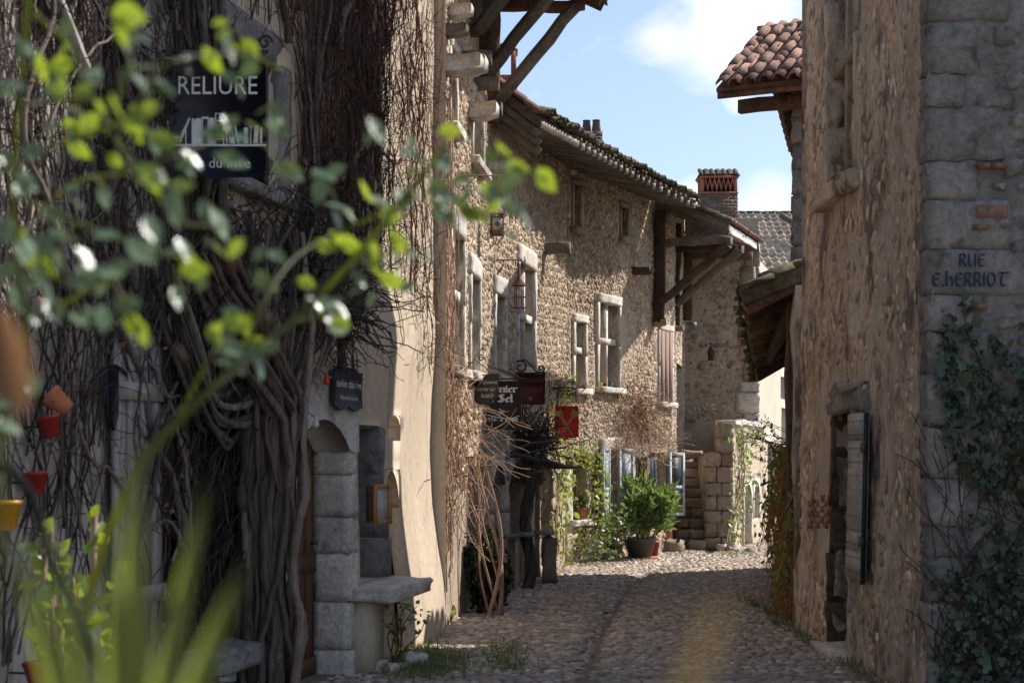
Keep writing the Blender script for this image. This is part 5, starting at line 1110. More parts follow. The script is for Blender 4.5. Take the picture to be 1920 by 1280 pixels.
# RELIURE
SG = thing('binding_sign', 'navy hanging sign reading RELIURE with white books, among the rose leaves', 'sign', P(406, 337, 10.15))
Ys = 10.1; px2 = lambda x, y: P(x, y, Ys)
sw, sh_ = 188/F*Ys, 226/F*Ys; plate_sign(SG, px2(406, 224), sw, sh_, M['sign_navy'], .02, 'round')
txt('RELIURE', px2(409, 161), XA, ZA, CA, M['ink_white'], SG, 148/F*Ys, 34/F*Ys, off=.012); txt('Arts du livre', px2(404, 306), XA, ZA, CA, M['ink_white'], SG, 132/F*Ys, 19/F*Ys, off=.012)
bk = MB(); ib = [0]
def rc(x0, x1, y0, y1, lean=0):
    ib[0] += 1; o = CA*(.0112+ib[0]*.0001); V = [px2(x0, y1)+o, px2(x1, y1)+o, px2(x1+lean, y0)+o, px2(x0+lean, y0)+o]; bk.add(V, [[0, 1, 2, 3]])
rc(312, 500, 271, 275); rc(313, 318, 226, 270)
rc(320, 331, 255, 268, 6); rc(332, 334, 228, 268, 20); rc(336, 340, 222, 268, 18); rc(348, 350, 240, 271)
rc(360, 378, 223, 271); rc(379, 392, 220, 224); rc(379, 381, 224, 271); rc(390, 392, 224, 271); rc(393, 403, 222, 271)
for y in (213, 226, 234, 243, 252, 261): rc(404, 421, y, y+2)
rc(404, 406, 213, 271); rc(419, 421, 213, 271); rc(425, 428, 232, 270, -4); rc(432, 441, 258, 270, -2); rc(446, 449, 236, 270, -6); rc(458, 466, 240, 270); rc(470, 472, 236, 270); rc(476, 484, 236, 270, 2); rc(488, 492, 240, 270)
obj('book_emblem', bk, M['ink_white'], SG)
iron_part('bracket', [[px2(295, 97), px2(503, 97)], scroll(px2(497, 80), .045, 0, 1.3, XA, ZA), [px2(318, 97), px2(318, 112)], [px2(494, 97), px2(494, 112)], [px2(295, 97), P(262, 104, 9.95)]], SG, .010)
# ATELIER board
AT = thing('workshop_sign', 'small wavy-edged slate board with white lettering above the arched door', 'sign', WA2.pt(WA2.u(630), 2.0, .1))
ua_, ub_ = WA2.u(603), WA2.u(657); c = WA2.pt((ua_+ub_)/2, EYE+(HY-729)/F*12.35, .085); plate_sign(AT, c, ub_-ua_, .33, M['sign_slate'], .02, 'wave', ax=WA2.D3, az=WA2.N3)
txt('atelier clairière', c+[0, 0, .035], WA2.D3, ZA, WA2.N3, M['ink_white'], AT, (ub_-ua_)*.86, .055, off=.012); txt('Reliure & Arts du livre', c-[0, 0, .065], WA2.D3, ZA, WA2.N3, M['ink_white'], AT, (ub_-ua_)*.62, .034, off=.012)
# price plaque on the ledge
PP = thing('white_plaque', 'small white notice plaque fixed below the stone ledge', 'sign', WA1.pt(WA1.u(425), .0, .36)); c = P(427, 1247, 10.45)
plate_sign(PP, c, .10, .19, M['white'], .012, 'rect'); txt('PRIX', c+[0, 0, .055], XA, ZA, CA, M['ink_blue'], PP, .055, .022, off=.008)
iron_part('peg', [[c+[0, 0, -.09], c+[0, .35, -.09]]], PP, .006)
# blue arrow plaque
m = MB(); u_, z_, _ = WA1.uz(190, 745); m.plate([(-.05, .17), (.05, .17), (.05, -.1), (0, -.18), (-.05, -.1)], WA1.pt(u_, z_, .07), WA1.D3, ZA, WA1.N3, .02); tag(obj('arrow_plaque', m, M['sign_navy']), 'narrow dark blue pointed plaque on the grey boards of the vine house', 'sign')
# SEJOUR board
SJ = thing('stay_sign', 'brown shield-shaped board with white italic lettering, in front of the black sign', 'sign', P(910, 765, 18.2)); Ys2 = 18.2; q2 = lambda x, y: P(x, y, Ys2)
plate_sign(SJ, q2(908, 733), 56/F*Ys2, 66/F*Ys2, M['sign_brown'], .02, 'oval')
for s, x, y, w_, h_ in (('Séjours', 915, 717, 34, 9), ('à réserver sur', 907, 729, 44, 8), ('hotel.fr', 914, 741, 25, 9)): txt(s, q2(x, y), XA, ZA, CA, M['ink_white'], SJ, w_/F*Ys2, h_/F*Ys2, .3, off=.012)
iron_part('bracket', [[q2(880, 705), q2(940, 703)], [q2(880, 664), q2(880, 712)], [q2(882, 668), q2(925, 700)], scroll(q2(903, 671), .036, 1, 1.3, XA, ZA), scroll(q2(882, 676), .05, 1.57, .5, XA, ZA)], SJ, .007)
# GRENIER A SEL
GS = thing('salt_store_sign', 'black board with white gothic lettering hanging over the arcade', 'sign', P(945, 805, 19.3)); Y3 = 19.3; q3 = lambda x, y: P(x, y, Y3)
plate_sign(GS, q3(941, 760), 72/F*Y3, 92/F*Y3, M['sign_black'], .025, 'rect')
for s, x, y, xh, w_ in (('Grenier', 939, 731, 8.5, 66), ('`a Sel', 941, 749, 9, 46), ('de', 942, 772, 6, 11), ('1536 `a 1790', 941, 786, 6.5, 62)): nibtext(s, q3(x, y), XA, ZA, CA, M['ink_white'], GS, xh/F*Y3, w_/F*Y3, nib=.24, off=.014)
iron_part('bracket', [[q3(905, 710), q3(985, 710)], [q3(912, 710), q3(912, 715)], [q3(970, 710), q3(970, 715)], [q3(905, 680), q3(975, 708)]], GS, .010)
# BOULANGERIE
BO = thing('bakery_sign', 'maroon bakery sign with dull gold lettering under a black iron scroll', 'sign', P(996, 760, 21)); Y4 = 21.0; q4 = lambda x, y: P(x, y, Y4)
plate_sign(BO, q4(997, 731), 50/F*Y4, 60/F*Y4, M['sign_maroon'], .022, 'shield')
txt('BOULANGERIE', q4(997, 712), XA, ZA, CA, M['ink_dim'], BO, 45/F*Y4, 9/F*Y4, off=.013); txt('PATISSERIE', q4(997, 731), XA, ZA, CA, M['ink_dim'], BO, 40/F*Y4, 9/F*Y4, off=.013)
m = MB(); e = q4(995, 746); pl = [(-.02, -.03), (-.008, -.008), (-.03, .0), (-.012, .01), (-.022, .03), (.0, .022), (.012, .034), (.022, .02), (.01, .008), (.026, -.004), (.012, -.01), (.02, -.032), (.004, -.016)]
m.plate(pl, e+CA*.013, XA, ZA, CA, .001); obj('lion_emblem', m, M['ink_gold'], BO)
iron_part('scroll', [[q4(965, 700), q4(1024, 699)], scroll(q4(976, 688), .085, 2.2, -1.2, XA, ZA)[::-1]+[q4(985, 675), q4(994, 682), q4(1003, 694), q4(1012, 698)]+scroll(q4(1014, 691), .052, -1.57, 1.2, XA, ZA), [q4(972, 700), q4(972, 702)], [q4(1020, 700), q4(1020, 702)], [q4(935, 709), q4(968, 708)], [q4(968, 700), q4(968, 709)]], BO, .011)
# red peel sign
RS = thing('baker_peel_sign', 'bright red sign with two crossed golden baker peels on scrolled iron bracket', 'sign', P(1063, 823, 23.6)); Y5 = 23.6; q5 = lambda x, y: P(x, y, Y5)
plate_sign(RS, q5(1063, 792), 44/F*Y5, 62/F*Y5, M['sign_red'], .02, 'shield')
for s in (-1, 1):
    a, b = q5(1063-s*12, 817), q5(1063+s*10, 782); d = b-a; d /= np.linalg.norm(d); p = np.array([-d[2], 0, d[0]]); m = MB(); t = .0108+(s > 0)*.0008; o = CA*t
    hd = q5(1063+s*12.5, 776)
    V = [a-p*.012, a+p*.012, b+p*.014, b-p*.014]; m.add(np.array(V)+o, [[0, 1, 2, 3]])
    V = [b-p*.022, b+p*.022, b+p*.048+d*.03, b+p*.052+d*.105, b-p*.052+d*.105, b-p*.048+d*.03]; m.ngon(np.array(V)+o*1.04, [[0, 1, 2, 3, 4, 5]]); obj('peel_emblem', m, M['ink_gold'], RS)
pol = [[q5(1020, 728), q5(1098, 727)], [q5(1046, 729), q5(1046, 762)], [q5(1080, 729), q5(1080, 762)], [q5(1018, 718), q5(1040, 727), q5(1060, 724), q5(1078, 727)], [q5(1018, 738), q5(1040, 729), q5(1060, 733), q5(1078, 729)]]
for x, y, rr, f, tt in ((1029, 721, .045, 1, 1.2), (1029, 735, .045, 1, -1.2), (1048, 718, .05, -1, 1.2), (1050, 738, .05, -1, -1.2), (1068, 720, .04, 1, 1.2), (1068, 736, .04, 1, -1.2), (1076, 717, .03, -1, 1.2), (1077, 737, .03, -1, -1.2)): pol.append(scroll(q5(x, y), rr, 0, tt, XA, ZA, flip=f))
iron_part('bracket', pol, RS, .008); iron_part('wall_stay', [[q5(1098, 727), P(1098, 727, 25.75)]], RS, .012)
m = MB(); c = P(1013, 897, 22.0); m.plate([(-.03, -.09), (.03, -.08), (.03, .09), (-.03, .08)], c, XA, ZA, CA, .02); m.box(c+[.05, .2, 0], (.03, .45, .04)); tag(obj('wooden_tag', m, M['honeywood']), 'small orange-brown wooden tag sign beside the dark vine trunk', 'sign')
# ------------------------------------------------------------------ lanterns
L1 = thing('stained_glass_lantern', 'ornate iron lantern with green and pale glass hanging from a wall bracket', 'lantern', P(932, 460, 18.6)); Y6 = 18.6; q6 = lambda x, y: P(x, y, Y6)
a = q6(932, 421); m = MB()
for sx in (-1, 1):
    for sy in (-1, 1): m.box(a+[sx*.066, sy*.066, 0], (.016, .016, .22))
for z in (-.11, .11, -.08, .08): m.box(a+[0, 0, z], (.155, .155, .016 if abs(z) > .1 else .008))
obj('cage', m, M['rust'], L1); m = MB(); m.box(a, (.12, .12, .205)); obj('glass', m, M['pale_glass'], L1); m = MB(); m.inst(PEB_V*.033, PEB_Q, PEB_T, np.array([[XA, ZA, CA]]), (a+CA*.062)[None]); obj('green_boss', m, M['green_glass'], L1)
pol = [[a+[0, 0, .11], a+[-.05, 0, .2], a+[0, 0, .3]], [a+[0, 0, .11], a+[.05, 0, .2], a+[0, 0, .3]], [a+[-.07, 0, -.11], a+[0, 0, -.22], a+[.07, 0, -.11]]]
for s in (-1, 1):
    for dx, dz, rr in ((.085, .09, .022), (.09, 0, .018), (.085, -.09, .022), (.055, -.15, .022), (.03, -.20, .025), (.04, .13, .018), (.06, .19, .018)): pol.append(scroll(a+[s*dx, 0, dz], rr, 0, 1.2, XA, ZA, 12, s))
iron_part('scrollwork', pol, L1, .005, 4, M['rust'])['kind'] = 'stuff'; iron_part('hanger', [[a+[0, 0, .3], q6(932, 330)], [P(872, 329, 17.2), q6(945, 329)], [P(872, 372, 17.2), P(878, 345, 17.25), P(893, 332, 17.5)]], L1, .008, 5, M['rust'])
L2 = thing('rusty_cone_lantern', 'rusty lantern with a conical hood and open ring cage on an iron arm', 'lantern', P(973, 578, 19.9)); Y7 = 19.9; q7 = lambda x, y: P(x, y, Y7)
a = q7(973, 536); m = MB(); m.lathe([(.094, 0), (.088, .006), (.02, .095), (.018, .26), (.012, .26), (.012, .09)], a, 18); obj('hood', m, M['rust'], L2)
pol = []
for t in np.arange(4)*math.pi/2+.5: pol.append([a+[.055*math.cos(t), .055*math.sin(t), .005], a+[.06*math.cos(t), .06*math.sin(t), -.26]])
for z, r_ in ((-.13, .08), (-.255, .08)): pol.append([a+[r_*math.cos(t), r_*math.sin(t), z] for t in np.linspace(0, 6.283, 17)])
iron_part('cage', pol, L2, .0055, 5, M['rust']); m = MB(); m.lathe([(.01, -.02), (.028, -.06), (.02, -.1), (.004, -.12)], a, 10); obj('bulb', m, M['pale_glass'], L2)
iron_part('arm', [[a+[0, 0, .25], q7(973, 487), q7(922, 488)], [q7(922, 488), q7(922, 532)], [q7(923, 525), q7(930, 518), q7(945, 495)], [q7(922, 488), P(922, 489, 19.95)]], L2, .009, 5, M['rust'])
L3 = thing('wall_lantern', 'small black wall lantern on the shaded end wall above the stairs', 'lantern', P(1333, 676, 32.7)); a = P(1333, 664, 32.75); m = MB(); m.lathe([(.05, -.12), (.07, .05), (.075, .06), (.02, .14), (.015, .16)], a, 6); obj('lamp_body', m, M['iron'], L3); iron_part('arm', [[a+[0, 0, .15], a+[0, 0, .2], a+[.0, .3, .22]]], L3, .014)
# menu case
MC = thing('menu_case', 'small wooden framed menu case fixed beside the arched door', 'notice case', WA2.pt(WA2.u(672), .9, .1)); d_ = np.array([.55, .83, 0]); d_ = d_/np.linalg.norm(d_); n_ = np.array([d_[1], -d_[0], 0]); c = WA2.pt(WA2.u(671), EYE+(HY-945)/F*12.8, .16)
A_ = np.array([d_, n_, ZA]); m = MB(); m.box(c, (.20, .07, .27), A_); obj('case', m, M['oak_red'], MC); m = MB()
for dx, dz, w_, h_ in ((-.09, 0, .03, .30), (.09, 0, .03, .30), (0, .135, .15, .03), (0, -.135, .15, .03)): m.box(c+d_*dx+ZA*dz+n_*.045, (w_, .022, h_), A_)
obj('frame', m, M['honeywood'], MC); m = MB(); m.box(c+n_*.038, (.15, .004, .24), A_); obj('paper', m, M['paper'], MC)
# ------------------------------------------------------------------ timber odds and ends at the arcade
CT = thing('plank_counter', 'weathered plank counter on stone supports in front of the arcade arches', 'counter', P(990, 1060, 20.8))
for i, (x0, x1, y, Yq) in enumerate(((944, 1002, 1003, 20.5), (1000, 1038, 999, 21.5))):
    a = P(x0, y, Yq); b = P(x1, y-2, Yq); m = MB(); m.beam(a, b, .32, .05, n=5, jit=.01); obj('plank', m, M['board_grey'], CT)
for px, Yq in ((952, 20.55), (1030, 21.5)):
    c = P(px, 1003, Yq); b = rough_block(.16, c[2]-.02, .2, px, 3, .015, .5); me = b.mesh('support', True); me.materials.append(M['stepstone']); piece('support', me, CT, Matrix.Translation((c[0], Yq, c[2]/2)))
m = MB(); m.beam(P(1000, 868, 21.3), P(1058, 880, 22.2), .5, .035, n=4, jit=.01); m2 = m; o = obj('plank_awning', m, M['oak_grey']); tag(o, 'weathered plank shelf jutting above the bakery doorway', 'shelf')
WP = thing('white_post', 'pale weathered boards and downpipe where the vine house meets the pebble house', 'boards', P(826, 1100, 16.2))
for i, (px, y0, y1, mt) in enumerate(((822, 1010, 1185, 'oak_grey'), (830, 1000, 1165, 'board_grey'))):
    a = P(px, y1, 16.0+i*.3); m = MB(); m.beam(a, [a[0], a[1], P(px, y0, a[1])[2]], .05, .03, up=(0, 1, 0), n=5, jit=.006); obj('board', m, M[mt], WP)
b = rough_block(.16, .12, .25, 4, 3, .012, .5); me = b.mesh('stone_block', True); me.materials.append(M['limestone']); piece('stone_block', me, WP, Matrix.Translation(tuple(P(806, 1082, 15.75))))
# ------------------------------------------------------------------ vegetation
LF_V = np.array([[0, 0, 0], [-.26, .28, .05], [-.30, .55, .05], [-.16, .82, .02], [0, 1.0, -.05], [.16, .82, .02], [.30, .55, .05], [.26, .28, .05], [0, .5, -.03]])
LF_T = np.array([[8, i+1, i] for i in range(7)]+[[8, 0, 7]])
LN_V = LF_V*[.42, 1, 1]; IV_V = np.array([[0, 0, 0], [-.35, -.05, .03], [-.5, .3, .0], [-.25, .42, .05], [-.3, .75, .0], [0, 1.0, -.04], [.3, .75, 0], [.25, .42, .05], [.5, .3, 0], [.35, -.05, .03], [0, .4, .04]])
IV_T = np.array([[10, i+1, i] for i in range(9)]+[[10, 0, 9]])
def frames(d, nrm, L_):
    d = d/(np.linalg.norm(d, axis=1)[:, None]+1e-9); x = np.cross(d, nrm); x /= np.linalg.norm(x, axis=1)[:, None]+1e-9; z = np.cross(x, d)
    return np.stack([x*L_[:, None], d*L_[:, None], z*L_[:, None]], 1)
def tint(g_, n, a=.22, hue=.12):
    c = np.exp(g_.normal(0, a, (n, 1)))*np.ones((1, 3)); c[:, 0] *= np.exp(g_.normal(0, hue, n)); return c
def leafy(mb, C, size, g_, TV=LF_V, TT=LF_T, dirs=None, up=None, spread=1.0, sv=.25, a=.22):
    n = len(C); d = g_.normal(0, 1, (n, 3))*spread+(np.array([0, 0, -.2]) if dirs is None else dirs); nr = g_.normal(0, .6, (n, 3))+(np.array([.2, -.4, .8]) if up is None else up)
    mb.inst(TV, None, TT, frames(d, nr, size*np.exp(g_.normal(0, sv, n))), C, tint(g_, n, a))
def walk(g_, p, d, n, step, wob, pull=None, kp=0.0):
    pts = [np.array(p, float)]; d = np.array(d, float); d /= np.linalg.norm(d); v = np.zeros(3)
    for _ in range(n):
        v = v*.6+g_.normal(0, wob, 3); e = d+v
        if pull is not None: e = e+kp*np.asarray(pull)
        e /= np.linalg.norm(e); pts.append(pts[-1]+e*step); d = d*.75+e*.25
    return np.array(pts)

# ---- bare vine on house A
VN = thing('bare_vine', 'thick bare climbing vine with a twisted trunk covering the near left house', 'vine', (-1.5, 10.95, 0))
def surfA(s, z, o):
    """unrolled surface: s<0 on the near wall, s>0 on the far wall"""
    s = np.asarray(s, float)
    if s.ndim == 0: return WA1.pt(WA1.L+s, z, o) if s < 0 else WA2.pt(s, z, o)
    A = WA1.pt(np.clip(WA1.L+s, 0, WA1.L), z, o); B = WA2.pt(np.clip(s, 0, WA2.L), z, o); return np.where((s < 0)[:, None], A, B)
def cover(g_, n, s0, s1, z0, z1, rr, dens, mb, col, lean=.0, ln=(1.0, 3.2), out=(.01, .07), step=.10, wob=.03, k=3, rag=None):
    for _ in range(n):
        s = g_.uniform(s0, s1); z = g_.uniform(z0, z1)
        if dens is not None and g_.random() > dens(s, z): continue
        L_ = g_.uniform(*ln); m_ = int(L_/step); e_ = g_.normal(0, wob*5, m_); th_ = np.zeros(m_); th_[0] = g_.normal(0, .3)
        for q_ in range(1, m_): th_[q_] = .90*th_[q_-1]+e_[q_]
        ss = s+np.cumsum(np.sin(th_))*step; zz = z+np.cumsum(np.cos(th_))*step
        o = g_.uniform(*out)+np.abs(np.cumsum(g_.normal(0, .006, m_)))
        ok = (zz < z1+.6) & (ss < WA2.L) & (ss > -4.5)
        ok &= np.cumprod(ok).astype(bool)
        if rag is not None: ok &= np.array([rag(a, b) for a, b in zip(ss, zz)]); ok = np.cumprod(ok).astype(bool)
        if ok.sum() < 4: continue
        r0 = rr*np.exp(g_.normal(0, .45)); mb.tube(surfA(ss[ok], zz[ok], o[ok]), np.linspace(r0, r0*.5, ok.sum()), k, col=np.array(col)*np.exp(g_.normal(0, .35)))
gv = np.random.default_rng(21); sD = WA2.u(725)
def rag_low(s, z):      # ragged lower edge of the vine over the plaster; the upper window stays clear
    if rA_up[0]-.20 < s < rA_up[1]+.24 and rA_up[2]-.16 < z < rA_up[3]+.16: return False
    edge = 2.45+.55*smooth(.9, 2.4, s)-.7*smooth(2.5, 4.3, s)*0+.18*math.sin(s*5)+.12*math.sin(s*13)
    if s > 2.9: edge = 3.25-.85*smooth(2.9, 4.3, s)+.1*math.sin(s*9)
    return z > edge or s < .25
mb = MB(); cover(gv, 1250, -3.6, 3.0, .3, 5.6, .005, lambda s, z: 1.0 if s > .2 or z > 2.3 else .7, mb, (.8, .75, .75), rag=rag_low, wob=.05, out=(.005, .06)); obj('thin_stems', mb, M['bark'], VN, kind='stuff')
mb = MB(); cover(gv, 1000, .8, 4.5, 2.3, 5.7, .004, lambda s, z: 1.0 if s < 2.9 else .45, mb, (1.25, .72, .58), rag=rag_low, ln=(.4, 1.8), wob=.05, out=(.01, .10), step=.07); obj('red_twigs', mb, M['bark'], VN, kind='stuff')
mb = MB(); cover(gv, 190, -3.3, 2.9, .6, 5.4, .015, lambda s, z: 1.0 if z > 2.2 else .55, mb, (1.1, 1.05, 1.05), rag=rag_low, ln=(1.2, 3.8), wob=.06, out=(.02, .09), k=5, step=.12); obj('thick_stems', mb, M['bark'], VN, kind='stuff')
mb = MB()                                     # cross-wise tangle and side twigs
for _ in range(3000):
    s = gv.uniform(-3.2, 4.4); z = gv.uniform(1.2, 5.5)
    if not rag_low(s, z) or (s < .2 and z < 2.3 and gv.random() < .6): continue
    p = surfA(s, z, gv.uniform(.02, .09)); W_ = WA1 if s < 0 else WA2; d = W_.D3*gv.normal(0, 1)+ZA*gv.normal(0, .7)+W_.N3*.2; mb.tube(walk(gv, p, d, int(gv.integers(4, 9)), .05, .22), np.linspace(.0045, .0015, 0+1) if False else .003, 3, col=np.array([1.0, .75, .68])*np.exp(gv.normal(0, .4)))
for _ in range(1100):                                  # dark mat left of the trunk
    s = -abs(gv.normal(0, .5)); z = gv.uniform(.3, 2.6); u_ = WA1.L+s
    if rA_low[0]-.05 < u_ < rA_low[1]+.02 and rA_low[2] < z < rA_low[3]: continue
    mb.tube(walk(gv, surfA(s, z, gv.uniform(.01, .10)), [0, gv.normal(0, .35), 1], int(gv.integers(5, 12)), .06, .16), gv.uniform(.003, .007), 3, col=np.array([.62, .52, .5])*np.exp(gv.normal(0, .4)))
obj('side_twigs', mb, M['bark'], VN, kind='stuff')
# trunk bundle
tk = MB(); base = np.array([-1.60, 10.82, 0])
for i in range(58):
    a = gv.uniform(0, 6.28); r_ = .20*math.sqrt(gv.random()); tw = gv.uniform(-1.6, 1.6); n = 26; P_ = []
    split = gv.choice([0, 1, 2], p=[.34, .36, .30])
    for j in range(n):
        t = j/(n-1); z = 3.1*t; rad = r_*(1.15-.5*math.sin(math.pi*min(1, t*1.4))*.6)+.02; ang = a+tw*t*2.4
        c = base+np.array([.02+.10*t, .06*t, z])
        if z > 1.9:
            q = (z-1.9)/1.2
            c = c+[np.array([.32*q, .9*q, 0]), np.array([-.42*q, -.5*q, -.25*q]), np.array([-.04*q, .15*q, 0])][split]
        P_.append(c+np.array([math.cos(ang)*rad, math.sin(ang)*rad*.6, 0])+gv.normal(0, .009, 3)+.018*np.array([math.sin(j*.8+a*3), math.cos(j*.7+a*5), 0]))
    r0 = gv.uniform(.010, .034); tk.tube(np.array(P_), r0*(1-.35*np.linspace(0, 1, n))*np.exp(gv.normal(0, .15, n)), 7, col=np.array([1.15, 1.02, .95])*np.exp(gv.normal(0, .28)))
for i in range(16):                                    # limb reaching to the left over the low window
    n = 18; P_ = []; o0 = gv.uniform(-.12, .12, 2); ph = gv.uniform(0, 6)
    for j in range(n):
        t = j/(n-1); s = -.05-1.15*t; z = 1.95+o0[0]+.10*math.sin(t*3+ph)-.25*math.sin(math.pi*t)+.75*t*t; P_.append(surfA(s, z, .16+o0[1]*.6+.03*math.sin(t*9+ph)))
    tk.tube(np.array(P_), np.linspace(.03, .012, n)*np.exp(gv.normal(0, .2)), 5, col=np.ones(3)*np.exp(gv.normal(0, .25)))
for i in range(44):                                    # thick stems going up the wall from the trunk head
    s = gv.uniform(-.5, 1.3); n = 22
    if rA_up[0]-.3 < s < rA_up[1]+.35: continue
    ss = s+np.cumsum(gv.normal(0, .012, n))+np.linspace(0, gv.normal(0, .25), n); zz = np.linspace(2.0+gv.uniform(0, .6), 5.6, n)
    tk.tube(surfA(ss, zz, .09+.04*np.sin(np.linspace(0, 6, n)+i)), np.linspace(.028, .012, n)*np.exp(gv.normal(0, .2)), 5, col=np.ones(3)*np.exp(gv.normal(0, .25)))
obj('trunk', tk, M['bark'], VN, smooth=True)
tm = MB()                                              # messy tangle round the trunk head
for _ in range(800):
    s = gv.normal(.85, .55); z = 2.8+gv.normal(0, .26)+.1*s
    if s > 1.9 or z < 2.42: continue
    p = surfA(s, z, gv.uniform(.05, .28)); tm.tube(walk(gv, p, gv.normal(0, 1, 3)+[0, 0, -.3], 9, .055, .3), gv.uniform(.002, .006), 3, col=np.array([.75, .68, .66])*np.exp(gv.normal(0, .4)))
obj('tangle', tm, M['bark'], VN, kind='stuff')
for px_ in (744, 752, 790):                             # lone stems trailing down the plaster pier
    sv_ = MB(); n = 40; yy = np.linspace(280, 650 if px_ < 760 else 560, n); o_ = np.cumsum(gv.normal(0, 1.2, n)); P_ = []
    for a_, b_ in zip(px_+o_*.8, yy): u_, z_, _ = WA2.uz(a_, b_, -.02); P_.append(WA2.pt(u_, z_, .012))
    sv_.tube(np.array(P_), np.linspace(.008, .003, n), 4, col=(.7, .6, .55)); obj('trailing_stem', sv_, M['bark'], VN)
# dry leaves caught in the vine
dl = MB(); n = 260; s = gv.uniform(-3.2, 4.3, n); z = gv.uniform(1.3, 5.4, n); ok = np.array([rag_low(a, b) for a, b in zip(s, z)]); C = surfA(s[ok], z[ok], .09); leafy(dl, C, .045, gv); obj('dry_leaves', dl, M['dryleaf'], VN, kind='stuff')
# coloured bulbs of a light string in the vine
for i, (px, py, mt, wd) in enumerate(((612, 714, 'bulb_red', 'red'), (592, 794, 'bulb_white', 'milky white'), (692, 619, 'bulb_blue', 'blue'), (625, 651, 'bulb_white', 'small cream'))):
    u_, z_, Yq = WA2.uz(px, py, .12); c = WA2.pt(u_, z_, .12); m = MB(); m.lathe([(.008, -.03), (.02, -.018), (.022, 0), (.014, .022), (.009, .03), (.009, .045)], c, 10); o = thing('light_bulb', wd+' bulb of the string lights caught in the vine by the arched door', 'bulb', c); obj('bulb', m, M[mt], o, smooth=True); iron_part('cable', [c+np.array([0, 0, .04]), c+np.array([-.05, -.02, .08]), c+np.array([-.16, -.08, .06])] and [[c+np.array([0, 0, .04]), c+np.array([-.05, -.02, .08]), c+np.array([-.16, -.08, .06])]], o, .004)

# ---- dry vine hanging on the sunlit corner of the pebble house
def surfB(u, z, o): return WB1.pt(u, z, o) if u < WB1.L else WB2.pt(u-WB1.L, z, o)
DV = thing('dry_vine', 'tangle of pale dry vine stems hanging over the shop corner, sunlit', 'vine', WB1.pt(1.6, 0, .2))
gd = np.random.default_rng(8); mb = MB()
for _ in range(150):
    u = gd.uniform(.05, 1.3); z = gd.uniform(1.0, 2.5); p = WB1.pt(u, z, gd.uniform(.02, .16)); mb.tube(walk(gd, p, [gd.normal(.05, .25), gd.normal(.2, .7), gd.normal(-.5, .7)], int(gd.integers(7, 14)), .055, .22, (0, 0, -1), .08), gd.uniform(.002, .0055), 4, col=np.array([1.1, 1.0, .9])*np.exp(gd.normal(0, .28)))
for _ in range(80):                                    # vertical stems on the wall above and below
    u = gd.uniform(.02, .9)*(.4+.6*gd.random()); z0 = gd.uniform(.2, 4.2); n = int(gd.integers(8, 22)); P_ = np.array([WB1.pt(max(.01, u+.02*math.sin(j*.7+u*40)), z0+j*.08, .04+.03*gd.random()) for j in range(n)]); mb.tube(P_, gd.uniform(.003, .007), 4, col=np.array([1.1, .95, .85])*np.exp(gd.normal(0, .3)))
for _ in range(22):
    p = WB1.pt(gd.uniform(.5, 1.8), gd.uniform(1.5, 2.2), gd.uniform(.08, .2)); mb.tube(walk(gd, p, [gd.uniform(.2, 1.0), gd.normal(-.2, .4), gd.normal(0, .45)], int(gd.integers(7, 13)), .055, .16), .003, 4, col=np.array([1.15, 1.0, .85])*np.exp(gd.normal(0, .2)))
obj('twigs', mb, M['twig'], DV, kind='stuff'); mb = MB()
for i in range(5):
    n = 14; x0 = 1.5+.06*i; P_ = [WB1.pt(x0+.10*math.sin(j*.35+i)+.05*j/n, .02+j*.125, .28+.12*math.sin(j*.28+i*.8)) for j in range(n)]; mb.tube(np.array(P_), np.linspace(.026, .012, n)*(1 if i < 2 else .6), 6, col=(1.15, 1.0, .9))
obj('stem', mb, M['twig'], DV, smooth=True); mb = MB(); n = 90; C = np.array([WB1.pt(gd.uniform(.1, 1.6), gd.uniform(1.2, 2.7), gd.uniform(.05, .2)) for _ in range(n)]); leafy(mb, C, .05, gd); obj('dry_leaves', mb, M['dryleaf'], DV, kind='stuff')
# dark tangle and gnarled trunk in front of the arcade
GT = thing('gnarled_wisteria', 'dark gnarled climber trunk with a bushy tangle over the shaded arcade', 'vine', P(990, 1080, 20.6)); gg = np.random.default_rng(31)
mb = MB(); b0 = P(990, 1078, 20.7); b0[2] = 0
for i in range(11):
    n = 16; a = gg.uniform(0, 6.28); P_ = [b0+np.array([.045*math.cos(a+j*.45)+.035*math.sin(j*.6), .04*math.sin(a+j*.45), j*.10+.0]) for j in range(n)]; mb.tube(np.array(P_), gg.uniform(.014, .036)*np.linspace(1.1, .8, n)*np.exp(gg.normal(0, .12, n)), 6, col=np.ones(3)*.85*np.exp(gg.normal(0, .25)))
obj('trunk', mb, M['bark'], GT, smooth=True); mb = MB()
for _ in range(420):
    c = P(gg.uniform(928, 1025), 834+gg.normal(0, 16), gg.uniform(20.9, 21.8)); mb.tube(walk(gg, c, gg.normal(0, 1, 3), int(gg.integers(6, 12)), .06, .28), gg.uniform(.003, .007), 3, col=np.array([1.0, .9, .85])*np.exp(gg.normal(0, .4)))
for i in range(4):
    mb.tube(walk(gg, P(gg.uniform(930, 965), 852+gg.normal(0, 8), 20.3), [1, .5, .25*gg.normal()], 8, .08, .12), .016, 5, col=np.ones(3)*.9)
obj('tangle', mb, M['bark'], GT, kind='stuff'); mb = MB(); n = 260; C = np.array([P(gg.uniform(930, 1026), 826+gg.normal(0, 18), gg.uniform(20.8, 21.6)) for _ in range(n)]); leafy(mb, C, .06, gg); obj('leaves', mb, M['leaf_ivy'], GT, kind='stuff')
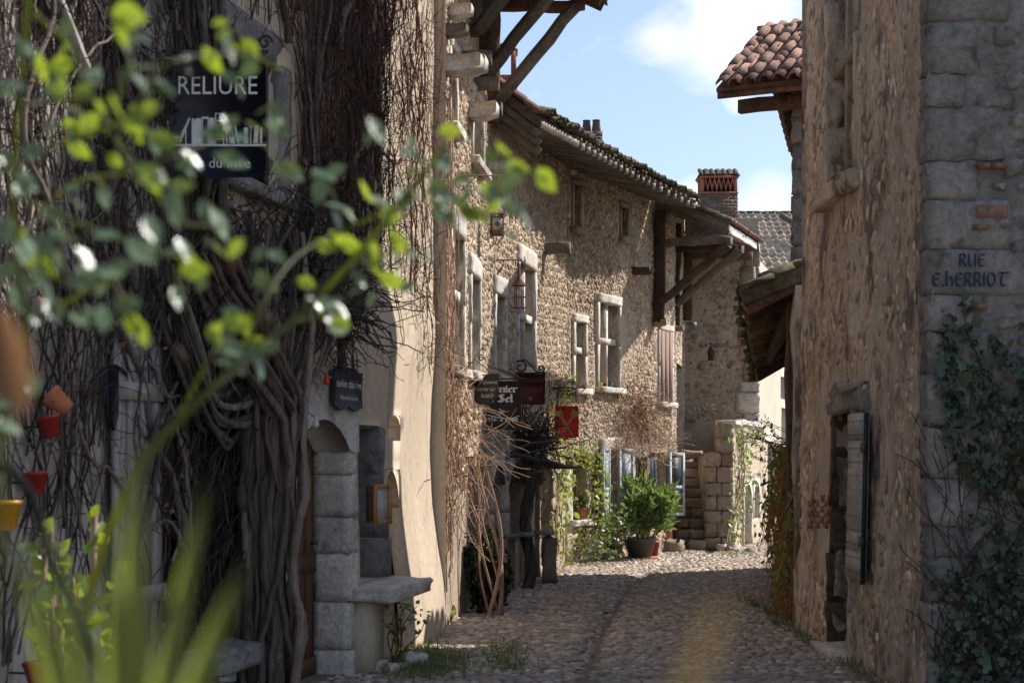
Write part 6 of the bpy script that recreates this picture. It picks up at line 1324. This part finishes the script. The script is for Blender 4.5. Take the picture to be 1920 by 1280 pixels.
# clump of bare twigs over the blue shutters
TC2 = thing('bare_creeper', 'clump of bare brown creeper twigs above the blue shutters', 'creeper', WB3.pt(2.4, 1.8, .1)); mb = MB()
for _ in range(330):
    px, py = gg.normal(1188, 20), 778+gg.normal(0, 26)+.15*abs(gg.normal(0, 20)); u_, z_, _ = WB3.uz(px, py); mb.tube(walk(gg, WB3.pt(u_, z_, gg.uniform(.03, .12)), [gg.normal(0, .5)+.2, gg.normal(0, .6)+.3, -.5+gg.normal(0, .6)], int(gg.integers(5, 10)), .06, .24, (0, 0, -1), .1), gg.uniform(.003, .007), 3, col=np.array([.8, .66, .58])*np.exp(gg.normal(0, .4)))
for _ in range(200):
    px, py = gg.uniform(1120, 1250), 838+gg.normal(0, 9); u_, z_, _ = WB3.uz(px, py); mb.tube(walk(gg, WB3.pt(u_, z_, gg.uniform(.05, .3)), gg.normal(0, 1, 3), 8, .06, .25), .0035, 3, col=np.array([1.3, 1.2, 1.1])*np.exp(gg.normal(0, .3)))
obj('twigs', mb, M['twig'], TC2, kind='stuff')
# ---- green climber beside the honey window
def climber(name, label, pts, n, size, mat, W, g_, spread=10, out=(.04, .2), stems=8, cat='climber'):
    t = thing(name, label, cat, W.pt(*W.uz(*pts[0])[:2], .1)*[1, 1, 0]); pts = np.array(pts, float); seg = np.concatenate([[0], np.cumsum(np.linalg.norm(np.diff(pts, axis=0), axis=1))]); mb = MB(); ms = MB()
    def at(q): return np.array([np.interp(q*seg[-1], seg, pts[:, 0]), np.interp(q*seg[-1], seg, pts[:, 1])])
    def wp(px, py, o): u_, z_, _ = W.uz(px, py); return W.pt(u_, max(z_, .02), o)
    C = [];
    for _ in range(n):
        c = at(g_.random())+g_.normal(0, spread, 2); C.append(wp(c[0], c[1], g_.uniform(*out)))
    leafy(mb, np.array(C), size, g_); obj('leaves', mb, mat, t, kind='stuff')
    for i in range(stems):
        o = g_.normal(0, spread*.45, 2); ms.tube(np.array([wp(*(at(q)+o*(.4+.6*math.sin(q*9+i))), .05+.05*math.sin(q*7+i)) for q in np.linspace(0, 1, 26)]), .009, 4, col=(.9, .8, .7))
    obj('stems', ms, M['twig'], t); return t
climber('green_climber', 'leafy yellow-green climber up the wall left of the honey-coloured window', [(1040, 1040), (1035, 960), (1048, 900), (1030, 830), (1035, 760), (1046, 715)], 420, .075, M['leaf_green'], WB2, np.random.default_rng(3), 11)
climber('window_climber', 'leafy climber arching over the honey-coloured window', [(1110, 1000), (1112, 900), (1098, 862), (1080, 842), (1062, 868)], 430, .065, M['leaf_green'], WB3, np.random.default_rng(4), 11)
climber('grey_green_shrub', 'small grey-green shrub under the honey-coloured window', [(1075, 1040), (1095, 1000), (1110, 965), (1128, 990)], 520, .055, M['leaf_olean'], WB3, np.random.default_rng(5), 13, out=(.1, .55), cat='shrub')
climber('wall_vine', 'trailing creeper with grey-green leaves over the garden wall', [(1362, 1015), (1378, 940), (1385, 870), (1382, 812), (1415, 822)], 380, .07, M['leaf_olean'], WG1, np.random.default_rng(6), 10, out=(.03, .2))
# ---- generic shrubs
def shrub(name, label, base, h, rx, n, size, mat, g_, TV=LF_V, stems=14, cat='shrub', leaf_up=.6, stemmat='twig', fill=.35, group=None, lean=(0, 0)):
    t = thing(name, label, cat, base, group); ml, ms = MB(), MB(); C = []; D = []; base = np.asarray(base, float)
    for i in range(stems):
        a = g_.uniform(0, 6.28); r_ = rx*math.sqrt(g_.random()); tip = base+np.array([math.cos(a)*r_+lean[0], math.sin(a)*r_+lean[1], h*g_.uniform(.65, 1.0)*(1-.25*(r_/rx)**2)]); s0 = base+np.array([math.cos(a)*r_*.25, math.sin(a)*r_*.25, 0])
        pts = np.array([s0+(tip-s0)*q+np.array([math.cos(a), math.sin(a), 0])*(.12*rx*math.sin(q*3.1)) for q in np.linspace(0, 1, 8)])+g_.normal(0, .012*h, (8, 3)); pts[0] = s0; ms.tube(pts, np.linspace(.012, .004, 8)*max(.5, h), 4, col=(.8, .72, .6))
        k = int(n/stems); q = fill+(1-fill)*g_.random(k); idx = np.clip((q*7).astype(int), 0, 6); fr = (q*7-idx)[:, None]; pp = pts[idx]*(1-fr)+pts[idx+1]*fr; ax = pts[idx+1]-pts[idx]; ax /= np.linalg.norm(ax, axis=1)[:, None]
        C.append(pp+g_.normal(0, .05*rx, pp.shape)); D.append(ax*leaf_up+g_.normal(0, .6, pp.shape))
    C = np.concatenate(C); D = np.concatenate(D); ml.inst(TV, None, LF_T, frames(D, g_.normal(0, .5, C.shape)+[0, -.3, .8], size*np.exp(g_.normal(0, .22, len(C)))), C, tint(g_, len(C))); obj('leaves', ml, mat, t, kind='stuff'); obj('stems', ms, M[stemmat], t); return t
def gp(px, py): Yq = EYE*F/(py-HY); p = P(px, py, Yq); p[2] = 0.0; return p
gs = np.random.default_rng(17)
shrub('evergreen_shrub', 'dense dark evergreen shrub in the shade below the arcade', np.array([-.27, 17.5, 0]), .98, .24, 3600, .055, M['leaf_dark'], gs, stems=40, fill=.05); shrub('evergreen_shrub', 'small dark evergreen tuft right of the big evergreen shrub', np.array([-.13, 18.3, 0]), .72, .15, 700, .05, M['leaf_dark'], gs, stems=12, fill=.05)
for i, (px, py, h, rx, n, sz, mt, lb) in enumerate(((838, 1150, .42, .2, 260, .075, 'leaf_green', 'leafy green weed at the foot of the dry vine'), (824, 1172, .16, .16, 90, .10, 'leaf_green', 'broad-leaved green weed beside the white boards'), (1128, 1032, .75, .22, 260, .07, 'leaf_green', 'slim potted bush with fresh green leaves before the left blue shutter'), (1090, 1044, .3, .3, 420, .05, 'leaf_green', 'low green planting in the stone-edged bed under the honey window'), (1360, 1020, .45, .12, 120, .08, 'leaf_olean', 'green weed against the garden wall foot'))):
    shrub('leafy_plant', lb, gp(px, py), h, rx, n, sz, M[mt], gs, stems=10, fill=.15, cat='plant')
# bare rose at the buttress
BR = thing('young_rose', 'nearly bare young rose with a few leaves at the foot of the plaster pier', 'rose', gp(738, 1250)); mb, ml = MB(), MB(); b0 = gp(738, 1252)
for i, (px, py) in enumerate(((765, 1130), (778, 1135), (730, 1150), (752, 1140), (800, 1165), (745, 1170))):
    tip = P(px, py, b0[1]-.05*i); n = 9; P_ = np.array([b0+(tip-b0)*q+np.array([.03*math.sin(q*6+i), 0, .03*math.sin(q*3.1)]) for q in np.linspace(0, 1, n)]); mb.tube(P_, np.linspace(.007, .003, n), 5, col=(.5, .35, .3)); leafy(ml, P_[4:]+gs.normal(0, .03, (5, 3)), .05, gs)
    leafy(ml, np.repeat(P_[-1:], 6, 0)+gs.normal(0, .04, (6, 3)), .045, gs)
obj('stems', mb, M['twig'], BR); obj('leaves', ml, M['leaf_rose'], BR)
# ---- pots before the stairs
def pot(name, label, c, r0, r1, h, mat, soil=True, k=20, square=False):
    t = thing(name, label, 'pot', c); m = MB(); m.lathe([(r0, 0), (r1, h*.86), (r1*1.07, h*.86), (r1*1.08, h), (r1*.96, h), (r1*.9, h*.8)], c, k); obj('pot_body', m, mat, t, smooth=False); m = MB(); m.lathe([(r1*.2, h*.8), (r1*.93, h*.83)], c, k); obj('soil', m, M['street'], t); return t
pc = gp(1200, 1047); pot('planter', 'big dark grey plastic planter holding the oleander', pc, .17, .25, .34, M['pot_grey']); m = MB(); m.lathe([(.22, 0), (.26, .02), (.26, .035), (.2, .03)], pc+[.02, -.02, .0], 20); tag(obj('saucer', m, M['terracotta']), 'flat terracotta saucer under the grey planter', 'saucer')
shrub('oleander', 'bushy green oleander growing in the grey planter', pc+[.05, 0, .28], 1.02, .62, 1500, .17, M['leaf_olean'], gs, TV=LN_V, stems=24, fill=.3, leaf_up=.75)
pot('flower_pot', 'red glazed pot just right of the grey planter', gp(1222, 1044), .09, .12, .26, M['pot_red']); pot('flower_pot', 'pale terracotta pot behind the red glazed pot', gp(1243, 1034)+[0, 0, .14], .10, .14, .24, M['terracotta']); pot('flower_pot', 'small dark red pot nearest the stairs', gp(1258, 1030)+[0, 0, .2], .07, .09, .13, M['pot_red'])
b = rough_block(.55, .24, .35, 41, 4, .03, .8); me = b.mesh('mossy_stone', True); me.materials.append(M['stepstone']); o = bpy.data.objects.new('mossy_stone', me); COL.objects.link(o); o.location = tuple(gp(1250, 1034)+[0, .02, .1]); tag(o, 'rough mossy stone carrying the terracotta pots', 'stone')
pot('flower_pot', 'taller lime green pot on the ground beside the bed', gp(1154, 1047), .055, .085, .22, M['pot_lime']); lp = gp(1148, 1030); b = rough_block(.2, .36, .2, 43, 3, .015, .5); me = b.mesh('pot_stand', True); me.materials.append(M['stepstone']); o = bpy.data.objects.new('stone_stand', me); COL.objects.link(o); o.location = tuple(lp+[0, .05, .16]); tag(o, 'stone stand under the upper lime pot', 'stone'); pot('flower_pot', 'small lime green pot with heather on the stone stand', lp+[0, .05, .34], .06, .085, .13, M['pot_lime'])
shrub('heather', 'pink-brown heather in the small lime pot', lp+[0, .05, .45], .2, .12, 160, .035, M['dryleaf'], gs, stems=10, fill=.3, cat='plant')
pr = WB3.pt((w3['gw'][0]+w3['gw'][1])/2+.12, w3['gw'][2], .02); pot('flower_pot', 'terracotta pot on the sill of the honey-coloured window', pr, .07, .10, .17, M['terracotta'])
shrub('sill_plant', 'pale green plant in the sill pot', pr+[.05, 0, .14], .22, .2, 200, .05, M['leaf_olean'], gs, stems=10, cat='plant')
for i, (px, mt, wd) in enumerate(((1130, 'pot_lime', 'green'), (1138, 'pot_red', 'red'), (1149, 'bulb_blue', 'blue'))):
    u_ = WB3.u(px); m = MB(); m.lathe([(.02, 0), (.03, .06), (.025, .065)], WB3.pt(u_, w3['x'][2]+.004, -.03), 10); tag(obj('small_jar', m, M[mt]), 'tiny '+wd+' jar on the sill of the cross window', 'jar')
# stone-edged bed
BD = thing('flower_bed', 'low bed edged with rough stones under the honey window', 'flower bed', gp(1105, 1048))
for i, px in enumerate(np.linspace(1066, 1146, 9)):
    c = gp(px, 1055-6*i/8); b = rough_block(.22, .2, .2, 50+i, 3, .02, 1.0); me = b.mesh('edge_stone', True); me.materials.append(M['stepstone']); piece('edge_stone', me, BD, Matrix.Translation(tuple(c+[0, 0, .07])))
m = MB(); a = gp(1068, 1053); b_ = gp(1146, 1048); m.add([a+[0, 0, .1], b_+[0, 0, .1], b_+[-.1, .6, .12], a+[-.3, .6, .12]], [[0, 1, 2, 3]]); obj('soil', m, M['street'], BD)
# ---- creeper column on the right
CP = thing('green_creeper', 'green and rusty-brown creeper covering the post beyond the tower', 'creeper', (2.9, 17.6, 0)); gc = np.random.default_rng(9); ml, mt_, ms = MB(), MB(), MB()
def ccol(n):
    z = gc.uniform(.0, 1.75, n); w = .22+.05*np.sin(z*5); y = gc.uniform(16.2, 18.4, n); x = 2.80+.03*(y-16.2)*2-gc.random(n)**2*.16*(1+.6*np.sin(z*4+y*3))+.04*gc.normal(0, 1, n); return np.stack([x, y, z], 1)
C = ccol(3400); C = C[~((C[:, 1] < 16.8) & (C[:, 2] > 1.2) & (gc.random(len(C)) < .5))]; leafy(ml, C, .055, gc, dirs=np.array([-.3, -.3, -.8]), spread=.6); obj('leaves', ml, M['leaf_green'], CP, kind='stuff')
for c in ccol(900): ms.tube(walk(gc, c+[.03, 0, 0], [-.1, -.2, -1], 7, .06, .12), .004, 3, col=np.array([1.0, .62, .4])*np.exp(gc.normal(0, .3)))
obj('stems', ms, M['twig'], CP, kind='stuff'); m = MB(); m.beam([2.93, 17.3, 0], [2.90, 17.3, 1.7], .16, 1.9, up=(0, 1, 0), n=4); obj('post', m, M['oak'], CP)
mb = MB(); C = []
for i in range(16):
    w_ = walk(gc, P(1474, gc.uniform(800, 870), 17.0), [-.9, .2, gc.uniform(-.1, .9)], 10, .035, .2); mb.tube(w_, .003, 4, col=(.35, .3, .28)); C.append(w_[3:]+gc.normal(0, .008, (8, 3)))
C = np.concatenate(C); lf = MB(); leafy(lf, C, .03, gc); obj('sprays', mb, M['twig'], CP, kind='stuff'); obj('spray_leaves', lf, M['leaf_dark'], CP, kind='stuff')
# ---- ivy on the front wall
IV = thing('ivy', 'dark ivy spreading over the lower right corner wall below the street name', 'ivy', (3.3, 11.05, 0)); gi = np.random.default_rng(10); mi, ms = MB(), MB(); C = []
def wfp(px, py, o): return WF.pt((px-960)/F*11.1-2.71, EYE+(HY-py)/F*11.1, o)
n = 5000; px = gi.uniform(1745, 2150, n); py = gi.uniform(590, 1330, n)
edge = 1745+ (1-smooth(1000, 1130, py))*(40+95*(1-smooth(780, 1000, py)))  # left edge of the mass
den = smooth(0, 110, px-edge)*smooth(600, 1000, py+.9*(px-1800))*(.5+.5*nz(np.stack([px*.02, py*.02, 0*px], 1)))+.25*smooth(1020, 1120, py)
ok = gi.random(n) < den*1.1; C.append(np.array([wfp(a, b, gi.uniform(.03, .11)) for a, b in zip(px[ok], py[ok])]))
for (x0, y0, x1, y1) in ((1755, 640, 1860, 900), (1775, 600, 1850, 800), (1800, 560, 1900, 860), (1760, 700, 1820, 900), (1840, 700, 1920, 820), (1870, 640, 1930, 760)):
    pts = [(x0+(x1-x0)*q+10*math.sin(q*7+x0), y0+(y1-y0)*q) for q in np.linspace(0, 1, 20)]; ms.tube(np.array([wfp(*p, .045) for p in pts]), .005, 4, col=(.4, .35, .33)); C.append(np.array([wfp(p[0]+gi.normal(0, 7), p[1]+gi.normal(0, 7), gi.uniform(.05, .08)) for p in pts for _ in range(5)]))
C = np.concatenate(C); mi.inst(IV_V, None, IV_T, frames(gi.normal(0, .5, C.shape)+[0, 0, -.8], gi.normal(0, .35, C.shape)+[0, -1, .3], .042*np.exp(gi.normal(0, .4, len(C)))), C, tint(gi, len(C), .35)); obj('leaves', mi, M['leaf_ivy'], IV, kind='stuff')
for _ in range(260):
    a, b = gi.uniform(1750, 2050), gi.uniform(880, 1320); ms.tube(walk(gi, wfp(a, b, .04), [gi.normal(0, .6), -.05, 1], 9, .05, .15), .004, 3, col=np.array([.5, .42, .38]))
obj('stems', ms, M['bark'], IV, kind='stuff')
# ---- grass tufts
def grass(name, label, centers, n, h, spread, g_):
    C = np.asarray(centers)[g_.integers(0, len(centers), n)]+np.stack([g_.normal(0, spread, n), g_.normal(0, spread*2.2, n), 0*np.zeros(n)], 1); C[:, 2] = street_z(C[:, 0], C[:, 1])+.005; m = MB()
    BV = np.array([[-.06, 0, 0], [.06, 0, 0], [.04, .5, .05], [-.04, .5, .05], [0, 1, .2]]); d = g_.normal(0, .45, (n, 3))+[0, 0, 1]; hh = h*np.exp(g_.normal(0, .35, n)); m.inst(BV, np.array([[0, 1, 2, 3]]), np.array([[3, 2, 4]]), frames(d, g_.normal(0, 1, (n, 3)), hh), C, tint(g_, n)); return tag(obj(name, m, M['grass']), label, 'grass', kind='stuff')
ggr = np.random.default_rng(12); cl = [[2.58-.03*ggr.random(), y, 0] for y in np.arange(11.4, 16.4, .16)]+[[2.6, y, 0] for y in np.arange(16.5, 19, .2)]
grass('wall_foot_grass', 'grass and weeds along the foot of the tower wall', cl, 900, .06, .05, ggr)
cl = [gp(px, py) for px, py in ((790, 1215), (810, 1230), (780, 1245), (770, 1228), (830, 1245), (845, 1235), (800, 1262), (905, 1075), (760, 1262), (945, 1215), (950, 1250), (940, 1232), (830, 1262))]
grass('cobble_grass', 'patches of moss and grass between the cobbles on the left', cl, 4600, .045, .11, ggr)
cl = [gp(px, py) for px, py in ((1060, 1060), (1100, 1057), (1150, 1050), (1280, 1040), (1365, 1040), (1390, 1042), (1040, 1066), (1020, 1078))]; grass('bed_grass', 'grass along the sunlit foot of the pebble house', cl, 900, .05, .16, ggr)
# ---- wall pots at the left edge
for i, (px, py, r_, mt, wd, til) in enumerate(((128, 745, .06, 'terracotta', 'tipped terracotta pot hung on the wall boards', .9), (98, 800, .055, 'pot_red', 'dark red pot below the tipped terracotta pot', .2), (70, 905, .055, 'pot_red', 'lower dark red wall pot behind the small bush', .1), (12, 965, .07, 'pot_yellow', 'yellow glazed pot at the left edge', .0), (135, 1110, .055, 'pot_red', 'red pot low on the left wall', .1), (70, 1262, .06, 'pot_red', 'red pot at the bottom left', .1))):
    u_, z_, Yq = WA1.uz(px, py, .15); c = WA1.pt(u_, z_-r_, .15); t = thing('wall_pot', wd, 'pot', c, 'pots hung on the left wall'); m = MB(); A_ = np.array(Matrix.Rotation(til, 3, 'Y')); m.lathe([(r_*.65, 0), (r_, r_*1.7), (r_*1.08, r_*1.7), (r_*1.08, r_*2), (r_*.95, r_*2), (r_*.8, r_*1.4)], c, 16, A_); obj('pot_body', m, M[mt], t); iron_part('hook', [[c+[0, 0, r_], WA1.pt(u_, z_, 0)]], t, .006)
mb = MB(); mp = P(150, 1010, 5.2); mp[2] = .75
shrub('glossy_bush', 'small glossy-leaved bush in the lower left, half in sun', np.array([mp[0], 5.2, 0]), 1.78, .22, 230, .062, M['leaf_rose'], np.random.default_rng(14), stems=12, fill=.72)
# ---- foreground rose, out of focus
RO = thing('rose_bush', 'blurred rose branches with glossy leaves close to the camera', 'rose bush', (-.85, 2.1, 0)); gr = np.random.default_rng(15)
STM = [([(-60, 1700), (-30, 900), (60, 640), (20, 420), (40, 150), (60, -60)], 2.0, .0055), ([(-30, 340), (120, 262), (250, 225), (300, 108), (470, 100), (530, 132)], 2.1, .0028), ([(20, 470), (130, 335), (260, 322), (400, 262), (470, 250)], 2.2, .0026),
       ([(60, 1700), (150, 1150), (230, 900), (330, 790), (450, 680), (560, 600), (650, 500), (720, 420), (780, 350), (850, 250)], 2.3, .0068), ([(450, 680), (520, 500), (620, 440), (730, 395), (860, 330), (960, 300), (1030, 345)], 2.3, .003), ([(30, 200), (150, 180), (225, 195), (260, 30)], 2.0, .0025),
       ([(60, 20), (150, 100), (170, 190), (330, 420), (430, 425)], 2.1, .003), ([(10, 360), (180, 430), (285, 470), (340, 480)], 2.0, .003), ([(20, 560), (110, 575), (210, 515), (245, 600)], 2.0, .0028), ([(330, 790), (400, 660), (440, 600), (440, 575)], 2.3, .0028), ([(560, 600), (610, 590), (640, 612)], 2.3, .0026), ([(30, 420), (70, 500), (150, 540)], 2.0, .0026), ([(650, 500), (720, 480), (760, 450)], 2.3, .0028), ([(860, 330), (840, 400), (960, 395)], 2.35, .0024)]
ms = MB(); SP = []
for path, d0, r_ in STM:
    p = np.array(path, float); t = np.linspace(0, 1, len(p)); tt = np.linspace(0, 1, 28); xx = np.interp(tt, t, p[:, 0]); yy = np.interp(tt, t, p[:, 1]); k = np.ones(5)/5
    xs_ = np.convolve(np.pad(xx, 2, 'edge'), k, 'valid'); ys_ = np.convolve(np.pad(yy, 2, 'edge'), k, 'valid'); q = np.array([P(a, b, d0+.12*math.sin(3*c+a*.01)) for a, b, c in zip(xs_, ys_, tt)]); ms.tube(q, np.linspace(r_, r_*.6, 28), 6); SP.append(q)
ALL = np.concatenate(SP); APX = np.stack([960+ALL[:, 0]/ALL[:, 1]*F, HY-(ALL[:, 2]-EYE)/ALL[:, 1]*F], 1)
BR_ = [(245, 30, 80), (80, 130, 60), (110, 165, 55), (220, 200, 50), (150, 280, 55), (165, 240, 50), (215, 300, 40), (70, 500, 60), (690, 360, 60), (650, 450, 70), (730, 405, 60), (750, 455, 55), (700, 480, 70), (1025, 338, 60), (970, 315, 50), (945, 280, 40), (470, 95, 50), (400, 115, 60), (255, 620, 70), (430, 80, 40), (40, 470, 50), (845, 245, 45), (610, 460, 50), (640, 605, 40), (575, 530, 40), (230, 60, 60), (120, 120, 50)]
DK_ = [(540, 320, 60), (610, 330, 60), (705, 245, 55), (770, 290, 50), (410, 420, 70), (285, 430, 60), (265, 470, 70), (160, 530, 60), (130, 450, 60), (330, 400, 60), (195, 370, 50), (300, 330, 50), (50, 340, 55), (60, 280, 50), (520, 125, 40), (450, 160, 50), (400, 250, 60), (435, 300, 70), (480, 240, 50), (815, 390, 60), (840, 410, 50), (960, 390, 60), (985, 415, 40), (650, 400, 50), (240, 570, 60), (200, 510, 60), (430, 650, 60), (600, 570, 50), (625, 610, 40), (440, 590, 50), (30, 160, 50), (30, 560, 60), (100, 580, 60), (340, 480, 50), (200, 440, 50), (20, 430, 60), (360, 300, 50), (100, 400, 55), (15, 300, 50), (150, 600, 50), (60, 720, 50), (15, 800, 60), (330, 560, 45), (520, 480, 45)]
lb, ld = MB(), MB()
for i in gr.choice(np.where((APX[:, 0] > -20) & (APX[:, 1] < 700) & (APX[:, 1] > -20))[0], 75, replace=False):
    (DK_ if gr.random() < .8 else BR_).append((APX[i, 0]+gr.normal(0, 24), APX[i, 1]+gr.normal(0, 24), gr.uniform(38, 62)))
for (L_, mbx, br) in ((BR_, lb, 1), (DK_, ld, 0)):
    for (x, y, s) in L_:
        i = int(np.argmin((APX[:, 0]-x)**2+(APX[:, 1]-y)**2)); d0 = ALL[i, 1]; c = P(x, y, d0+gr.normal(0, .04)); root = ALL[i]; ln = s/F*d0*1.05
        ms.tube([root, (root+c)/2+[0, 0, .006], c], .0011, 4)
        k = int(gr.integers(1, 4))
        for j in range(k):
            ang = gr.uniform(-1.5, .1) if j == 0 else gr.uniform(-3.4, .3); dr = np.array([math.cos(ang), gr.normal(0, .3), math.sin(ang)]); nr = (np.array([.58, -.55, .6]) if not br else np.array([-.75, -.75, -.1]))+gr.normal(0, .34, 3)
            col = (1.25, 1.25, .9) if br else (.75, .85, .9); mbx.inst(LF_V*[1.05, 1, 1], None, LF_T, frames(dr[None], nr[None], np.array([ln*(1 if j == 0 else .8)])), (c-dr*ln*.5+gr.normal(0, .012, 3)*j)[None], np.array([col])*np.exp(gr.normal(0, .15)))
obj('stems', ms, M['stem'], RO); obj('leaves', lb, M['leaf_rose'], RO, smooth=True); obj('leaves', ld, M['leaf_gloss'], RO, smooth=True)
for px, py, r_, d0 in ((345, 118, .0085, 2.1), (352, 140, .005, 2.1), (4, 692, .012, 2.0), (12, 640, .008, 2.0)):
    m = MB(); m.lathe([(.0005, -r_*1.1), (r_*.7, -r_*.8), (r_, 0), (r_*.7, r_*.75), (r_*.25, r_), (r_*.4, r_*1.3)], P(px, py, d0), 12); obj('rose_hip', m, M['orange'], RO, smooth=True)
for px, py, a in ((272, 842, -.9), (338, 664, -.5), (500, 606, .1), (435, 494, .0)):
    c = P(px, py, 2.28); d = np.array([math.sin(a), 0, math.cos(a)]); m = MB(); m.tube([c-d*.016, c-d*.006, c+d*.006, c+d*.015], [.002, .0055, .0055, .002], 8, cap=True); obj('bud', m, M['dryleaf'], RO, smooth=True)
# ---- sword leaves in the very near foreground
IR = thing('sword_leaf_clump', 'blurred clump of pale green sword-shaped leaves at the bottom left', 'plant', (-.18, .85, 0)); 
for i, (b, t_, w_, d0) in enumerate((((245, 1500), (250, 825), 75, .85), ((300, 1500), (455, 1060), 70, .85), ((160, 1500), (15, 1000), 75, .8), ((270, 1500), (385, 920), 60, .95), ((200, 1500), (85, 985), 55, .75), ((225, 1500), (205, 1010), 70, .8), ((290, 1500), (320, 1120), 70, .8))):
    m = MB(); V = []; n = 9; root = np.array([-.29+.01*i, 1.15, .6])
    for j in range(n):
        q = j/(n-1); c = P(b[0]+(t_[0]-b[0])*(q**1.25), b[1]+(t_[1]-b[1])*q, d0); ww = w_*1.0/F*d0*.5*(1-q**1.6)**.8+.0004; V += [c+[-ww, .004, 0], c+[0, -.004, 0], c+[ww, .004, 0]]
    V = [np.array([-.18, .85, 0])+np.array([(k_-1)*.008, 0, 0]) for k_ in range(3)]+V
    Q = [[3*j+k_, 3*j+k_+1, 3*j+4+k_, 3*j+3+k_] for j in range(n) for k_ in range(2)]; m.add(V, Q); obj('blade', m, M['leaf_blade'], IR, smooth=True)
ST2 = thing('dry_grass_stalk', 'blurred straw-coloured dry grass stalk in front of the cobbles', 'grass stalk', (.04, .42, 0)); m = MB(); V = []; n = 8
for j in range(n):
    q = j/(n-1); c = P(1270+95*q, 1330-215*q, .42); ww = .0032*(1-q)**.5+.0003; V += [c+[-ww, 0, 0], c+[ww, 0, 0]]
V = [np.array([.035, .42, 0]), np.array([.04, .42, 0])]+V; m.add(V, [[2*j, 2*j+1, 2*j+3, 2*j+2] for j in range(n)]); obj('blade', m, M['straw'], ST2)
OW = thing('withered_leaf_stalk', 'blurred withered orange leaf on a stalk at the left edge', 'plant', (-.3, 1.0, 0)); m = MB(); m.tube([[-.32, 1.0, 0], P(-20, 1300, 1.0), P(10, 780, 1.0)], .0015, 5); obj('stalk', m, M['stem'], OW); m = MB()
m.inst(LF_V*[.6, 1, 1], None, LF_T, frames(np.array([[-.25, 0, 1.0]]), np.array([[0, -1., .3]]), np.array([.075])), P(45, 790, 1.0)[None]); obj('leaf', m, M['dryleaf'], OW)
BRN = thing('brown_cane', 'blurred pale brown dead cane arching at the lower left', 'cane', (-.5, 1.9, 0)); m = MB(); pth = [(220, 1900), (215, 1300), (160, 1190), (95, 1050), (60, 930), (20, 880), (-40, 870)]; m.tube(np.array([P(a, b, 1.9) for a, b in pth]), .0065, 6); obj('stem', m, M['twig'], BRN, smooth=True)

# pale slanting board at the upper left
m = MB(); m.beam(P(60, -120, 8.45), P(166, 128, 8.75), .035, .06, up=(0, 1, .2), n=6, jit=.004); tag(obj('slanting_board', m, M['board_grey']), 'pale weathered board slanting down the wall at the upper left', 'board')
